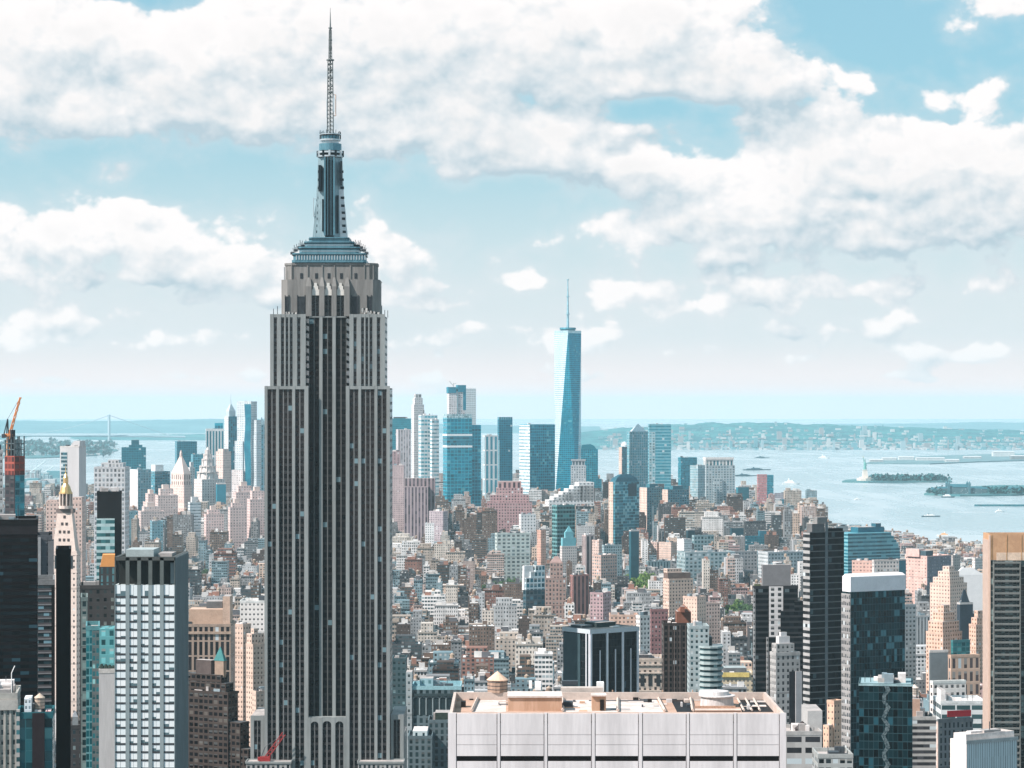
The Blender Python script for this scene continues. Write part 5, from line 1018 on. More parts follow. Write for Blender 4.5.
# corrugated white box in the corner
T = Tower('corrugated_box', 'white box with corrugated pale blue front at lower right', 951, 967, 1017, 742, 610, fac((.50, .58, .60), (.20, .26, .28), .3, 1, 0, name='corrugated front', var=.06), side='L', theta=30, bay=.55, fh=4, roof=WHR, parapet=.2, short='corrugated white box', pmat=WHR)
T.block(-.015, -.001, -.01, 1.0, 0, T.zt+.25, 'white_side', plain((.74, .66, .62), .75, 0, .08)); T.block(.02, .98, .12, .9, T.zt-.1, T.z(735), 'roof_box', plain((.66, .60, .57), .8), True, WHR); T.block(-.02, 1.02, -.03, 0, T.zt-.5, T.zt+.3, 'eave', plain((.35, .38, .38), .7))
T = Tower('red_awning_block', 'dark grey block with red roof canopy above corrugated white box', 937, 939, 973, 722, 1180, fac((.17, .175, .18), (.03, .04, .045), .4, .7, .05, name='dark grey wall'), side='L', theta=20, bay=2.2, fh=3.4, roof=ROOFM, short='red canopied grey block'); T.tier(.28, .95, .1, .7, 717, 711.5, 'red_canopy', plain((.55, .03, .04), .6, 0, .15, .5), plain((.6, .05, .06), .6)); T.block(-.02, .0, 0, 1, 0, T.zt, 'pale_side', plain((.6, .46, .4), .8))
T = Tower('striped_block', 'dark block with pale chevron balconies right of zigzag seamed tower', 911, 911, 936, 719, 1260, fac((.34, .34, .33), (.05, .05, .055), 1, .55, .1, name='striped balconies', gvar=.7), depth=22, bay=3, fh=2.9, roof=ROOFM)
q = T.P(.25, .4); T.tier(.05, .42, .2, .6, 719, 700, 'lift_tower', plain((.45, .30, .23), .85, 0, .15)); water_tank('pale water tank on a lift tower right of the zigzag seamed tower', q.x, q.y, T.z(700), 2.0, 3.4, (.5, .42, .36), (.6, .52, .46))
T = Tower('white_terrace_block', 'white block with long strip windows behind red canopied grey block', 941, 941, 986, 703, 1420, fac((.58, .60, .60), (.05, .11, .12), .9, .5, .12, (.2, .35, .38), name='white strip wall'), depth=28, bay=8, fh=5, roof=ROOFW, short='white strip block'); T.tier(0, .1, 0, .5, 703, 690, 'corner_tower', plain((.7, .67, .65), .8))
T = Tower('white_square_window_block', 'white block with few large square windows below peach deco towers', 930, 933, 966, 683, 1680, fac((.70, .64, .60), (.08, .08, .085), .5, .4, .03, name='white square windows'), side='L', theta=16, bay=4, fh=5, roof=ROOFW)

# ================================================================== MIDDLE DISTANCE
def T3(*a, **k): return Tower(*a, **k)
PK = fac(PINK, (.10, .085, .085), .4, .5, .05, name='pink punched wall', var=.1); PL = fac(PALE, (.20, .21, .22), .42, .5, .05, name='pale punched wall', var=.08)
BRK = fac(BRICK, (.06, .05, .05), .36, .45, .05, name='brick punched wall'); MV = fac(MAUVE, (.10, .08, .09), .45, .55, .04, name='mauve pier wall', var=.1)
TGX = fac((.28, .36, .38), (.05, .12, .14), .55, .55, .08, name='teal grey grid wall'); WHT = fac(WHITE, (.22, .25, .27), .45, .5, .05, name='white punched wall', var=.06)
DPK = fac((.40, .22, .17), (.08, .06, .06), .4, .5, .05, name='red brick wall')
# stepped honeycomb tower
T = T3('honeycomb_tower', 'teal honeycomb windowed stepped tower with white sloping side', 523, 526, 545, 590, 2750, fac((.55, .62, .64), (.02, .16, .22), .72, .72, .05, name='honeycomb teal', metal=.2), side='L', theta=30, bay=4.5, fh=5.5, roof=ROOFD, short='teal honeycomb tower', make=False)
T.block(0, 1, 0, 1, 0, T.z(590), 'wall', fac((.06, .10, .12), (.015, .08, .11), .75, .7, .08, (.08, .22, .28), name='dark honeycomb')); T.block(.0, 1, 0, 1, T.z(590), T.z(578), 'setback', T.mat, True, ROOFM); T.block(.25, 1, 0, 1, T.z(578), T.z(572), 'setback', T.mat, True, ROOFM); T.block(.5, 1, 0, 1, T.z(572), T.z(566), 'setback', T.mat, True, ROOFM)
b = MB(); b.prism(T.Q(-.05, .5, .3, 1), T.z(590), T.z(566), 0, None, True, False, T.Q(-.02, .45, .5, 1)); T.part(b, 'white_slope', plain(WHITE, .8))
T3('brick_twin', 'dark red brick slab with pale vertical stripes below the copper roofed tower', 570, 573, 589, 576, 2950, fac((.34, .17, .15), (.07, .05, .055), .45, 1, 0, name='striped brick'), side='L', theta=25, bay=5, fh=4, short='striped red brick slab')
T = T3('brick_dome_tower', 'brown brick tower with domed upper stage left of striped red brick slab', 545, 545, 566, 579, 2980, fac((.32, .22, .19), (.08, .07, .07), .45, .6, .03, name='brown brick wall'), depth=24, bay=4, fh=5, short='domed brown brick tower'); T.tier(.25, .85, .2, .8, 579, 563, 'upper_stage'); T.pyramid(.25, .85, .2, .8, 563, 557, 'dome_roof', plain((.30, .2, .18), .8), .15)
T3('rounded_brick_block', 'pinkish brick apartment block with shadowed side above white piered block', 590, 603, 611, 594, 2500, MV, side='R', theta=30, short='pinkish brick apartment block'); T3('tan_flats', 'tan flats with pale terraces left of dark brown gridded tower', 610, 610, 638, 616, 2250, fac((.55, .37, .29), (.12, .09, .08), .45, .45, .05, name='tan flats wall'), depth=22, bay=3.5, fh=3.4, roof=ROOFM)
T3('white_notch_house', 'white house front with dark window columns left of mauve brick house', 636, 640, 650, 617, 1980, fac((.66, .62, .59), GD, .4, .5, .03, name='white house wall'), side='L', theta=30, bay=3, fh=3.6); T3('mauve_house', 'mauve brick house just left of the russet penthouse', 650, 651, 668, 611, 1900, fac((.25, .13, .13), (.06, .045, .05), .42, .5, .03, name='mauve brick'), side='L', theta=10, bay=2.8, fh=3.3, roof=ROOFM)
T = T3('peach_block_tower', 'broad peach apartment tower with brown roof rim above russet penthouse', 663, 669, 693, 580, 2700, fac((.58, .42, .34), (.16, .12, .11), .42, .5, .04, name='peach tower wall', var=.08), side='L', theta=22, bay=3.4, fh=3.6, roof=ROOFM, short='broad peach apartment tower'); T.tier(0, .95, .2, .9, 580, 573, 'roof_house', plain((.16, .11, .09), .8)); T.tier(.0, .6, .3, .9, 573, 569, 'roof_house')
T = T3('peach_low_tower', 'lower peach tower with two blank side walls right of broad peach tower', 683, 697, 706, 598, 2450, fac((.60, .44, .36), (.14, .10, .09), .3, .4, .03, name='peach low wall'), side='L', theta=50, bay=3.4, fh=3.6); T3('peach_annex', 'peach flats with dark windows beside the lower peach tower', 704, 706, 720, 604, 2600, PK, side='L', theta=20)
# long teal grid blocks
T3('teal_grid_slab', 'long teal gridded apartment slab with pale end wall', 677, 685, 735, 553, 3650, TGX, side='L', theta=14, bay=6, fh=5.5, roof=ROOFM, short='long teal gridded slab'); T3('grey_grid_slab', 'grey gridded slab continuing right of the long teal gridded slab', 733, 735, 757, 552, 3700, fac((.42, .40, .40), (.15, .18, .2), .5, .5, .05, name='grey grid wall'), side='L', theta=20, bay=5, fh=5, roof=ROOFM); T3('pale_grid_slab', 'pale gridded warehouse slab behind dark tower with white window column', 758, 768, 806, 553, 3600, fac((.45, .47, .48), (.12, .17, .19), .5, .5, .05, name='pale slab grid'), side='L', theta=25, bay=5, fh=5, roof=ROOFW)
T3('peach_end_slab', 'peach apartment slab with deep blue shaded side', 647, 657, 659, 543, 4150, PK, side='L', theta=60, bay=4, fh=3.8, short='peach slab with blue side'); T3('peach_twin_slab', 'second peach slab with blue grid side just right of its twin', 659, 671, 677, 543, 4130, fac((.60, .45, .38), (.02, .13, .17), .3, .45, .05, name='peach slab wall'), side='L', theta=55, bay=4, fh=3.8); T3('teal_low_slab', 'low teal striped slab below the twin peach slabs', 646, 648, 672, 562, 4000, fac((.20, .28, .30), (.05, .10, .12), .5, 1, .05, name='teal striped'), side='L', theta=14, bay=5)
T = T3('blue_long_block', 'long deep blue block with roof house in front of colonnade topped tower', 728, 730, 770, 537, 4250, fac((.02, .15, .20), (.015, .10, .14), .8, .4, .05, name='deep blue wall'), side='L', theta=10, roof=plain((.05, .2, .25), .8), short='long deep blue block'); T.tier(.05, .35, .2, .9, 537, 528, 'roof_house', plain((.015, .06, .08), .8)); T.tier(.75, .98, .2, .9, 537, 531, 'roof_house', plain((.02, .13, .18), .8))
T = T3('teal_ring_block', 'low wide teal block with pale pink wing beneath colonnade topped tower', 704, 706, 750, 526, 4700, fac((.12, .27, .31), (.05, .15, .18), .8, .4, .05, name='teal slab wall'), side='L', theta=10); T.block(-.5, .0, -.2, .8, 0, T.z(520), 'pink_wing', PK, True, ROOFM)
T3('teal_window_block', 'teal block with square window grid left of long deep blue block', 692, 694, 714, 536, 4000, fac((.26, .36, .38), (.03, .11, .13), .6, .6, .05, name='teal square grid'), side='L', theta=20, bay=6, fh=6); T3('blue_cube_house', 'dark blue cube house above the long teal gridded slab', 686, 688, 695, 530, 4050, plain((.015, .05, .065), .6), side='L', theta=20); T3('white_tall_house', 'white slim house at left end of the long teal gridded slab', 677, 684, 692, 540, 3800, WHT, side='L', theta=30)
# copper roofed, gothic and pale towers in the middle
T = T3('copper_roofed_tower', 'pale tower with blue green copper stepped roof', 560, 562, 577, 547, 3500, PL, side='L', theta=20, short='copper roofed tower'); CU = plain((.16, .42, .47), .6, 0, .15, .2, name='copper'); T.tier(.05, .95, .1, .9, 547, 538, 'copper_stage', CU); T.tier(.25, .8, .2, .8, 538, 532, 'copper_stage', CU); T.pyramid(.3, .75, .25, .75, 532, 526, 'copper_spire', CU)
T3('green_glass_tower', 'green black glass tower with pale grid lines in front of white ziggurat', 552, 557, 575, 506, 3900, fac((.12, .26, .27), (.008, .07, .075), .85, .62, .06, (.08, .3, .3), name='green glass', metal=.1), side='L', theta=25, bay=5, fh=6, roof=ROOFD, short='green black glass tower')
T = T3('white_ziggurat', 'white stepped ziggurat office climbing rightwards behind green black glass tower', 545, 549, 594, 500, 4900, WHT, side='L', theta=15, bay=7, fh=6, roof=ROOFW, short='white ziggurat', make=False)
for u0, yt in ((0, 500), (.1, 497), (.2, 494.5), (.3, 492), (.42, 489), (.54, 486), (.66, 482.5)): T.block(u0, 1, 0, 1, 0 if u0 == 0 else T.z(501), T.z(yt), 'setback' if u0 else 'wall', WHT, True, ROOFW)
T = T3('deco_grey_tower', 'grey art deco tower with arched crown behind the white ziggurat', 571, 571, 586, 466, 5250, fac((.38, .40, .42), (.10, .16, .19), .4, .6, .03, name='grey deco wall'), depth=20, bay=5, fh=5, short='grey deco tower'); T.tier(.08, .92, .1, .9, 466, 461, 'crown', fac((.36, .38, .40), (.05, .09, .11), .55, .8, 0, name='arched crown'), bay=6, fh=9); T.tier(.02, .98, .05, .95, 461, 459.5, 'cornice', plain((.3, .32, .34), .8))
T = T3('mauve_telephone_block', 'massive mauve brick block with arched crown in middle distance', 487, 487, 532, 503, 4500, fac((.40, .25, .25), (.16, .10, .11), .5, .6, .03, name='mauve brick piers', var=.08), depth=50, bay=5, fh=5, roof=plain((.4, .27, .26), .9), short='massive mauve brick block'); T.tier(.07, .93, .1, .9, 503, 495, 'setback'); T.tier(.2, .8, .2, .8, 495, 488, 'setback')
T.tier(.24, .76, .22, .78, 488, 481.5, 'crown', fac((.45, .28, .27), (.10, .06, .07), .5, .75, 0, name='arched crown brick'), bay=8, fh=14)
T = T3('brown_ribbed_slab', 'tall grey mauve ribbed slab right of giant stone skyscraper', 404, 404, 428, 487, 4300, fac((.36, .29, .30), (.14, .11, .13), .5, 1, 0, name='ribbed mauve wall', var=.08), depth=30, bay=6, fh=5, roof=ROOFM, short='grey mauve ribbed slab'); T.block(0, 1.28, .5, 1.4, 0, T.z(478.5), 'rear_slab', fac((.30, .23, .24), (.10, .08, .09), .5, 1, 0, name='rear ribs'), True, ROOFM)
T3('pale_blue_wing', 'pale mauve wing with blue shaded side right of the grey mauve ribbed slab', 429, 443, 448, 512, 4150, fac((.40, .34, .36), (.2, .17, .2), .45, .6, .02, name='pale mauve wall'), side='R', theta=30, roof=ROOFM); T3('white_slip_tower', 'white slip of a tower in front of pale mauve wing', 425, 425, 434, 524, 4000, WHT, depth=14, roof=ROOFW)
T3('rose_edge_slab', 'rose slab at the right edge of the giant stone skyscraper', 386, 386, 400, 452, 4700, MV, depth=20, bay=6); T3('rose_low_slab', 'lower rose slab beside the grey mauve ribbed slab', 392, 392, 404, 466, 4650, fac((.48, .37, .37), (.25, .2, .21), .4, .5, .02, name='rose wall'), depth=20)
T3('pale_green_loft', 'long pale green gridded loft right of centre beyond the low roofs', 495, 497, 530, 534, 3800, fac((.46, .52, .50), (.12, .17, .18), .58, .55, .05, name='pale green grid'), side='L', theta=12, bay=7, fh=5.5, roof=ROOFM, short='long pale green loft'); T3('salmon_slim_tower', 'salmon slim tower with dark cap left of green black glass tower', 537, 541, 546, 531, 3600, fac((.55, .33, .26), (.2, .12, .1), .4, .4, .02, name='salmon wall'), side='L', theta=45, bay=3, fh=3.5, short='salmon slim tower')
T3('white_step_house', 'white house with staggered roof behind the long pale green loft', 519, 521, 536, 515, 4250, WHT, side='L', theta=15, bay=5, fh=5, roof=ROOFW)
T = T3('striped_slim_tower', 'pale slim tower with dark vertical stripe right of the copper roofed tower', 582, 586, 594, 536, 3450, fac((.50, .40, .38), (.05, .05, .06), .5, 1, 0, name='dark striped wall'), side='L', theta=30, bay=6, short='dark striped slim tower'); T3('pink_slim_tower', 'pink stepped tower beside the pale tower with dark stripe', 592, 599, 603, 541, 3400, PK, side='L', theta=50)
T3('pink_teal_house', 'pink house with teal shaded front in middle distance', 592, 601, 617, 556, 3200, fac((.50, .35, .30), (.12, .2, .22), .5, .5, .05, name='pink teal wall'), side='L', theta=40, bay=4, fh=4); T3('teal_pitched_house', 'teal block with pitched roof houses between pink towers', 602, 604, 622, 546, 3350, TGX, side='L', theta=20)
T3('blue_slot_tower', 'slim deep blue tower below the round topped glass tower', 629, 631, 639, 531, 3800, plain((.02, .09, .12), .5, 0, .2, .1), side='L', theta=20)
# round topped glass tower
RGL = fac((.10, .30, .36), (.03, .20, .27), .85, .8, .18, (.22, .42, .46), metal=.35, name='mottled teal glass', gvar=.8)
T = T3('round_top_glass_tower', 'mottled teal glass tower with rounded dark top and peach edge', 609, 615, 639, 482, 4300, RGL, side='L', theta=45, bay=5, fh=5, roof=ROOFD, parapet=0, short='round topped glass tower'); T.block(-.01, .02, .3, 1.02, 0, T.z(482), 'sunlit_edge', fac((.62, .46, .38), (.3, .24, .2), .3, .5, 0, name='peach edge')); b = MB(); b.prism(T.Q(.02, .98, .02, .98), T.zt, T.z(478), 0, None, True, False, T.Q(.12, .9, .12, .9)); b.prism(T.Q(.12, .9, .12, .9), T.z(478), T.z(474.5), 0, None, True, False, T.Q(.35, .7, .35, .7)); T.part(b, 'domed_roof', plain((.03, .12, .16), .4, .3)); T.block(.55, .9, -.01, .02, T.z(497), T.z(484), 'dark_notch', plain((.01, .04, .06), .3))  # peach strip paints sunlight on the tower's left face
PTE = fac((.62, .47, .40), (.3, .24, .21), .3, .45, 0, name='sunlit slab end')  # peach colour stands for sunlight on left faces
for k, (a, m_, c, yt, lab) in enumerate([(640, 647, 663, 488, 'teal slab with sunlit peach end wall right of round topped glass tower'), (662.5, 668, 689, 490, 'second teal slab with sunlit peach end wall left of colonnade topped tower')]):
    T = T3('teal_apartment_slab', lab, a, m_, c, yt, 4800, fac((.10, .24, .29), (.03, .13, .18), .6, .6, .03, name='teal slab windows'), side='L', theta=30, bay=5, fh=4.5, roof=plain((.06, .2, .25), .8), short='teal slab with sunlit end' if k == 0 else None); T.block(-.012, -.001, -.01, 1.01, 0, T.zt+.5, 'sunlit_end', PTE); T.tier(.3, .8, .3, .8, yt, yt-4, 'roof_house', plain((.04, .16, .2), .8)); T.tier(.3, .42, -.02, .02, 540, yt+18, 'pale_bay', plain((.4, .5, .52), .8))
# colonnade topped apartment tower
CG = fac((.40, .46, .48), (.14, .24, .28), .55, .6, .05, name='grey blue grid', var=.06)
T = T3('colonnade_tower', 'grey blue gridded apartment tower topped by a white colonnade', 703, 706, 735, 466, 5250, CG, side='L', theta=12, bay=6, fh=5, roof=ROOFM, short='colonnade topped tower'); T.tier(.0, .95, .1, .9, 466, 459.5, 'colonnade', fac((.72, .68, .66), (.03, .16, .2), .55, .7, 0, name='colonnade'), bay=7, fh=16); T.tier(-.01, .97, .05, .95, 459.5, 457.5, 'cornice', plain((.72, .66, .63), .8)); T.block(.26, .55, -.12, .1, 0, T.z(479), 'front_bay', CG, True, ROOFM)
T3('blue_edge_slab', 'deep blue slab attached left of colonnade topped tower', 690, 698, 705, 466, 5200, fac((.30, .40, .43), (.04, .22, .28), .45, .6, .03, name='pale blue slab'), side='L', theta=50, bay=5, fh=5); T3('teal_sloped_tower', 'teal tower with sloping roof left behind colonnade topped tower', 678, 681, 697, 458, 5700, fac((.03, .28, .36), (.02, .20, .28), .85, .8, .03, metal=.3, name='teal glass'), side='L', theta=20, roof=plain((.02, .16, .2), .6), short='sloped roof teal tower')
T3('dark_teal_low', 'low dark teal block right of colonnade topped tower', 736, 738, 749, 487, 5600, plain((.03, .18, .23), .7, 0, .2, .05), side='L', theta=20); T3('rose_tiled_low', 'low rose and grey block between colonnade topped and pink towers', 735, 737, 752, 501, 5300, MV, side='L', theta=20, roof=ROOFM)
RS = fac((.52, .22, .22), (.40, .36, .38), .42, .55, .1, name='pink striped wall', var=.08)
T3('pink_slender_tower', 'slender pink and white tower by the river', 757, 757.5, 767, 475, 5250, RS, side='L', theta=10, bay=3, fh=5, roof=ROOFM, short='pink slender tower'); T3('teal_slender_half', 'teal glass half joined to the right of slender pink tower', 766, 766.3, 773.5, 475.5, 5270, fac((.05, .28, .36), (.03, .22, .30), .8, .7, .05, metal=.3, name='teal half'), side='L', theta=5, roof=ROOFD); T3('pink_low_wing', 'pink low wing at foot of slender pink tower', 755, 756, 772, 503, 5150, RS, side='L', theta=12, bay=3, fh=5)
T = T3('blue_riverside_tower', 'deep blue tower with pale masonry crown at river edge', 773, 773.5, 784, 500, 5350, fac((.03, .20, .27), (.02, .16, .22), .8, .7, .03, name='blue riverside glass'), side='L', theta=8, roof=ROOFM); T.tier(.1, .95, .2, .9, 500, 493, 'crown', fac((.35, .33, .36), (.1, .16, .2), .4, .5, 0, name='masonry crown')); T.block(-.02, 1.02, -.2, .1, 0, T.z(516), 'podium', plain((.02, .16, .21), .6))
# blue terraced block by the river
BT = fac((.18, .40, .45), (.01, .13, .18), 1, .58, .05, (.12, .34, .4), name='blue terrace bands', gvar=.5)
T = T3('blue_terraced_block', 'blue banded terraced block stepping down by the river', 833, 848, 900, 549, 3550, BT, side='L', theta=28, bay=8, fh=4.4, roof=plain((.08, .28, .34), .8), short='blue terraced block', make=False)
for u1, ya, yt in ((1.0, 640, 549), (.96, 549, 545), (.93, 545, 541), (.88, 541, 537), (.83, 537, 533.5)): T.block(0, u1, 0, 1, 0 if ya == 640 else T.z(ya), T.z(yt), 'terrace', BT, True, plain((.10, .3, .36), .8))
T.tier(.28, .78, .3, .8, 533.5, 528, 'roof_house', plain((.02, .13, .18), .7)); T.tier(.62, .72, .3, .6, 528, 524.5, 'chimney', plain((.02, .10, .14), .7))
T3('grey_roof_house', 'small grey house above the left shoulder of blue terraced block', 834, 836, 848, 527, 3900, fac((.33, .36, .37), (.1, .13, .15), .4, .5, .05, name='grey house'), side='L', theta=20)
SAL = fac((.58, .38, .32), (.35, .20, .18), .5, .45, .05, name='salmon brick wall', var=.1)
T3('salmon_block', 'salmon brick block with grey pierced right front below blue terraced block', 852, 873, 876, 562, 2950, SAL, side='L', theta=62, bay=4, fh=4, roof=plain((.6, .38, .34), .9), short='salmon brick block'); T3('pale_pierced_block', 'pale pierced facade block joined to the salmon brick block', 872, 874, 899, 561, 2920, fac((.56, .50, .47), (.15, .16, .17), .5, .5, .05, name='pale pierced wall'), side='L', theta=15, bay=4, fh=4.2, roof=plain((.6, .42, .38), .9)); T3('blue_side_block', 'deep blue sided block between salmon buildings', 896, 898, 906, 560, 3080, plain((.03, .13, .17), .7), side='L', theta=20)
T = T3('salmon_river_block', 'salmon riverside block with blue shaded windowed right side', 905, 927, 951, 557, 3100, fac((.60, .41, .36), (.42, .27, .24), .4, .4, .05, name='salmon river wall'), side='L', theta=40, bay=5, fh=4, roof=plain((.6, .4, .37), .9), short='salmon riverside block'); T.tier(-.05, .2, .3, .9, 557, 549.5, 'roof_house', plain((.6, .4, .36), .85)); T.tier(.0, .3, .05, .4, 557, 551, 'roof_house', plain((.05, .09, .11), .8)); T.block(.001, 1.0, -.012, 0, 0, T.zt, 'shaded_front', fac((.16, .17, .2), (.3, .3, .33), .4, .4, .05, name='shade blue brick'), bay=4, fh=4)  # front panel's blue grey paints the shade on the salmon block
T3('grey_river_house', 'grey riverside house right of salmon riverside block', 950, 953, 960, 556, 3400, fac((.36, .33, .31), (.12, .12, .12), .4, .4, .05, name='grey river wall'), side='L', theta=30); T3('pale_river_house', 'pale riverside house close to tan crowned balcony tower', 972, 975, 985, 559, 3450, PL, side='L', theta=30, roof=ROOFW)
T = T3('white_tent_shed', 'white curved roof shed left of tan crowned balcony tower', 954, 955, 984, 575, 2750, plain((.78, .76, .75), .6, 0, .05, .2), side='L', theta=10, parapet=0, roof=ROOFW); b = MB(); 
p = T.Q(-.02, 1.02, -.02, 1.02); b.prism(p, T.zt-.3, T.z(568), 0, None, True, False, T.Q(.25, .6, .1, .9)); T.part(b, 'curved_roof', plain((.84, .82, .81), .5, 0, .05, .2))
T = T3('stepped_peach_pyramid', 'pale peach stepped pyramid apartment house with shaded right side', 930, 950, 967, 585, 2550, fac((.64, .47, .39), (.3, .2, .17), .4, .45, .03, name='pale peach wall', var=.08), side='L', theta=45, bay=3.6, fh=3.6, roof=ROOFM, short='peach stepped pyramid house'); T.tier(.08, .9, .08, .92, 585, 578, 'setback'); T.tier(.18, .75, .18, .75, 578, 572, 'setback'); T.tier(.3, .6, .3, .62, 572, 567, 'crown')
PD = fac((.60, .41, .32), (.28, .16, .11), .45, .5, .03, name='peach deco wall', var=.12)
T = T3('peach_deco_tower', 'orange peach deco tower with many setbacks', 926, 943, 962, 634, 2050, PD, side='L', theta=40, bay=2.8, fh=3.2, roof=ROOFM, short='orange peach deco tower'); T.tier(.05, .92, .08, .92, 634, 622, 'setback'); T.tier(.18, .78, .18, .8, 622, 613, 'setback'); T.tier(.3, .62, .3, .65, 613, 606, 'crown')
T = T3('peach_deco_twin', 'second orange peach deco tower against tan crowned balcony tower', 969, 976, 992, 626, 2050, PD, side='L', theta=30, bay=2.8, fh=3.2, roof=ROOFM); T.tier(.1, .9, .1, .9, 626, 618, 'setback'); T.tier(.2, .6, .2, .7, 618, 611, 'crown')
T = T3('dark_spire_block', 'dark blue grey block with pointed top between peach deco towers', 957, 960, 973, 604, 2250, plain((.035, .05, .065), .7, 0, .2, .1), side='L', theta=20, roof=ROOFD, short='dark pointed block'); T.pyramid(.1, .8, .1, .9, 604, 590, 'pointed_roof', plain((.03, .045, .06), .7), .1)
T3('pale_ribbed_block', 'pale ribbed block left of the orange peach deco tower', 911, 914, 930, 617, 2200, fac((.50, .48, .47), (.14, .15, .16), .4, 1, .0, name='pale ribs'), side='L', theta=20, bay=3); T3('grey_gridded_block', 'grey gridded block right beside white capped glass tower', 903, 905, 916, 606, 2100, fac((.34, .37, .38), (.1, .13, .14), .5, .5, .05, name='grey gridded'), side='L', theta=20)
T3('teal_glass_cube', 'small dark teal glass cube under the orange peach deco tower', 951, 953, 970, 642, 1850, fac((.05, .16, .17), (.02, .16, .17), .8, .7, .1, (.08, .3, .3), metal=.2, name='teal cube glass'), side='L', theta=20, roof=ROOFD); T3('grey_shed_block', 'blue grey metal shed block below peach deco tower', 929, 930, 948, 652, 1800, plain((.17, .19, .20), .7, 0, .1, .2), side='L', theta=10); T3('brown_bay_block', 'peach brown block with tall window bays near tan crowned balcony tower', 948, 951, 980, 657, 1780, fac((.48, .33, .25), (.08, .06, .06), .5, .75, .03, name='brown bays'), side='L', theta=15, bay=4.4, fh=9, roof=ROOFM)

# ================================================================== DOWNTOWN TOWERS
GLS = fac((.012, .31, .41), (.003, .22, .32), .86, .8, .06, (.12, .40, .46), metal=.4, rough=.1, name='blue glass', gvar=.45)
GLP = fac((.34, .52, .58), (.12, .38, .46), .8, .6, .1, (.4, .6, .64), metal=.3, name='pale blue glass', gvar=.4)
# the tallest glass tower: a square that turns 45 degrees on its way up, eight triangular faces
Yt = 5880; T = Tower('faceted_glass_skyscraper', 'tallest faceted teal glass skyscraper with a pale spire', 554.5, 577, 581, 500, Yt, GLS, side='R', theta=11, short='faceted glass skyscraper', make=False, cat='skyscraper', parapet=0)
RECTS[-1] = (554, 581, 330, 900, Yt)
c = T.P(.5, .5); hw = 25.5; th = radians(-11); z0_, z1_ = 50, WZ(333, Yt); rb = [(c.x+hw*math.sqrt(2)*cos(th+pi*1.25+pi/2*i), c.y+hw*math.sqrt(2)*sin(th+pi*1.25+pi/2*i)) for i in range(4)]
rt_ = [(c.x+30.5*cos(th+pi*1.5+pi/2*i+.19), c.y+30.5*sin(th+pi*1.5+pi/2*i+.19)) for i in range(4)]
b = MB(5, 4.2); b.prism(rb, 0, z0_); T.part(b, 'podium', GLP)
F1 = fac((.008, .30, .42), (.003, .23, .34), .9, .8, .05, (.10, .36, .42), metal=.5, rough=.12, name='facet glass', gvar=.35); F2 = fac((.62, .74, .78), (.55, .70, .75), .9, .75, .0, metal=.6, rough=.2, name='sky reflecting facet glass', gvar=.15)  # second glass is a brighter copy, with the sky reflection in its colour
for i in range(4):
    j = (i+1) % 4; a, b2, t_ = rb[i], rb[j], rt_[i]; mb = MB(5, 4.2)
    mb.face([(*a, z0_), (*b2, z0_), (*t_, z1_)], [(0, 0), (11, 0), (5.5, 85)]); T.part(mb, 'upright_facet', F1)
    mb = MB(5, 4.2); mb.face([(*b2, z0_), (*rt_[j], z1_), (*t_, z1_)], [(5, 0), (10, 85), (0, 85)]); T.part(mb, 'hanging_facet', F2 if i == 3 else F1)
mb = MB(); mb.face([(*p, z1_) for p in rt_]); T.part(mb, 'roof', DSTEEL)
b = MB(); b.ring(rt_, z1_-.5, z1_+6, -1.2); T.part(b, 'roof_parapet', plain((.45, .6, .64), .4, .4, name='bright metal edge'))
b = MB(); b.cyl(c.x, c.y, 17, z1_, z1_+9, 20); b.cyl(c.x, c.y, 19, z1_+9, z1_+13, 20, 0, 18); T.part(b, 'communication_ring', plain((.05, .22, .28), .5, .3, name='ring steel'))
b = MB(); z_ = z1_+9
for r0, r1, h in ((3.2, 2.6, 36), (2.6, 1.8, 40), (1.8, .9, 38)): b.cyl(c.x, c.y, r0, z_, z_+h, 8, 0, r1); b.cyl(c.x, c.y, r0*1.5, z_+h-2, z_+h, 8); z_ += h
T.part(b, 'spire', plain((.30, .50, .56), .5, .4, name='spire steel'))
def DT3(name, label, a, m_, c_, yt, Y, mat, side='L', theta=30, **k): k.setdefault('bay', 5); k.setdefault('fh', 5); k.setdefault('cat', 'tower'); return Tower(name, label, a, m_, c_, yt, Y, mat, side=side, theta=theta, **k)
STR = fac((.62, .64, .65), (.25, .42, .48), 1, .45, .1, (.5, .6, .62), name='pale striped bands', gvar=.3)
DT3('broad_glass_tower', 'broad teal glass tower with pale striped left face before the faceted skyscraper', 519.5, 530, 555, 425, 5500, GLS, theta=28, short='broad teal glass tower', fh=6).block(-.008, -.001, -.005, 1.005, 0, WZ(425, 5500), 'striped_side', STR, fh=7)
T = DT3('dark_teal_slab', 'slender dark teal tower with louvred top', 497.5, 499, 512.5, 420, 5700, fac((.006, .19, .27), (.004, .15, .23), .85, .8, .02, metal=.3, name='dark teal glass', gvar=.35), theta=12, short='slender dark teal tower'); T.tier(0, 1, 0, 1, 420, 417, 'louvred_top', fac((.1, .3, .36), (.02, .14, .2), .5, 1, 0, name='louvre top')); T.block(-.02, .04, -.02, .1, 0, T.z(440), 'pale_edge', plain((.3, .5, .55), .6))
DT3('striped_pale_tower', 'pale tower with teal vertical stripes left of slender dark teal tower', 482.5, 485, 498, 436, 5400, fac((.60, .64, .65), (.04, .26, .34), .52, .9, 0, name='teal vertical stripes', gvar=.2), theta=14, bay=9, fh=30, short='teal striped pale tower')
T = DT3('banded_glass_tower', 'wide blue glass tower with two white mechanical bands', 443, 447, 472, 419, 5300, GLS, theta=14, fh=7, bay=7, short='white banded glass tower'); wb = plain((.78, .80, .80), .6, 0, .05, name='white band')
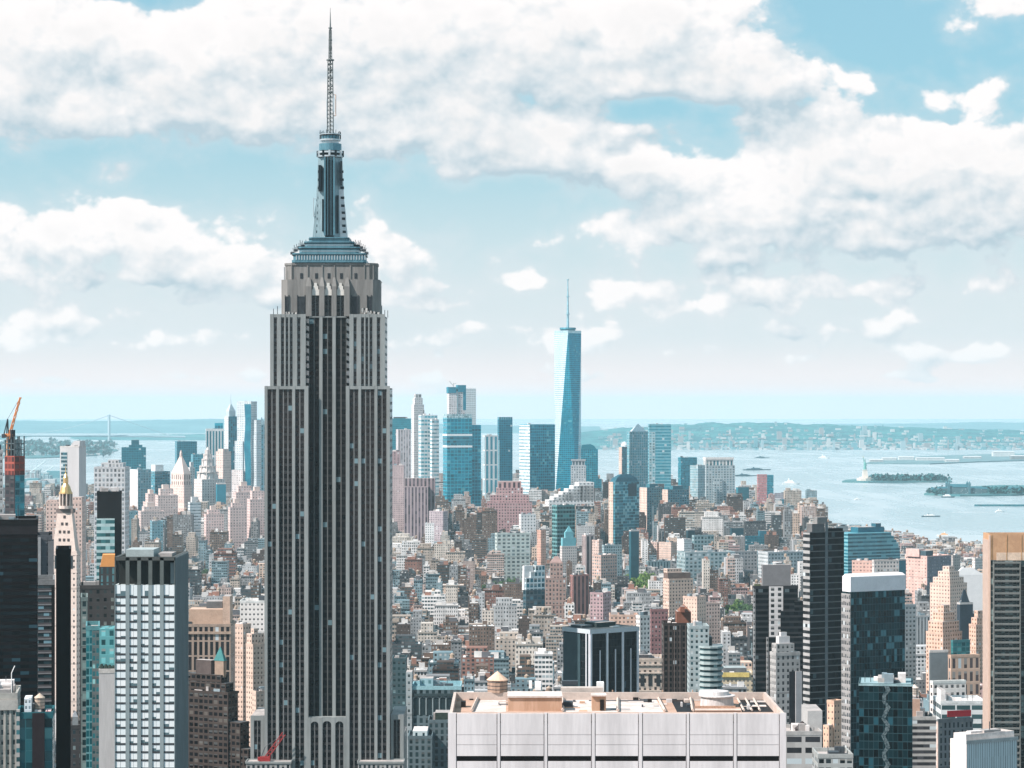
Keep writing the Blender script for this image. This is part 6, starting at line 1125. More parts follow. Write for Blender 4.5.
for yy in (435, 446.5): T.block(-.01, 1.01, -.01, 1.0, T.z(yy+1), T.z(yy-1), 'white_band', wb)
for yy in (437.5, 441): T.block(-.006, 1.006, -.006, 1.0, T.z(yy+2.5), T.z(yy-1), 'dark_band', fac((.03, .24, .32), (.015, .16, .23), 1, .6, 0, name='dark band'))
b = MB(); b.ring(T.Q(0, 1, 0, 1), T.zt-1, T.zt+10, -1, 0); T.part(b, 'open_crown', fac((.06, .28, .34), (.5, .6, .62), .8, .8, .3, (.6, .7, .72), name='open steel crown')); T.block(1.0, 1.38, .1, 1, 0, T.z(425), 'side_wing', GLS, True, ROOFD, 7, 7)
T = DT3('rising_pale_tower', 'pale concrete tower with teal topped hoists rising behind the white banded glass tower', 447, 449, 465, 392, 5800, fac((.64, .60, .60), (.48, .46, .47), .6, .5, .05, name='pale raw floors'), theta=14, roof=ROOFM, short='rising pale tower', cat='skyscraper'); tn = plain((.02, .20, .28), .7, 0, .3, .1, name='teal screens')
T.block(-.05, .45, -.05, .9, T.z(393), T.z(387), 'climbing_screen', tn); T.block(.55, 1.06, -.05, .9, T.z(392), T.z(385), 'climbing_screen', tn); T.block(.5, .56, -.08, 0, 0, T.z(392), 'hoist_track', plain((.2, .3, .34), .7)); T.block(.88, 1.06, -.04, .02, T.z(410), T.z(388), 'hanging_net', tn)
b = MB(); q = T.P(.3, .2); b.bar((q.x, q.y, T.z(386)), (q.x-9, q.y, T.z(381)), .7); b.bar((q.x, q.y, T.z(387)), (q.x, q.y, T.z(383)), .8); b.bar((q.x, q.y, T.z(384)), (q.x+7, q.y, T.z(383)), .6); T.part(b, 'roof_crane', plain((.4, .4, .4), .7))
DT3('grey_glass_slab', 'plain light grey glass slab joined behind the rising pale tower', 464, 464.5, 476, 389, 5900, fac((.50, .56, .58), (.42, .50, .53), .9, .7, .0, metal=.3, name='light grey glass', gvar=.1), theta=8, roof=ROOFM, cat='skyscraper')
T = DT3('white_crown_tower', 'slender white stone tower with open crown beside giant skyscraper', 411.5, 414, 424, 405, 5900, fac((.66, .62, .61), (.42, .42, .43), .45, .5, .05, name='white stone tower wall', var=.05), theta=20, roof=ROOFM, short='white crowned stone tower', cat='skyscraper'); T.tier(.1, .9, .1, .9, 405, 398, 'setback'); T.tier(.2, .8, .2, .8, 398, 394, 'open_crown', fac((.6, .58, .58), (.15, .17, .18), .5, .7, 0, name='open crown'), bay=8, fh=9); T.block(.9, 1.06, 0, .5, 0, T.z(410), 'shoulder', T.mat, True, ROOFM)
DT3('teal_stacked_tower', 'pale tower with stacked teal glass floors jutting unevenly', 418.5, 421, 437.5, 415, 5500, fac((.62, .66, .67), (.08, .36, .44), .85, .5, .1, (.5, .62, .66), name='stacked floors', gvar=.5), theta=14, fh=8, bay=7, short='stacked teal tower', parapet=0)
T = Tower  # short name reuse
for k in range(7): 
    zq = WZ(420+k*9, 5500); b = MB(5, 8)
q_ = DT3('stacked_shoulder', 'white wedge corner attached to the stacked teal tower', 430, 432, 439, 420, 5480, fac((.66, .68, .68), (.2, .45, .52), 1, .4, .1, name='wedge floors'), theta=20, fh=8, cat='building')
DT3('teal_flat_top', 'teal flat topped slab just right of giant stone skyscraper', 386, 387, 411, 419, 6300, fac((.03, .28, .35), (.02, .22, .29), .9, .8, .02, metal=.3, name='flat teal glass', gvar=.2), theta=6, roof=ROOFD, short='teal flat topped slab').tier(.3, .85, .2, .8, 419, 417, 'roof_rail', DSTEEL)
DT3('pale_ribbed_tower', 'pale rose ribbed tower in front of the teal flat topped slab', 396, 398, 411, 430, 5700, fac((.62, .54, .54), (.40, .37, .39), .5, 1, 0, name='rose ribs', var=.05), theta=14, bay=6, roof=ROOFM)
T = DT3('round_shouldered_tower', 'deep teal tower with rounded right shoulder right of faceted skyscraper', 580.5, 581, 598, 449, 6100, GLS, theta=6, parapet=0, roof=ROOFD, short='round shouldered teal tower'); b = MB()
pr = [(0, 449), (.05, 445), (.55, 444), (.78, 446), (.92, 450), (1.0, 457)]
zb_ = T.zt-60
for (u0, y0_), (u1, y1_) in zip(pr, pr[1:]): 
    A, B_, C_, D_ = T.P(u0, -.004), T.P(u1, -.004), T.P(u1, 1), T.P(u0, 1)
    b.face([(*A, T.zt-1), (*B_, T.zt-1), (*B_, max(T.zt-.9, T.z(y1_))), (*A, max(T.zt-.9, T.z(y0_)))]); b.face([(*A, max(T.zt-.9, T.z(y0_))), (*B_, max(T.zt-.9, T.z(y1_))), (*C_, max(T.zt-.9, T.z(y1_))), (*D_, max(T.zt-.9, T.z(y0_)))]); b.face([(*D_, max(T.zt-.9, T.z(y0_))), (*C_, max(T.zt-.9, T.z(y1_))), (*C_, T.zt-1), (*D_, T.zt-1)])
T.part(b, 'curved_top', plain((.02, .22, .29), .3, .4, .1, .02, name='curved teal metal')); T.block(.9, 1.22, .1, 1, 0, T.z(479), 'podium', GLS, True, ROOFD)
# riverside pair of towers with pyramid and dome
T = DT3('pyramid_top_tower', 'teal grey tower with bright pyramid roof by the river', 627, 636, 649, 432, 6000, fac((.24, .42, .47), (.04, .26, .33), .6, .8, .05, name='teal pier wall', gvar=.3), theta=38, bay=6, fh=6, roof=ROOFM, short='pyramid topped tower'); T.pyramid(.1, .9, .1, .9, 432, 424, 'pyramid_roof', plain((.62, .66, .68), .4, .3, name='pale metal roof'))
T = DT3('slab_glass_tower', 'tall square teal tower with fine horizontal lines beside the pyramid topped tower', 648, 649, 671, 425, 5900, fac((.16, .38, .44), (.03, .25, .33), 1, .55, .04, name='fine teal bands', gvar=.3), theta=8, fh=7, roof=ROOFM, short='square teal river tower', parapet=2); T.block(-.004, .28, -.02, .02, 0, T.z(432), 'corner_bay', fac((.34, .48, .52), (.12, .34, .4), .6, .7, .05, name='corner bay'), bay=6, fh=6)
T = DT3('dome_top_tower', 'tower with pale domed roof and peach edge left of the pyramid topped tower', 619, 622, 630, 447, 6200, fac((.02, .22, .28), (.015, .17, .23), .8, .8, .03, name='dark teal bands'), theta=45, roof=ROOFM); b = MB(); p = T.P(.5, .5); b.cyl(p.x, p.y, 9.5, T.zt, T.zt+5, 16, 0, 8.5); b.cyl(p.x, p.y, 8.5, T.zt+5, T.zt+10, 16, 0, 4.5); b.cyl(p.x, p.y, 4.5, T.zt+10, T.zt+13, 16, 0, .5); T.part(b, 'dome', plain((.6, .64, .65), .5, .2)); T.block(-.02, .0, 0, 1, 0, T.zt, 'sunlit_side', PTE)  # left side painted peach as if sunlit
# left downtown group
WAV = fac((.56, .60, .62), (.36, .45, .48), .6, .5, .08, name='silver wave wall', gvar=.25)
T = DT3('wavy_silver_tower', 'tall silver tower with deep blue rippling strip down its front', 237, 251, 257, 402, 5100, WAV, side='R', theta=25, bay=5, fh=4.5, roof=ROOFM, short='wavy silver tower', cat='skyscraper'); b = MB(); n = 30
for k in range(n):
    za, zc = 20+(T.zt-24)*k/n, 20+(T.zt-24)*(k+1)/n; w0, w1 = sin(k*.55)*.04, sin(k*.55+.55)*.04
    A, B_ = T.P(.55+w0, -.01), T.P(1.0+w0*.4, -.01); C_, D_ = T.P(1.0+w1*.4, -.01), T.P(.55+w1, -.01); b.face([(*A, za), (*B_, za), (*C_, zc), (*D_, zc)])
T.part(b, 'blue_ripple', plain((.03, .25, .33), .2, .5, .3, .06, c2=(.02, .17, .25), name='rippled steel')); T.block(-.12, .45, -.1, .5, 0, T.z(441), 'shoulder', WAV, True, ROOFM); T.block(-.3, .5, -.2, .5, 0, T.z(470), 'podium', fac((.62, .57, .56), (.4, .38, .38), .4, .5, .05, name='pale podium'), True, ROOFM); T.block(1.0, 1.3, .2, 1, 0, T.z(420), 'right_bay', WAV, True, ROOFM)
T = DT3('spired_stone_tower', 'slender tower with pale pointed crown and thin spire left of wavy silver tower', 224.5, 228.5, 237, 417, 5700, fac((.03, .26, .33), (.02, .20, .27), .7, .9, .03, name='teal spire shaft'), theta=40, roof=ROOFM, short='pale pointed spire tower', cat='skyscraper'); T.block(-.02, 0, 0, 1, 0, T.zt+2, 'pale_side', fac((.60, .62, .63), (.4, .46, .48), .4, .7, 0, name='pale side')); PCR = plain((.50, .58, .61), .5, .2, .1, .05, name='pale crown'); T.tier(.12, .88, .12, .88, 417, 411, 'crown', PCR); T.pyramid(.12, .88, .12, .88, 411, 404, 'pointed_crown', PCR, .08); b = MB(); p = T.P(.5, .5); b.cyl(p.x, p.y, 1.2, T.z(405), T.z(394), 6, 0, .2); T.part(b, 'spire', PCR)
T = DT3('white_column_tower', 'dark tower with white columns and capped roof box', 205, 206, 224, 430, 5900, fac((.66, .66, .66), (.03, .17, .22), .62, .92, 0, name='white columns', gvar=.3), theta=8, bay=7, fh=60, roof=ROOFM, short='white columned dark tower', parapet=3, pmat=plain((.6, .62, .62), .7)); T.tier(.5, .95, .2, .8, 430, 423, 'roof_box', GLS)
DT3('pale_green_sliver', 'pale green tower with pyramid half hidden behind the giant skyscraper', 257, 258.5, 266, 425, 5600, fac((.34, .50, .54), (.1, .34, .42), .55, .9, .03, name='pale green piers'), theta=30, bay=6, roof=ROOFM).pyramid(0, 1, 0, 1, 425, 417, 'pyramid_roof', plain((.36, .48, .52), .6))
PSC = fac((.66, .52, .47), (.42, .33, .31), .35, .45, .02, name='pink stone wall', var=.06); PST = plain((.64, .50, .45), .85, 0, .1, .1, name='pink stone')
T = DT3('pyramid_stone_tower', 'pink stone tower with steep pyramid roof and lit left face', 170, 184, 192, 485, 4700, PSC, side='L', theta=48, bay=5, fh=5, roof=PST, short='pink pyramid tower', parapet=0); T.tier(.06, .94, .06, .94, 485, 474, 'loggia', fac((.66, .52, .47), (.3, .22, .2), .4, .7, 0, name='loggia'), bay=6, fh=12); T.pyramid(.04, .96, .04, .96, 474, 456, 'pyramid_roof', PST, .06); b = MB(); p = T.P(.5, .5); b.cyl(p.x, p.y, 2.6, T.z(457), T.z(453), 8, 0, 2.2); b.cyl(p.x, p.y, 2.2, T.z(453), T.z(450), 8, 0, .2); T.part(b, 'lantern', PST); T.block(-.7, -.0, -.4, 1, 0, T.z(508), 'low_wing', PSC, True, ROOFM)
T = DT3('tiered_municipal_tower', 'white stone block with colonnade and tiered wedding cake tower', 194, 202, 225, 480, 4900, fac((.68, .60, .57), (.42, .37, .36), .4, .6, .02, name='white stone wall', var=.06), theta=30, bay=5, fh=5, roof=ROOFW, short='tiered wedding cake tower'); WST = plain((.66, .60, .57), .85, 0, .1, .1, name='white stone'); p = T.P(.42, .5)
for w, ya, yb in ((11, 480, 472), (8.5, 472, 466), (6, 466, 459), (4.2, 459, 454), (2.6, 454, 450)):
    b = MB(); q = w*4900/FPX; b.cyl(p.x, p.y, q*.95, T.z(ya), T.z(yb), 10, 0, q*.82); b.cyl(p.x, p.y, q, T.z(yb)-1.5, T.z(yb), 10)
    for k in range(8):
        a = 2*pi*k/8; b.cyl(p.x+q*.93*cos(a), p.y+q*.93*sin(a), .9, T.z(ya), T.z(yb), 6)
    T.part(b, 'tier', WST)
b = MB(); b.cyl(p.x, p.y, 3.2, T.z(450), T.z(447), 8, 0, .3); T.part(b, 'finial', WST); T.block(.55, 1.0, -.02, .3, 0, T.z(486), 'colonnade_wing', fac((.68, .60, .57), (.06, .22, .28), .5, .9, 0, name='colonnade'), True, ROOFW, 7, 50)
T = DT3('teal_shaded_wing', 'deep teal shaded wing tucked right of the wedding cake tower', 216, 217, 226, 484, 4850, plain((.03, .20, .27), .6, 0, .15, .05), theta=10)
DT3('teal_box_tower', 'wide flat topped deep teal tower behind the pink pyramid tower', 175, 177, 197, 442, 5800, fac((.02, .20, .27), (.012, .14, .20), .8, .7, .03, name='deep teal box', gvar=.35), theta=14, roof=ROOFD, short='deep teal box tower'); DT3('teal_mid_block', 'teal block between pink pyramid tower and wedding cake tower', 191, 193, 207, 455, 5500, fac((.08, .30, .37), (.03, .22, .30), .8, .6, .03, name='mid teal'), theta=12, roof=ROOFD)
DT3('pale_statue_tower', 'slim pale tower with stepped top between pyramid tower and wedding cake tower', 188, 190, 195, 468, 5000, fac((.62, .60, .59), (.4, .42, .42), .4, .5, 0, name='slim pale wall'), theta=30).tier(.2, .8, .2, .8, 468, 462, 'top_stage', plain((.6, .58, .57), .8)); DT3('pink_shaft', 'pink shaft with teal right side between wedding cake tower and wavy silver tower', 216, 223, 231, 452, 5300, PSC, theta=50, roof=PST).tier(.1, .8, .1, .8, 452, 449, 'top_stage', PST)
T = DT3('teal_stacked_block', 'dark teal tower with square box on its roof', 120.5, 121.5, 146, 448, 5600, fac((.02, .19, .25), (.012, .13, .18), .8, .7, .03, name='stacked teal', gvar=.35), theta=8, roof=ROOFD, short='dark teal box roofed tower'); T.tier(.4, .72, .2, .8, 448, 440, 'roof_box', plain((.015, .11, .15), .7)); T.tier(.3, .85, .1, .9, 448, 445, 'setback')
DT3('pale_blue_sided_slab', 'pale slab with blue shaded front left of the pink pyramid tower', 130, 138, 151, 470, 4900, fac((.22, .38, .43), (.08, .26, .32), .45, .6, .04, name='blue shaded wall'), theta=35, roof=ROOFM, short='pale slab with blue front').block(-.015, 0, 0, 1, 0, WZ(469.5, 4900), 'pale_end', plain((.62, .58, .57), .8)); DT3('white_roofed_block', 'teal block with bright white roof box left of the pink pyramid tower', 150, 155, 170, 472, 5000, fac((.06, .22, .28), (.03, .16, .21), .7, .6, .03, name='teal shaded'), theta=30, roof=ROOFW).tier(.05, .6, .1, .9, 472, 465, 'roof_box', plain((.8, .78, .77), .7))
DT3('cylinder_block', 'pale rounded apartment slab in front of the wedding cake tower', 188, 190, 201, 503, 4350, fac((.60, .64, .66), (.35, .42, .45), 1, .4, 0, name='pale banded wall'), theta=20, fh=5, roof=ROOFM, short='pale rounded slab').tier(.2, .8, .2, .8, 503, 497, 'top_stage', plain((.6, .6, .6), .8))
for k, (a, m_, c_, yt, Y, lab) in enumerate([(138, 141, 165, 512, 4500, 'long pink stone courthouse below the pale slab with blue front'), (155, 158, 178, 496, 4600, 'pink stepped stone block left of pink pyramid tower'), (143, 147, 160, 503, 4650, 'small pink stone block between pale slab and pink stepped block'), (228, 230, 247, 508, 4300, 'pink square windowed block below the wavy silver tower'), (233, 236, 256, 493, 4500, 'pale pink block at foot of the wavy silver tower'), (247, 250, 268, 500, 4400, 'pink block with flat roof against the giant skyscraper'), (204, 206, 224, 515, 4250, 'rose stone block below the wedding cake tower')]):
    q_ = DT3('pink_stone_block', lab, a, m_, c_, yt, Y, fac((.60+.01*k, .49, .46), (.36, .30, .29), .42, .5, .03, name='pink stone windows', var=.08), theta=16, roof=ROOFM, cat='building', bay=4.5, fh=4.6); q_.tier(.15, .8, .2, .9, yt, yt-5-(k % 3)*2, 'setback'); q_.tier(.3, .6, .3, .8, yt-5-(k % 3)*2, yt-9-(k % 3)*2, 'roof_house', PST)
for k, (a, m_, c_, yt, Y, lab) in enumerate([(22, 24, 47, 510, 5600, 'low blue block left of the gilded campanile'), (24, 25, 36, 507, 5800, 'small blue block behind the low blue block at left'), (86, 88, 94, 496, 4900, 'narrow teal block between twin slab and gridded office'), (124, 126, 133, 497, 5200, 'narrow grey tower beside the gridded office'), (126, 128, 138, 512, 4400, 'teal grey block right of the black topped glass tower'), (150, 152, 163, 522, 4000, 'blue grey block below the pink courthouse')]):
    DT3('blue_block', lab, a, m_, c_, yt, Y, fac((.16, .30, .35), (.06, .18, .23), .5, .5, .05, name='blue block wall'), theta=14, roof=ROOFD, cat='building', bay=4.5, fh=4.6)

# ================================================================== LOW CITY: the small buildings filling the blocks
def inpoly(x, y, P):
    c = False; n = len(P)
    for i in range(n):
        x0, y0 = P[i]; x1, y1 = P[i-1]
        if (y0 > y) != (y1 > y) and x < (x1-x0)*(y-y0)/(y1-y0)+x0: c = not c
    return c
FA = np.array(FOOT)
def taken(x0, x1, y0, y1, g=1.5): return bool(np.any((FA[:, 0] < x1+g) & (FA[:, 1] > x0-g) & (FA[:, 2] < y1+g) & (FA[:, 3] > y0-g)))
PARKS = [(WX(622, 3700), WX(662, 3700), 3580, 3900), (WX(480, 3560), WX(507, 3560), 3470, 3700), (WX(508, 3650), WX(524, 3650), 3560, 3780), (WX(588, 4150), WX(612, 4150), 4080, 4240), (WX(728, 3250), WX(752, 3250), 3180, 3360), (WX(540, 3160), WX(556, 3160), 3110, 3230), (WX(186, 3850), WX(202, 3850), 3800, 3960), (WX(785, 5300), WX(800, 5300), 5200, 5400)]
rr_ = random.Random(77)
TINTS = [('white', (.62, .60, .585), 9), ('pale grey', (.37, .375, .38), 9), ('cream', (.48, .43, .38), 8), ('beige', (.36, .305, .26), 8), ('pinkish', (.42, .325, .29), 6), ('red brick', (.22, .115, .09), 4), ('brown brick', (.13, .09, .07), 10), ('grey', (.20, .205, .21), 9), ('dark grey', (.06, .065, .07), 9), ('teal grey', (.17, .25, .28), 7), ('peach', (.52, .39, .31), 4), ('rose', (.33, .23, .22), 2), ('dark brown', (.07, .05, .042), 4)]
TW = [t[2] for t in TINTS]
ROOFS = [('white roof', (.68, .66, .64), 14), ('pale roof', (.52, .50, .48), 10), ('tan roof', (.44, .37, .31), 3), ('grey roof', (.26, .26, .265), 6), ('black roof', (.07, .07, .075), 5), ('red roof', (.40, .20, .16), 1)]
RW = [t[2] for t in ROOFS]
BL = []
def lot(x0, x1, y0, y1):
    cx_, cy_ = (x0+x1)/2, (y0+y1)/2
    if not inpoly(cx_, cy_, SHORE) or abs(cx_) > .205*cy_+45 or taken(x0, x1, y0, y1): return
    for a, b, c, d in PARKS:
        if x1 > a and x0 < b and y1 > c and y0 < d: return
    Y = cy_; q = rr_.random()
    if Y < 1500: h = rr_.uniform(22, 50)
    elif Y < 2150: h = rr_.uniform(20, 46) if q < .85 else rr_.uniform(46, 62)
    elif Y < 3200: h = rr_.uniform(13, 30) if q < .70 else rr_.uniform(30, 58)
    elif Y < 4300: h = rr_.uniform(12, 26) if q < .74 else rr_.uniform(28, 62)
    else: h = rr_.uniform(14, 36) if q < .55 else rr_.uniform(36, 92)
    if cx_ > .12*Y and Y > 3300: h = min(h, 24)
    for a, b, c, d in PARKS:
        if x1 > a-10 and x0 < b+10 and 0 < c-y0 < 320: h = min(h, max(6, .088*(c-y1)+5))
    lim = 42 if 960 < Y < 1500 else 999
    tn_ = rr_.choices(TINTS, TW)[0]; rf = rr_.choices(ROOFS, RW)[0]; j = rr_.uniform(.85, 1.15)
    BL.append(dict(x0=x0, x1=x1, y0=y0, y1=y1, h=min(h, lim), tint=tuple(min(.8, v*j) for v in tn_[1]), tn=tn_[0], roof=rf[1], rn=rf[0], bay=rr_.choice([2.4, 2.8, 3.2, 3.8]), fh=rr_.choice([3.2, 3.5, 3.9, 4.2]), st=rr_.choices([0, 1, 2, 3], [5, 3, 3, 2])[0], seed=rr_.random()))
Y = 980.0
while Y < 7100:
    bd = rr_.uniform(52, 62); sw = 17 if rr_.random() < .75 else 26
    for ax, bx in zip(AVES, AVES[1:]):
        xa, xb = ax+12, bx-12
        for row in (0, 1):
            y0 = Y+row*bd/2+(.6 if row else 0); y1 = Y+bd/2*(row+1)-(.6 if row == 0 else 0); x = xa
            while x < xb-7:
                w = rr_.uniform(7, 13) if rr_.random() < .45 else rr_.uniform(13, 30)
                if Y > 4000: w *= 1.25
                w = min(w, xb-x)
                yy0 = y0+(rr_.uniform(0, 5) if row else 0); yy1 = y1-(0 if row else rr_.uniform(0, 6))
                lot(x+.15, x+w-.15, yy0, yy1); x += w
    Y += bd+sw
# which small buildings show, and how large: paint rectangles far to near into an id buffer
buf = np.full((768, 1024), -1, dtype=np.int32)
items = [(d['y0'], i, 512+FPX*d['x0']/d['y0'], 512+FPX*d['x1']/d['y0'], HY+FPX*(CZ-d['h'])/d['y1'], HY+FPX*CZ/d['y0']) for i, d in enumerate(BL)]
items += [(R[4], -2, R[0], R[1], R[2], R[3]) for R in RECTS]+[(540, -2, 448, 786, 700, 900)]
for Y_, i, a, b, t_, bt_ in sorted(items, key=lambda q: -q[0]):
    a, b, t_, bt_ = max(0, int(round(a))), min(1024, int(round(b))), max(0, int(round(t_))), min(768, int(round(bt_)))
    if a < b and t_ < bt_: buf[t_:bt_, a:b] = i
cnt = np.bincount(buf[buf >= 0], minlength=len(BL)); ysum = {}
order = [int(i) for i in np.argsort(-cnt) if cnt[i] >= 25][:290]
WALLS = [fac((1, 1, 1), (.05, .055, .06), .42, .52, .10, (.35, .38, .38), attr=True, name='small windows', var=.28), fac((1, 1, 1), (.04, .05, .055), .55, .6, .12, (.3, .36, .38), attr=True, name='wide windows', var=.28),
         fac((1, 1, 1), (.06, .09, .10), .8, .5, .12, (.35, .42, .44), attr=True, name='strip windows', var=.12), fac((1, 1, 1), (.05, .05, .05), .35, .42, .05, attr=True, name='sparse windows', var=.2)]
ROOFA = plain((1, 1, 1), .9, 0, .22, .12, attr=True, name='roof covering'); TRIM = plain((1, 1, 1), .85, 0, .12, .3, attr=True, name='trim')
FM = WALLS+[ROOFA, TRIM]
def body(mb, d):
    mb.bay, mb.fh = d['bay'], d['fh']; x0, x1, y0, y1, h = d['x0'], d['x1'], d['y0'], d['y1'], d['h']; p = [(x0, y0), (x1, y0), (x1, y1), (x0, y1)]
    mb.tint = d['tint']
    for k in range(4): 
        blank = (k in (1, 3)) and d['seed'] < .55
        mb.wall(p[k], p[(k+1) % 4], 0, h, 5 if blank else d['st'], zr=h-.8)
def roofpart(mb, d):
    x0, x1, y0, y1, h = d['x0'], d['x1'], d['y0'], d['y1'], d['h']; p = [(x0, y0), (x1, y0), (x1, y1), (x0, y1)]; q = [(x0+.4, y0+.4), (x1-.4, y0+.4), (x1-.4, y1-.4), (x0+.4, y1-.4)]
    mb.tint = d['roof']; mb.face([(*v, h-.9) for v in q], None, 4); mb.tint = tuple(v*.9+.03 for v in d['tint'])
    for k in range(4):
        j = (k+1) % 4; mb.face([(*p[k], h), (*p[j], h), (*q[j], h), (*q[k], h)], None, 5); mb.face([(*q[j], h-.9), (*q[k], h-.9), (*q[k], h), (*q[j], h)], None, 5)
def extras(d):
    """roof furniture as a list of (part name, draw function)"""
    r = random.Random(d['seed']); x0, x1, y0, y1, h = d['x0'], d['x1'], d['y0'], d['y1'], d['h']; w, dp = x1-x0, y1-y0; out = []
    def bulk(u, v, bw, bd_, bh, tint, rt):
        def f(mb):
            mb.tint = tint; X0, Y0 = x0+1+u*max(0, w-bw-2), y0+2+v*max(0, dp-bd_-3); i0 = len(mb.f)
            mb.prism([(X0, Y0), (X0+bw, Y0), (X0+bw, Y0+bd_), (X0, Y0+bd_)], h-1, h+bh, 5, None, False); mb.tint = rt; mb.face([(X0, Y0, h+bh), (X0+bw, Y0, h+bh), (X0+bw, Y0+bd_, h+bh), (X0, Y0+bd_, h+bh)], None, 5)
        return f
    for _ in range(r.choice([1, 2, 2, 3, 4] if w > 14 else [1, 1, 1, 2])):
        out.append(('roof_house', bulk(r.random(), r.random(), min(w*.5, r.uniform(3, 8)), min(dp*.5, r.uniform(3, 9)), r.uniform(2.4, 5.5), r.choice([d['tint'], d['tint'], (.5, .46, .43), (.12, .12, .13), (.3, .16, .12), (.62, .6, .58)]), r.choice([(.6, .57, .55), (.2, .2, .2), (.4, .35, .32)]))))
    for _ in range(r.choice([1, 2, 4, 6, 8])):
        out.append(('air_unit', bulk(r.random(), r.random(), r.uniform(1, 2.6), r.uniform(1, 3), r.uniform(.2, 1.3), r.choice([(.55, .55, .55), (.3, .3, .3), (.1, .1, .1), (.7, .69, .68)]), (.5, .5, .5))))
    if h > 18 and r.random() < .42:
        def tank(mb):
            X, Y0 = x0+w*r.uniform(.2, .8), y0+dp*r.uniform(.3, .8); rad = r.uniform(1.5, 2.2); z = h+r.uniform(1.5, 4.5)
            mb.tint = (.10, .09, .08)
            for a in (-1, 1):
                for b in (-1, 1): mb.bar((X+a*rad*.6, Y0+b*rad*.6, h-1), (X+a*rad*.6, Y0+b*rad*.6, z), .2, 5)
            mb.tint = r.choice([(.30, .19, .13), (.22, .16, .12), (.36, .27, .2)]); mb.cyl(X, Y0, rad, z, z+rad*1.7, 9, 5); mb.tint = (.36, .28, .22); mb.cyl(X, Y0, rad*1.08, z+rad*1.7, z+rad*2.5, 9, 5, .1)
        out.append(('water_tank', tank))
    if d['seed'] > .55 and h > 14:
        def corn(mb): mb.tint = tuple(v*.7 for v in d['tint']); mb.box(x0, x1, y0-.7, y0-.002, h-1.2, h+.25, 5)
        out.append(('cornice', corn))
    if r.random() < .42 and w > 12:
        def sb(mb): 
            mb.tint = d['tint']; mb.bay, mb.fh = d['bay'], d['fh']; mb.box(x0+w*.15, x1-w*.2, y0+dp*.3, y1-dp*.1, h-1, h+r.uniform(4, 9), d['st'], 4, False)
        out.append(('setback', sb))
    return out
# labels: colour, shape and roof first, then the neighbour that singles it out
ys_, xs_ = np.nonzero(buf >= 0); ids = buf[ys_, xs_]; cxs = np.bincount(ids, weights=xs_, minlength=len(BL))/np.maximum(cnt, 1); cys = np.bincount(ids, weights=ys_, minlength=len(BL))/np.maximum(cnt, 1)
used = {}
def shape(d):
    w = d['x1']-d['x0']
    return ('narrow ' if w < 12 else 'wide ' if w > 28 else '')+('tall ' if d['h'] > 38 else 'low ' if d['h'] < 17 else '')
def relation(i, skip=0):
    c_ = sorted(((mx-cxs[i])**2+((my+25-cys[i])*1.3)**2, mx, my, s) for mx, my, s in MARKS)[skip]
    ddx, ddy = cxs[i]-c_[1], cys[i]-(c_[2]+15)
    dist = math.sqrt(c_[0]); pre = 'just ' if dist < 22 else 'well ' if dist > 70 else ''
    return (pre+('right of ' if ddx > 0 else 'left of ') if abs(ddx) > abs(ddy)*.8 else pre+('below ' if ddy > 0 else 'above '))+'the '+c_[3]
recs = []
for i in order:
    d = BL[i]; lab = None; base = (shape(d)+d['tn'])
    nm = 'building' if d['h'] > 22 else 'house'
    tnk = any(n == 'water_tank' for n, _ in extras(d))
    recs.append([i, f"{base} {nm} with {d['rn']}{' and tank' if tnk else ''}", nm])
from collections import defaultdict
def labels_for(recs):
    lab = {i: f"{h}, {relation(i)}" for i, h, n in recs}
    for depth in (1, 2):
        by = defaultdict(list)
        for i, l in lab.items(): by[l].append(i)
        for l, g in by.items():
            if len(g) > 1:
                head = {i: h for i, h, n in recs}
                for i in g: lab[i] = f"{head[i]}, between {relation(i).split('the ', 1)[1]} and {relation(i, depth).split('the ', 1)[1]}"
    by = defaultdict(list)
    for i, l in lab.items(): by[l].append(i)
    O = ['leftmost', 'second from left', 'third from left', 'fourth from left', 'fifth from left', 'sixth from left', 'seventh from left']
    for l, g in by.items():
        if len(g) > 1:
            for k, i in enumerate(sorted(g, key=lambda q: cxs[q])): lab[i] = f"{O[k]} {l}"
    hd = {i: h.split(' with ')[0] for i, h, n in recs}
    for i, l in list(lab.items()):
        if len(l.split()) > 16:
            for h_, c_ in ((hd[i], l[l.find(','):] if ',' in l else ''),):
                for fix in (l.replace(' and tank', ''), l.replace(' with '+l.split(' with ')[1].split(',')[0], ''), ' '.join(l.replace(' with '+l.split(' with ')[1].split(',')[0], '').split()[:16])):
                    if len(fix.split()) <= 16: lab[i] = fix; break
    return lab
LAB = labels_for(recs)
for i, h, nm in recs:
    d = BL[i]; org = ((d['x0']+d['x1'])/2, (d['y0']+d['y1'])/2, 0); big = cnt[i] > 60
    t_ = thing('city_building' if nm == 'building' else 'town_house', LAB[i], nm, org, 'small buildings of the low city')
    mb = MB(); body(mb, d); mb.build('wall', FM, t_, org); mb = MB(); roofpart(mb, d); ro = mb.build('roof', FM, t_, org)
    for n, f in extras(d):
        mb = MB(); f(mb); mb.build(n, FM, ro if n in ('roof_house', 'air_unit', 'water_tank') else t_, org)
chosen = set(order)
mb = MB()
for i, d in enumerate(BL):
    if i in chosen: continue
    body(mb, d); roofpart(mb, d)
    if d['y0'] < 5200:
        for n, f in extras(d): f(mb)
o = mb.build('low_city_buildings', FM); tag(o, 'dense mass of small roofs and house fronts filling the city blocks', 'buildings', None, 'stuff')

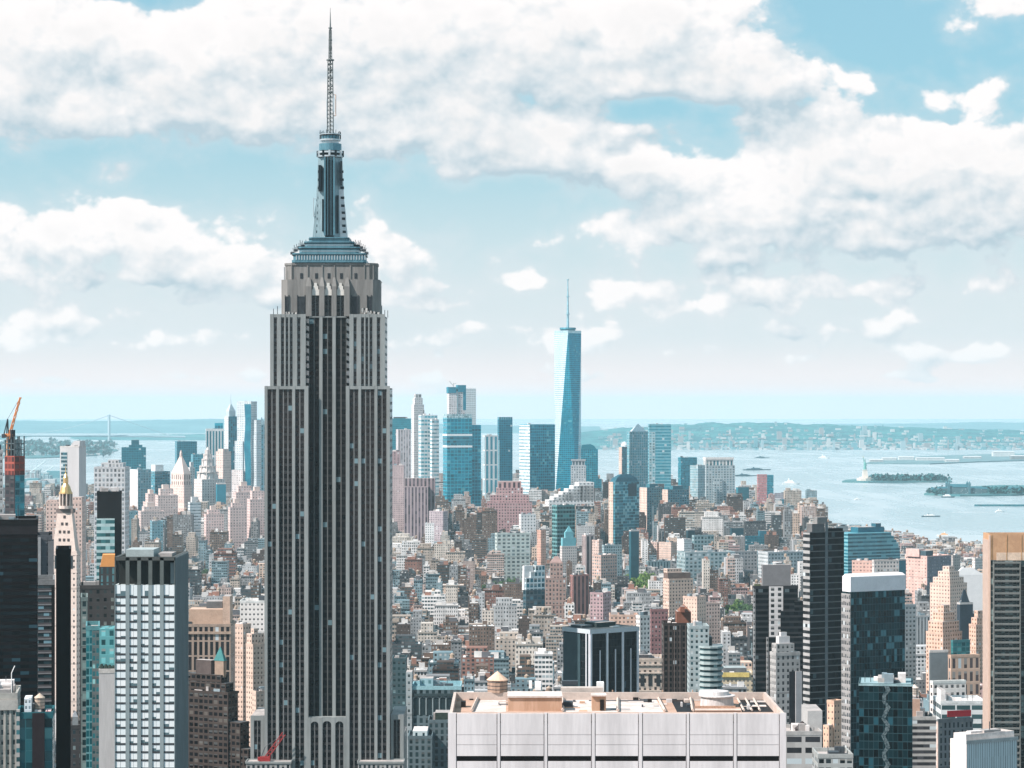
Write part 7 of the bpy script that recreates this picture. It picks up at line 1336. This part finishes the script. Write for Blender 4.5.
# ================================================================== TREES
def make_tree(seed, mat, r0=6.5, H=13):
    r = random.Random(seed); t_ = thing('tree', 'tree', 'tree', (0, 0, 0), 'street and park trees')
    b = MB(); b.cyl(0, 0, .45, 0, H*.5, 7, 0, .28)
    for k in range(5): a = 2*pi*k/5+r.random(); b.bar((0, 0, H*(.3+.04*k)), (cos(a)*r0*.55, sin(a)*r0*.55, H*(.6+.06*k)), .16)
    b.build('trunk', plain((.10, .075, .055), .9, 0, .2, .5, name='bark'), t_)
    b = MB(); cl = [(r.gauss(0, .45)*r0, r.gauss(0, .45)*r0, H*.62+r.gauss(0, .17)*H, r.uniform(.28, .5)*r0) for _ in range(13)]
    for x, y, z, q in cl:
        for _ in range(34):
            v = Vector((r.gauss(0, 1), r.gauss(0, 1), r.gauss(0, 1))).normalized()*q*r.uniform(.65, 1.05); c = Vector((x, y, z))+v; n = (v.normalized()+Vector((r.uniform(-.7, .7), r.uniform(-.7, .7), r.uniform(-.7, .7)))).normalized(); a = n.orthogonal().normalized(); e = n.cross(a); s = r.uniform(.45, .95)
            b.face([c-a*s-e*s*.5, c+a*s-e*s*.6, c+a*s*.6+e*s, c-a*s*.7+e*s*.8])
    b.build('crown', mat, t_); return t_
LG = [plain((.09, .18, .04), .9, 0, .45, .2, c2=(.16, .24, .06), name='fresh leaves'), plain((.045, .10, .045), .9, 0, .4, .2, c2=(.08, .14, .06), name='deep leaves'), plain((.10, .13, .035), .9, 0, .4, .2, c2=(.16, .17, .05), name='yellow green leaves')]
protos = [make_tree(1, LG[0]), make_tree(2, LG[1]), make_tree(3, LG[2]), make_tree(4, LG[0], 5.5, 11)]
PN = ['in the bright green square right of centre', 'in the small park left of the honeycomb tower', 'by the foot of the honeycomb tower', 'in the garden below pink slim towers', 'in the courtyard left of dark tower with white window column', 'in the small garden left of white piered block', 'in the garden above the deep bay loft', 'on the river edge by the blue riverside tower']
KN = ['bright green', 'deep green', 'yellow green', 'small bright green']; KK = [0, 1, 1, 1, 1, 2, 1, 1]
tr = random.Random(9); tt = []
for k, (a, b, c, d) in enumerate(PARKS):
    n = [46, 20, 12, 12, 12, 8, 10, 12][k]
    for _ in range(n):
        kind = KK[k] if tr.random() < .7 else tr.choice([0, 1, 3]); tt.append((tr.uniform(a+4, b-4), tr.uniform(c+4, d-4), kind, f"{KN[kind]} leafy tree {PN[k]}"))
first = set()
for x, y, kind, lab in tt:
    s = tr.uniform(.8, 1.35)
    if kind not in first:
        first.add(kind); o = protos[kind]; o.location = (x, y, 0); o['label'] = lab; o.scale = (s, s, s); o.rotation_euler = (0, 0, tr.uniform(0, 6))
    else: copy_tree(protos[kind], (x, y, 0), lab, tr.uniform(0, 6), (s, s, s))
for k in range(4):
    if k not in first:
        for ch in list(protos[k].children): bpy.data.objects.remove(ch)
        bpy.data.objects.remove(protos[k])
# lawns of the squares
b = MB()
for a, b_, c, d in PARKS[:7]: b.face([(a, c, .01), (b_, c, .01), (b_, d, .01), (a, d, .01)])
struct(b.build('lawn', plain((.07, .12, .04), .95, 0, .3, .05, name='lawn')))

# ================================================================== HAZE over the whole harbour and city
hz = MB(); hz.box(-12600, 12600, -1900, 58600, WATER_Z-2.5, 470)
ho = hz.build('haze', bpy.data.materials.new('haze air'), None, (0, 0, 0)); ho['kind'] = 'stuff'; tag(ho, 'pale bluish summer haze over the whole harbour and city', 'haze')
hm = ho.data.materials[0]; hm.use_nodes = True; hm.node_tree.nodes.clear(); H = NT(hm.node_tree)
v = H.n('ShaderNodeVolumePrincipled'); oo = H.n('ShaderNodeOutputMaterial'); H.link(v.outputs[0], oo.inputs['Volume'])
v.inputs['Color'].default_value = (.63, .86, .935, 1); v.inputs['Density'].default_value = 2.6e-5; v.inputs['Anisotropy'].default_value = .1
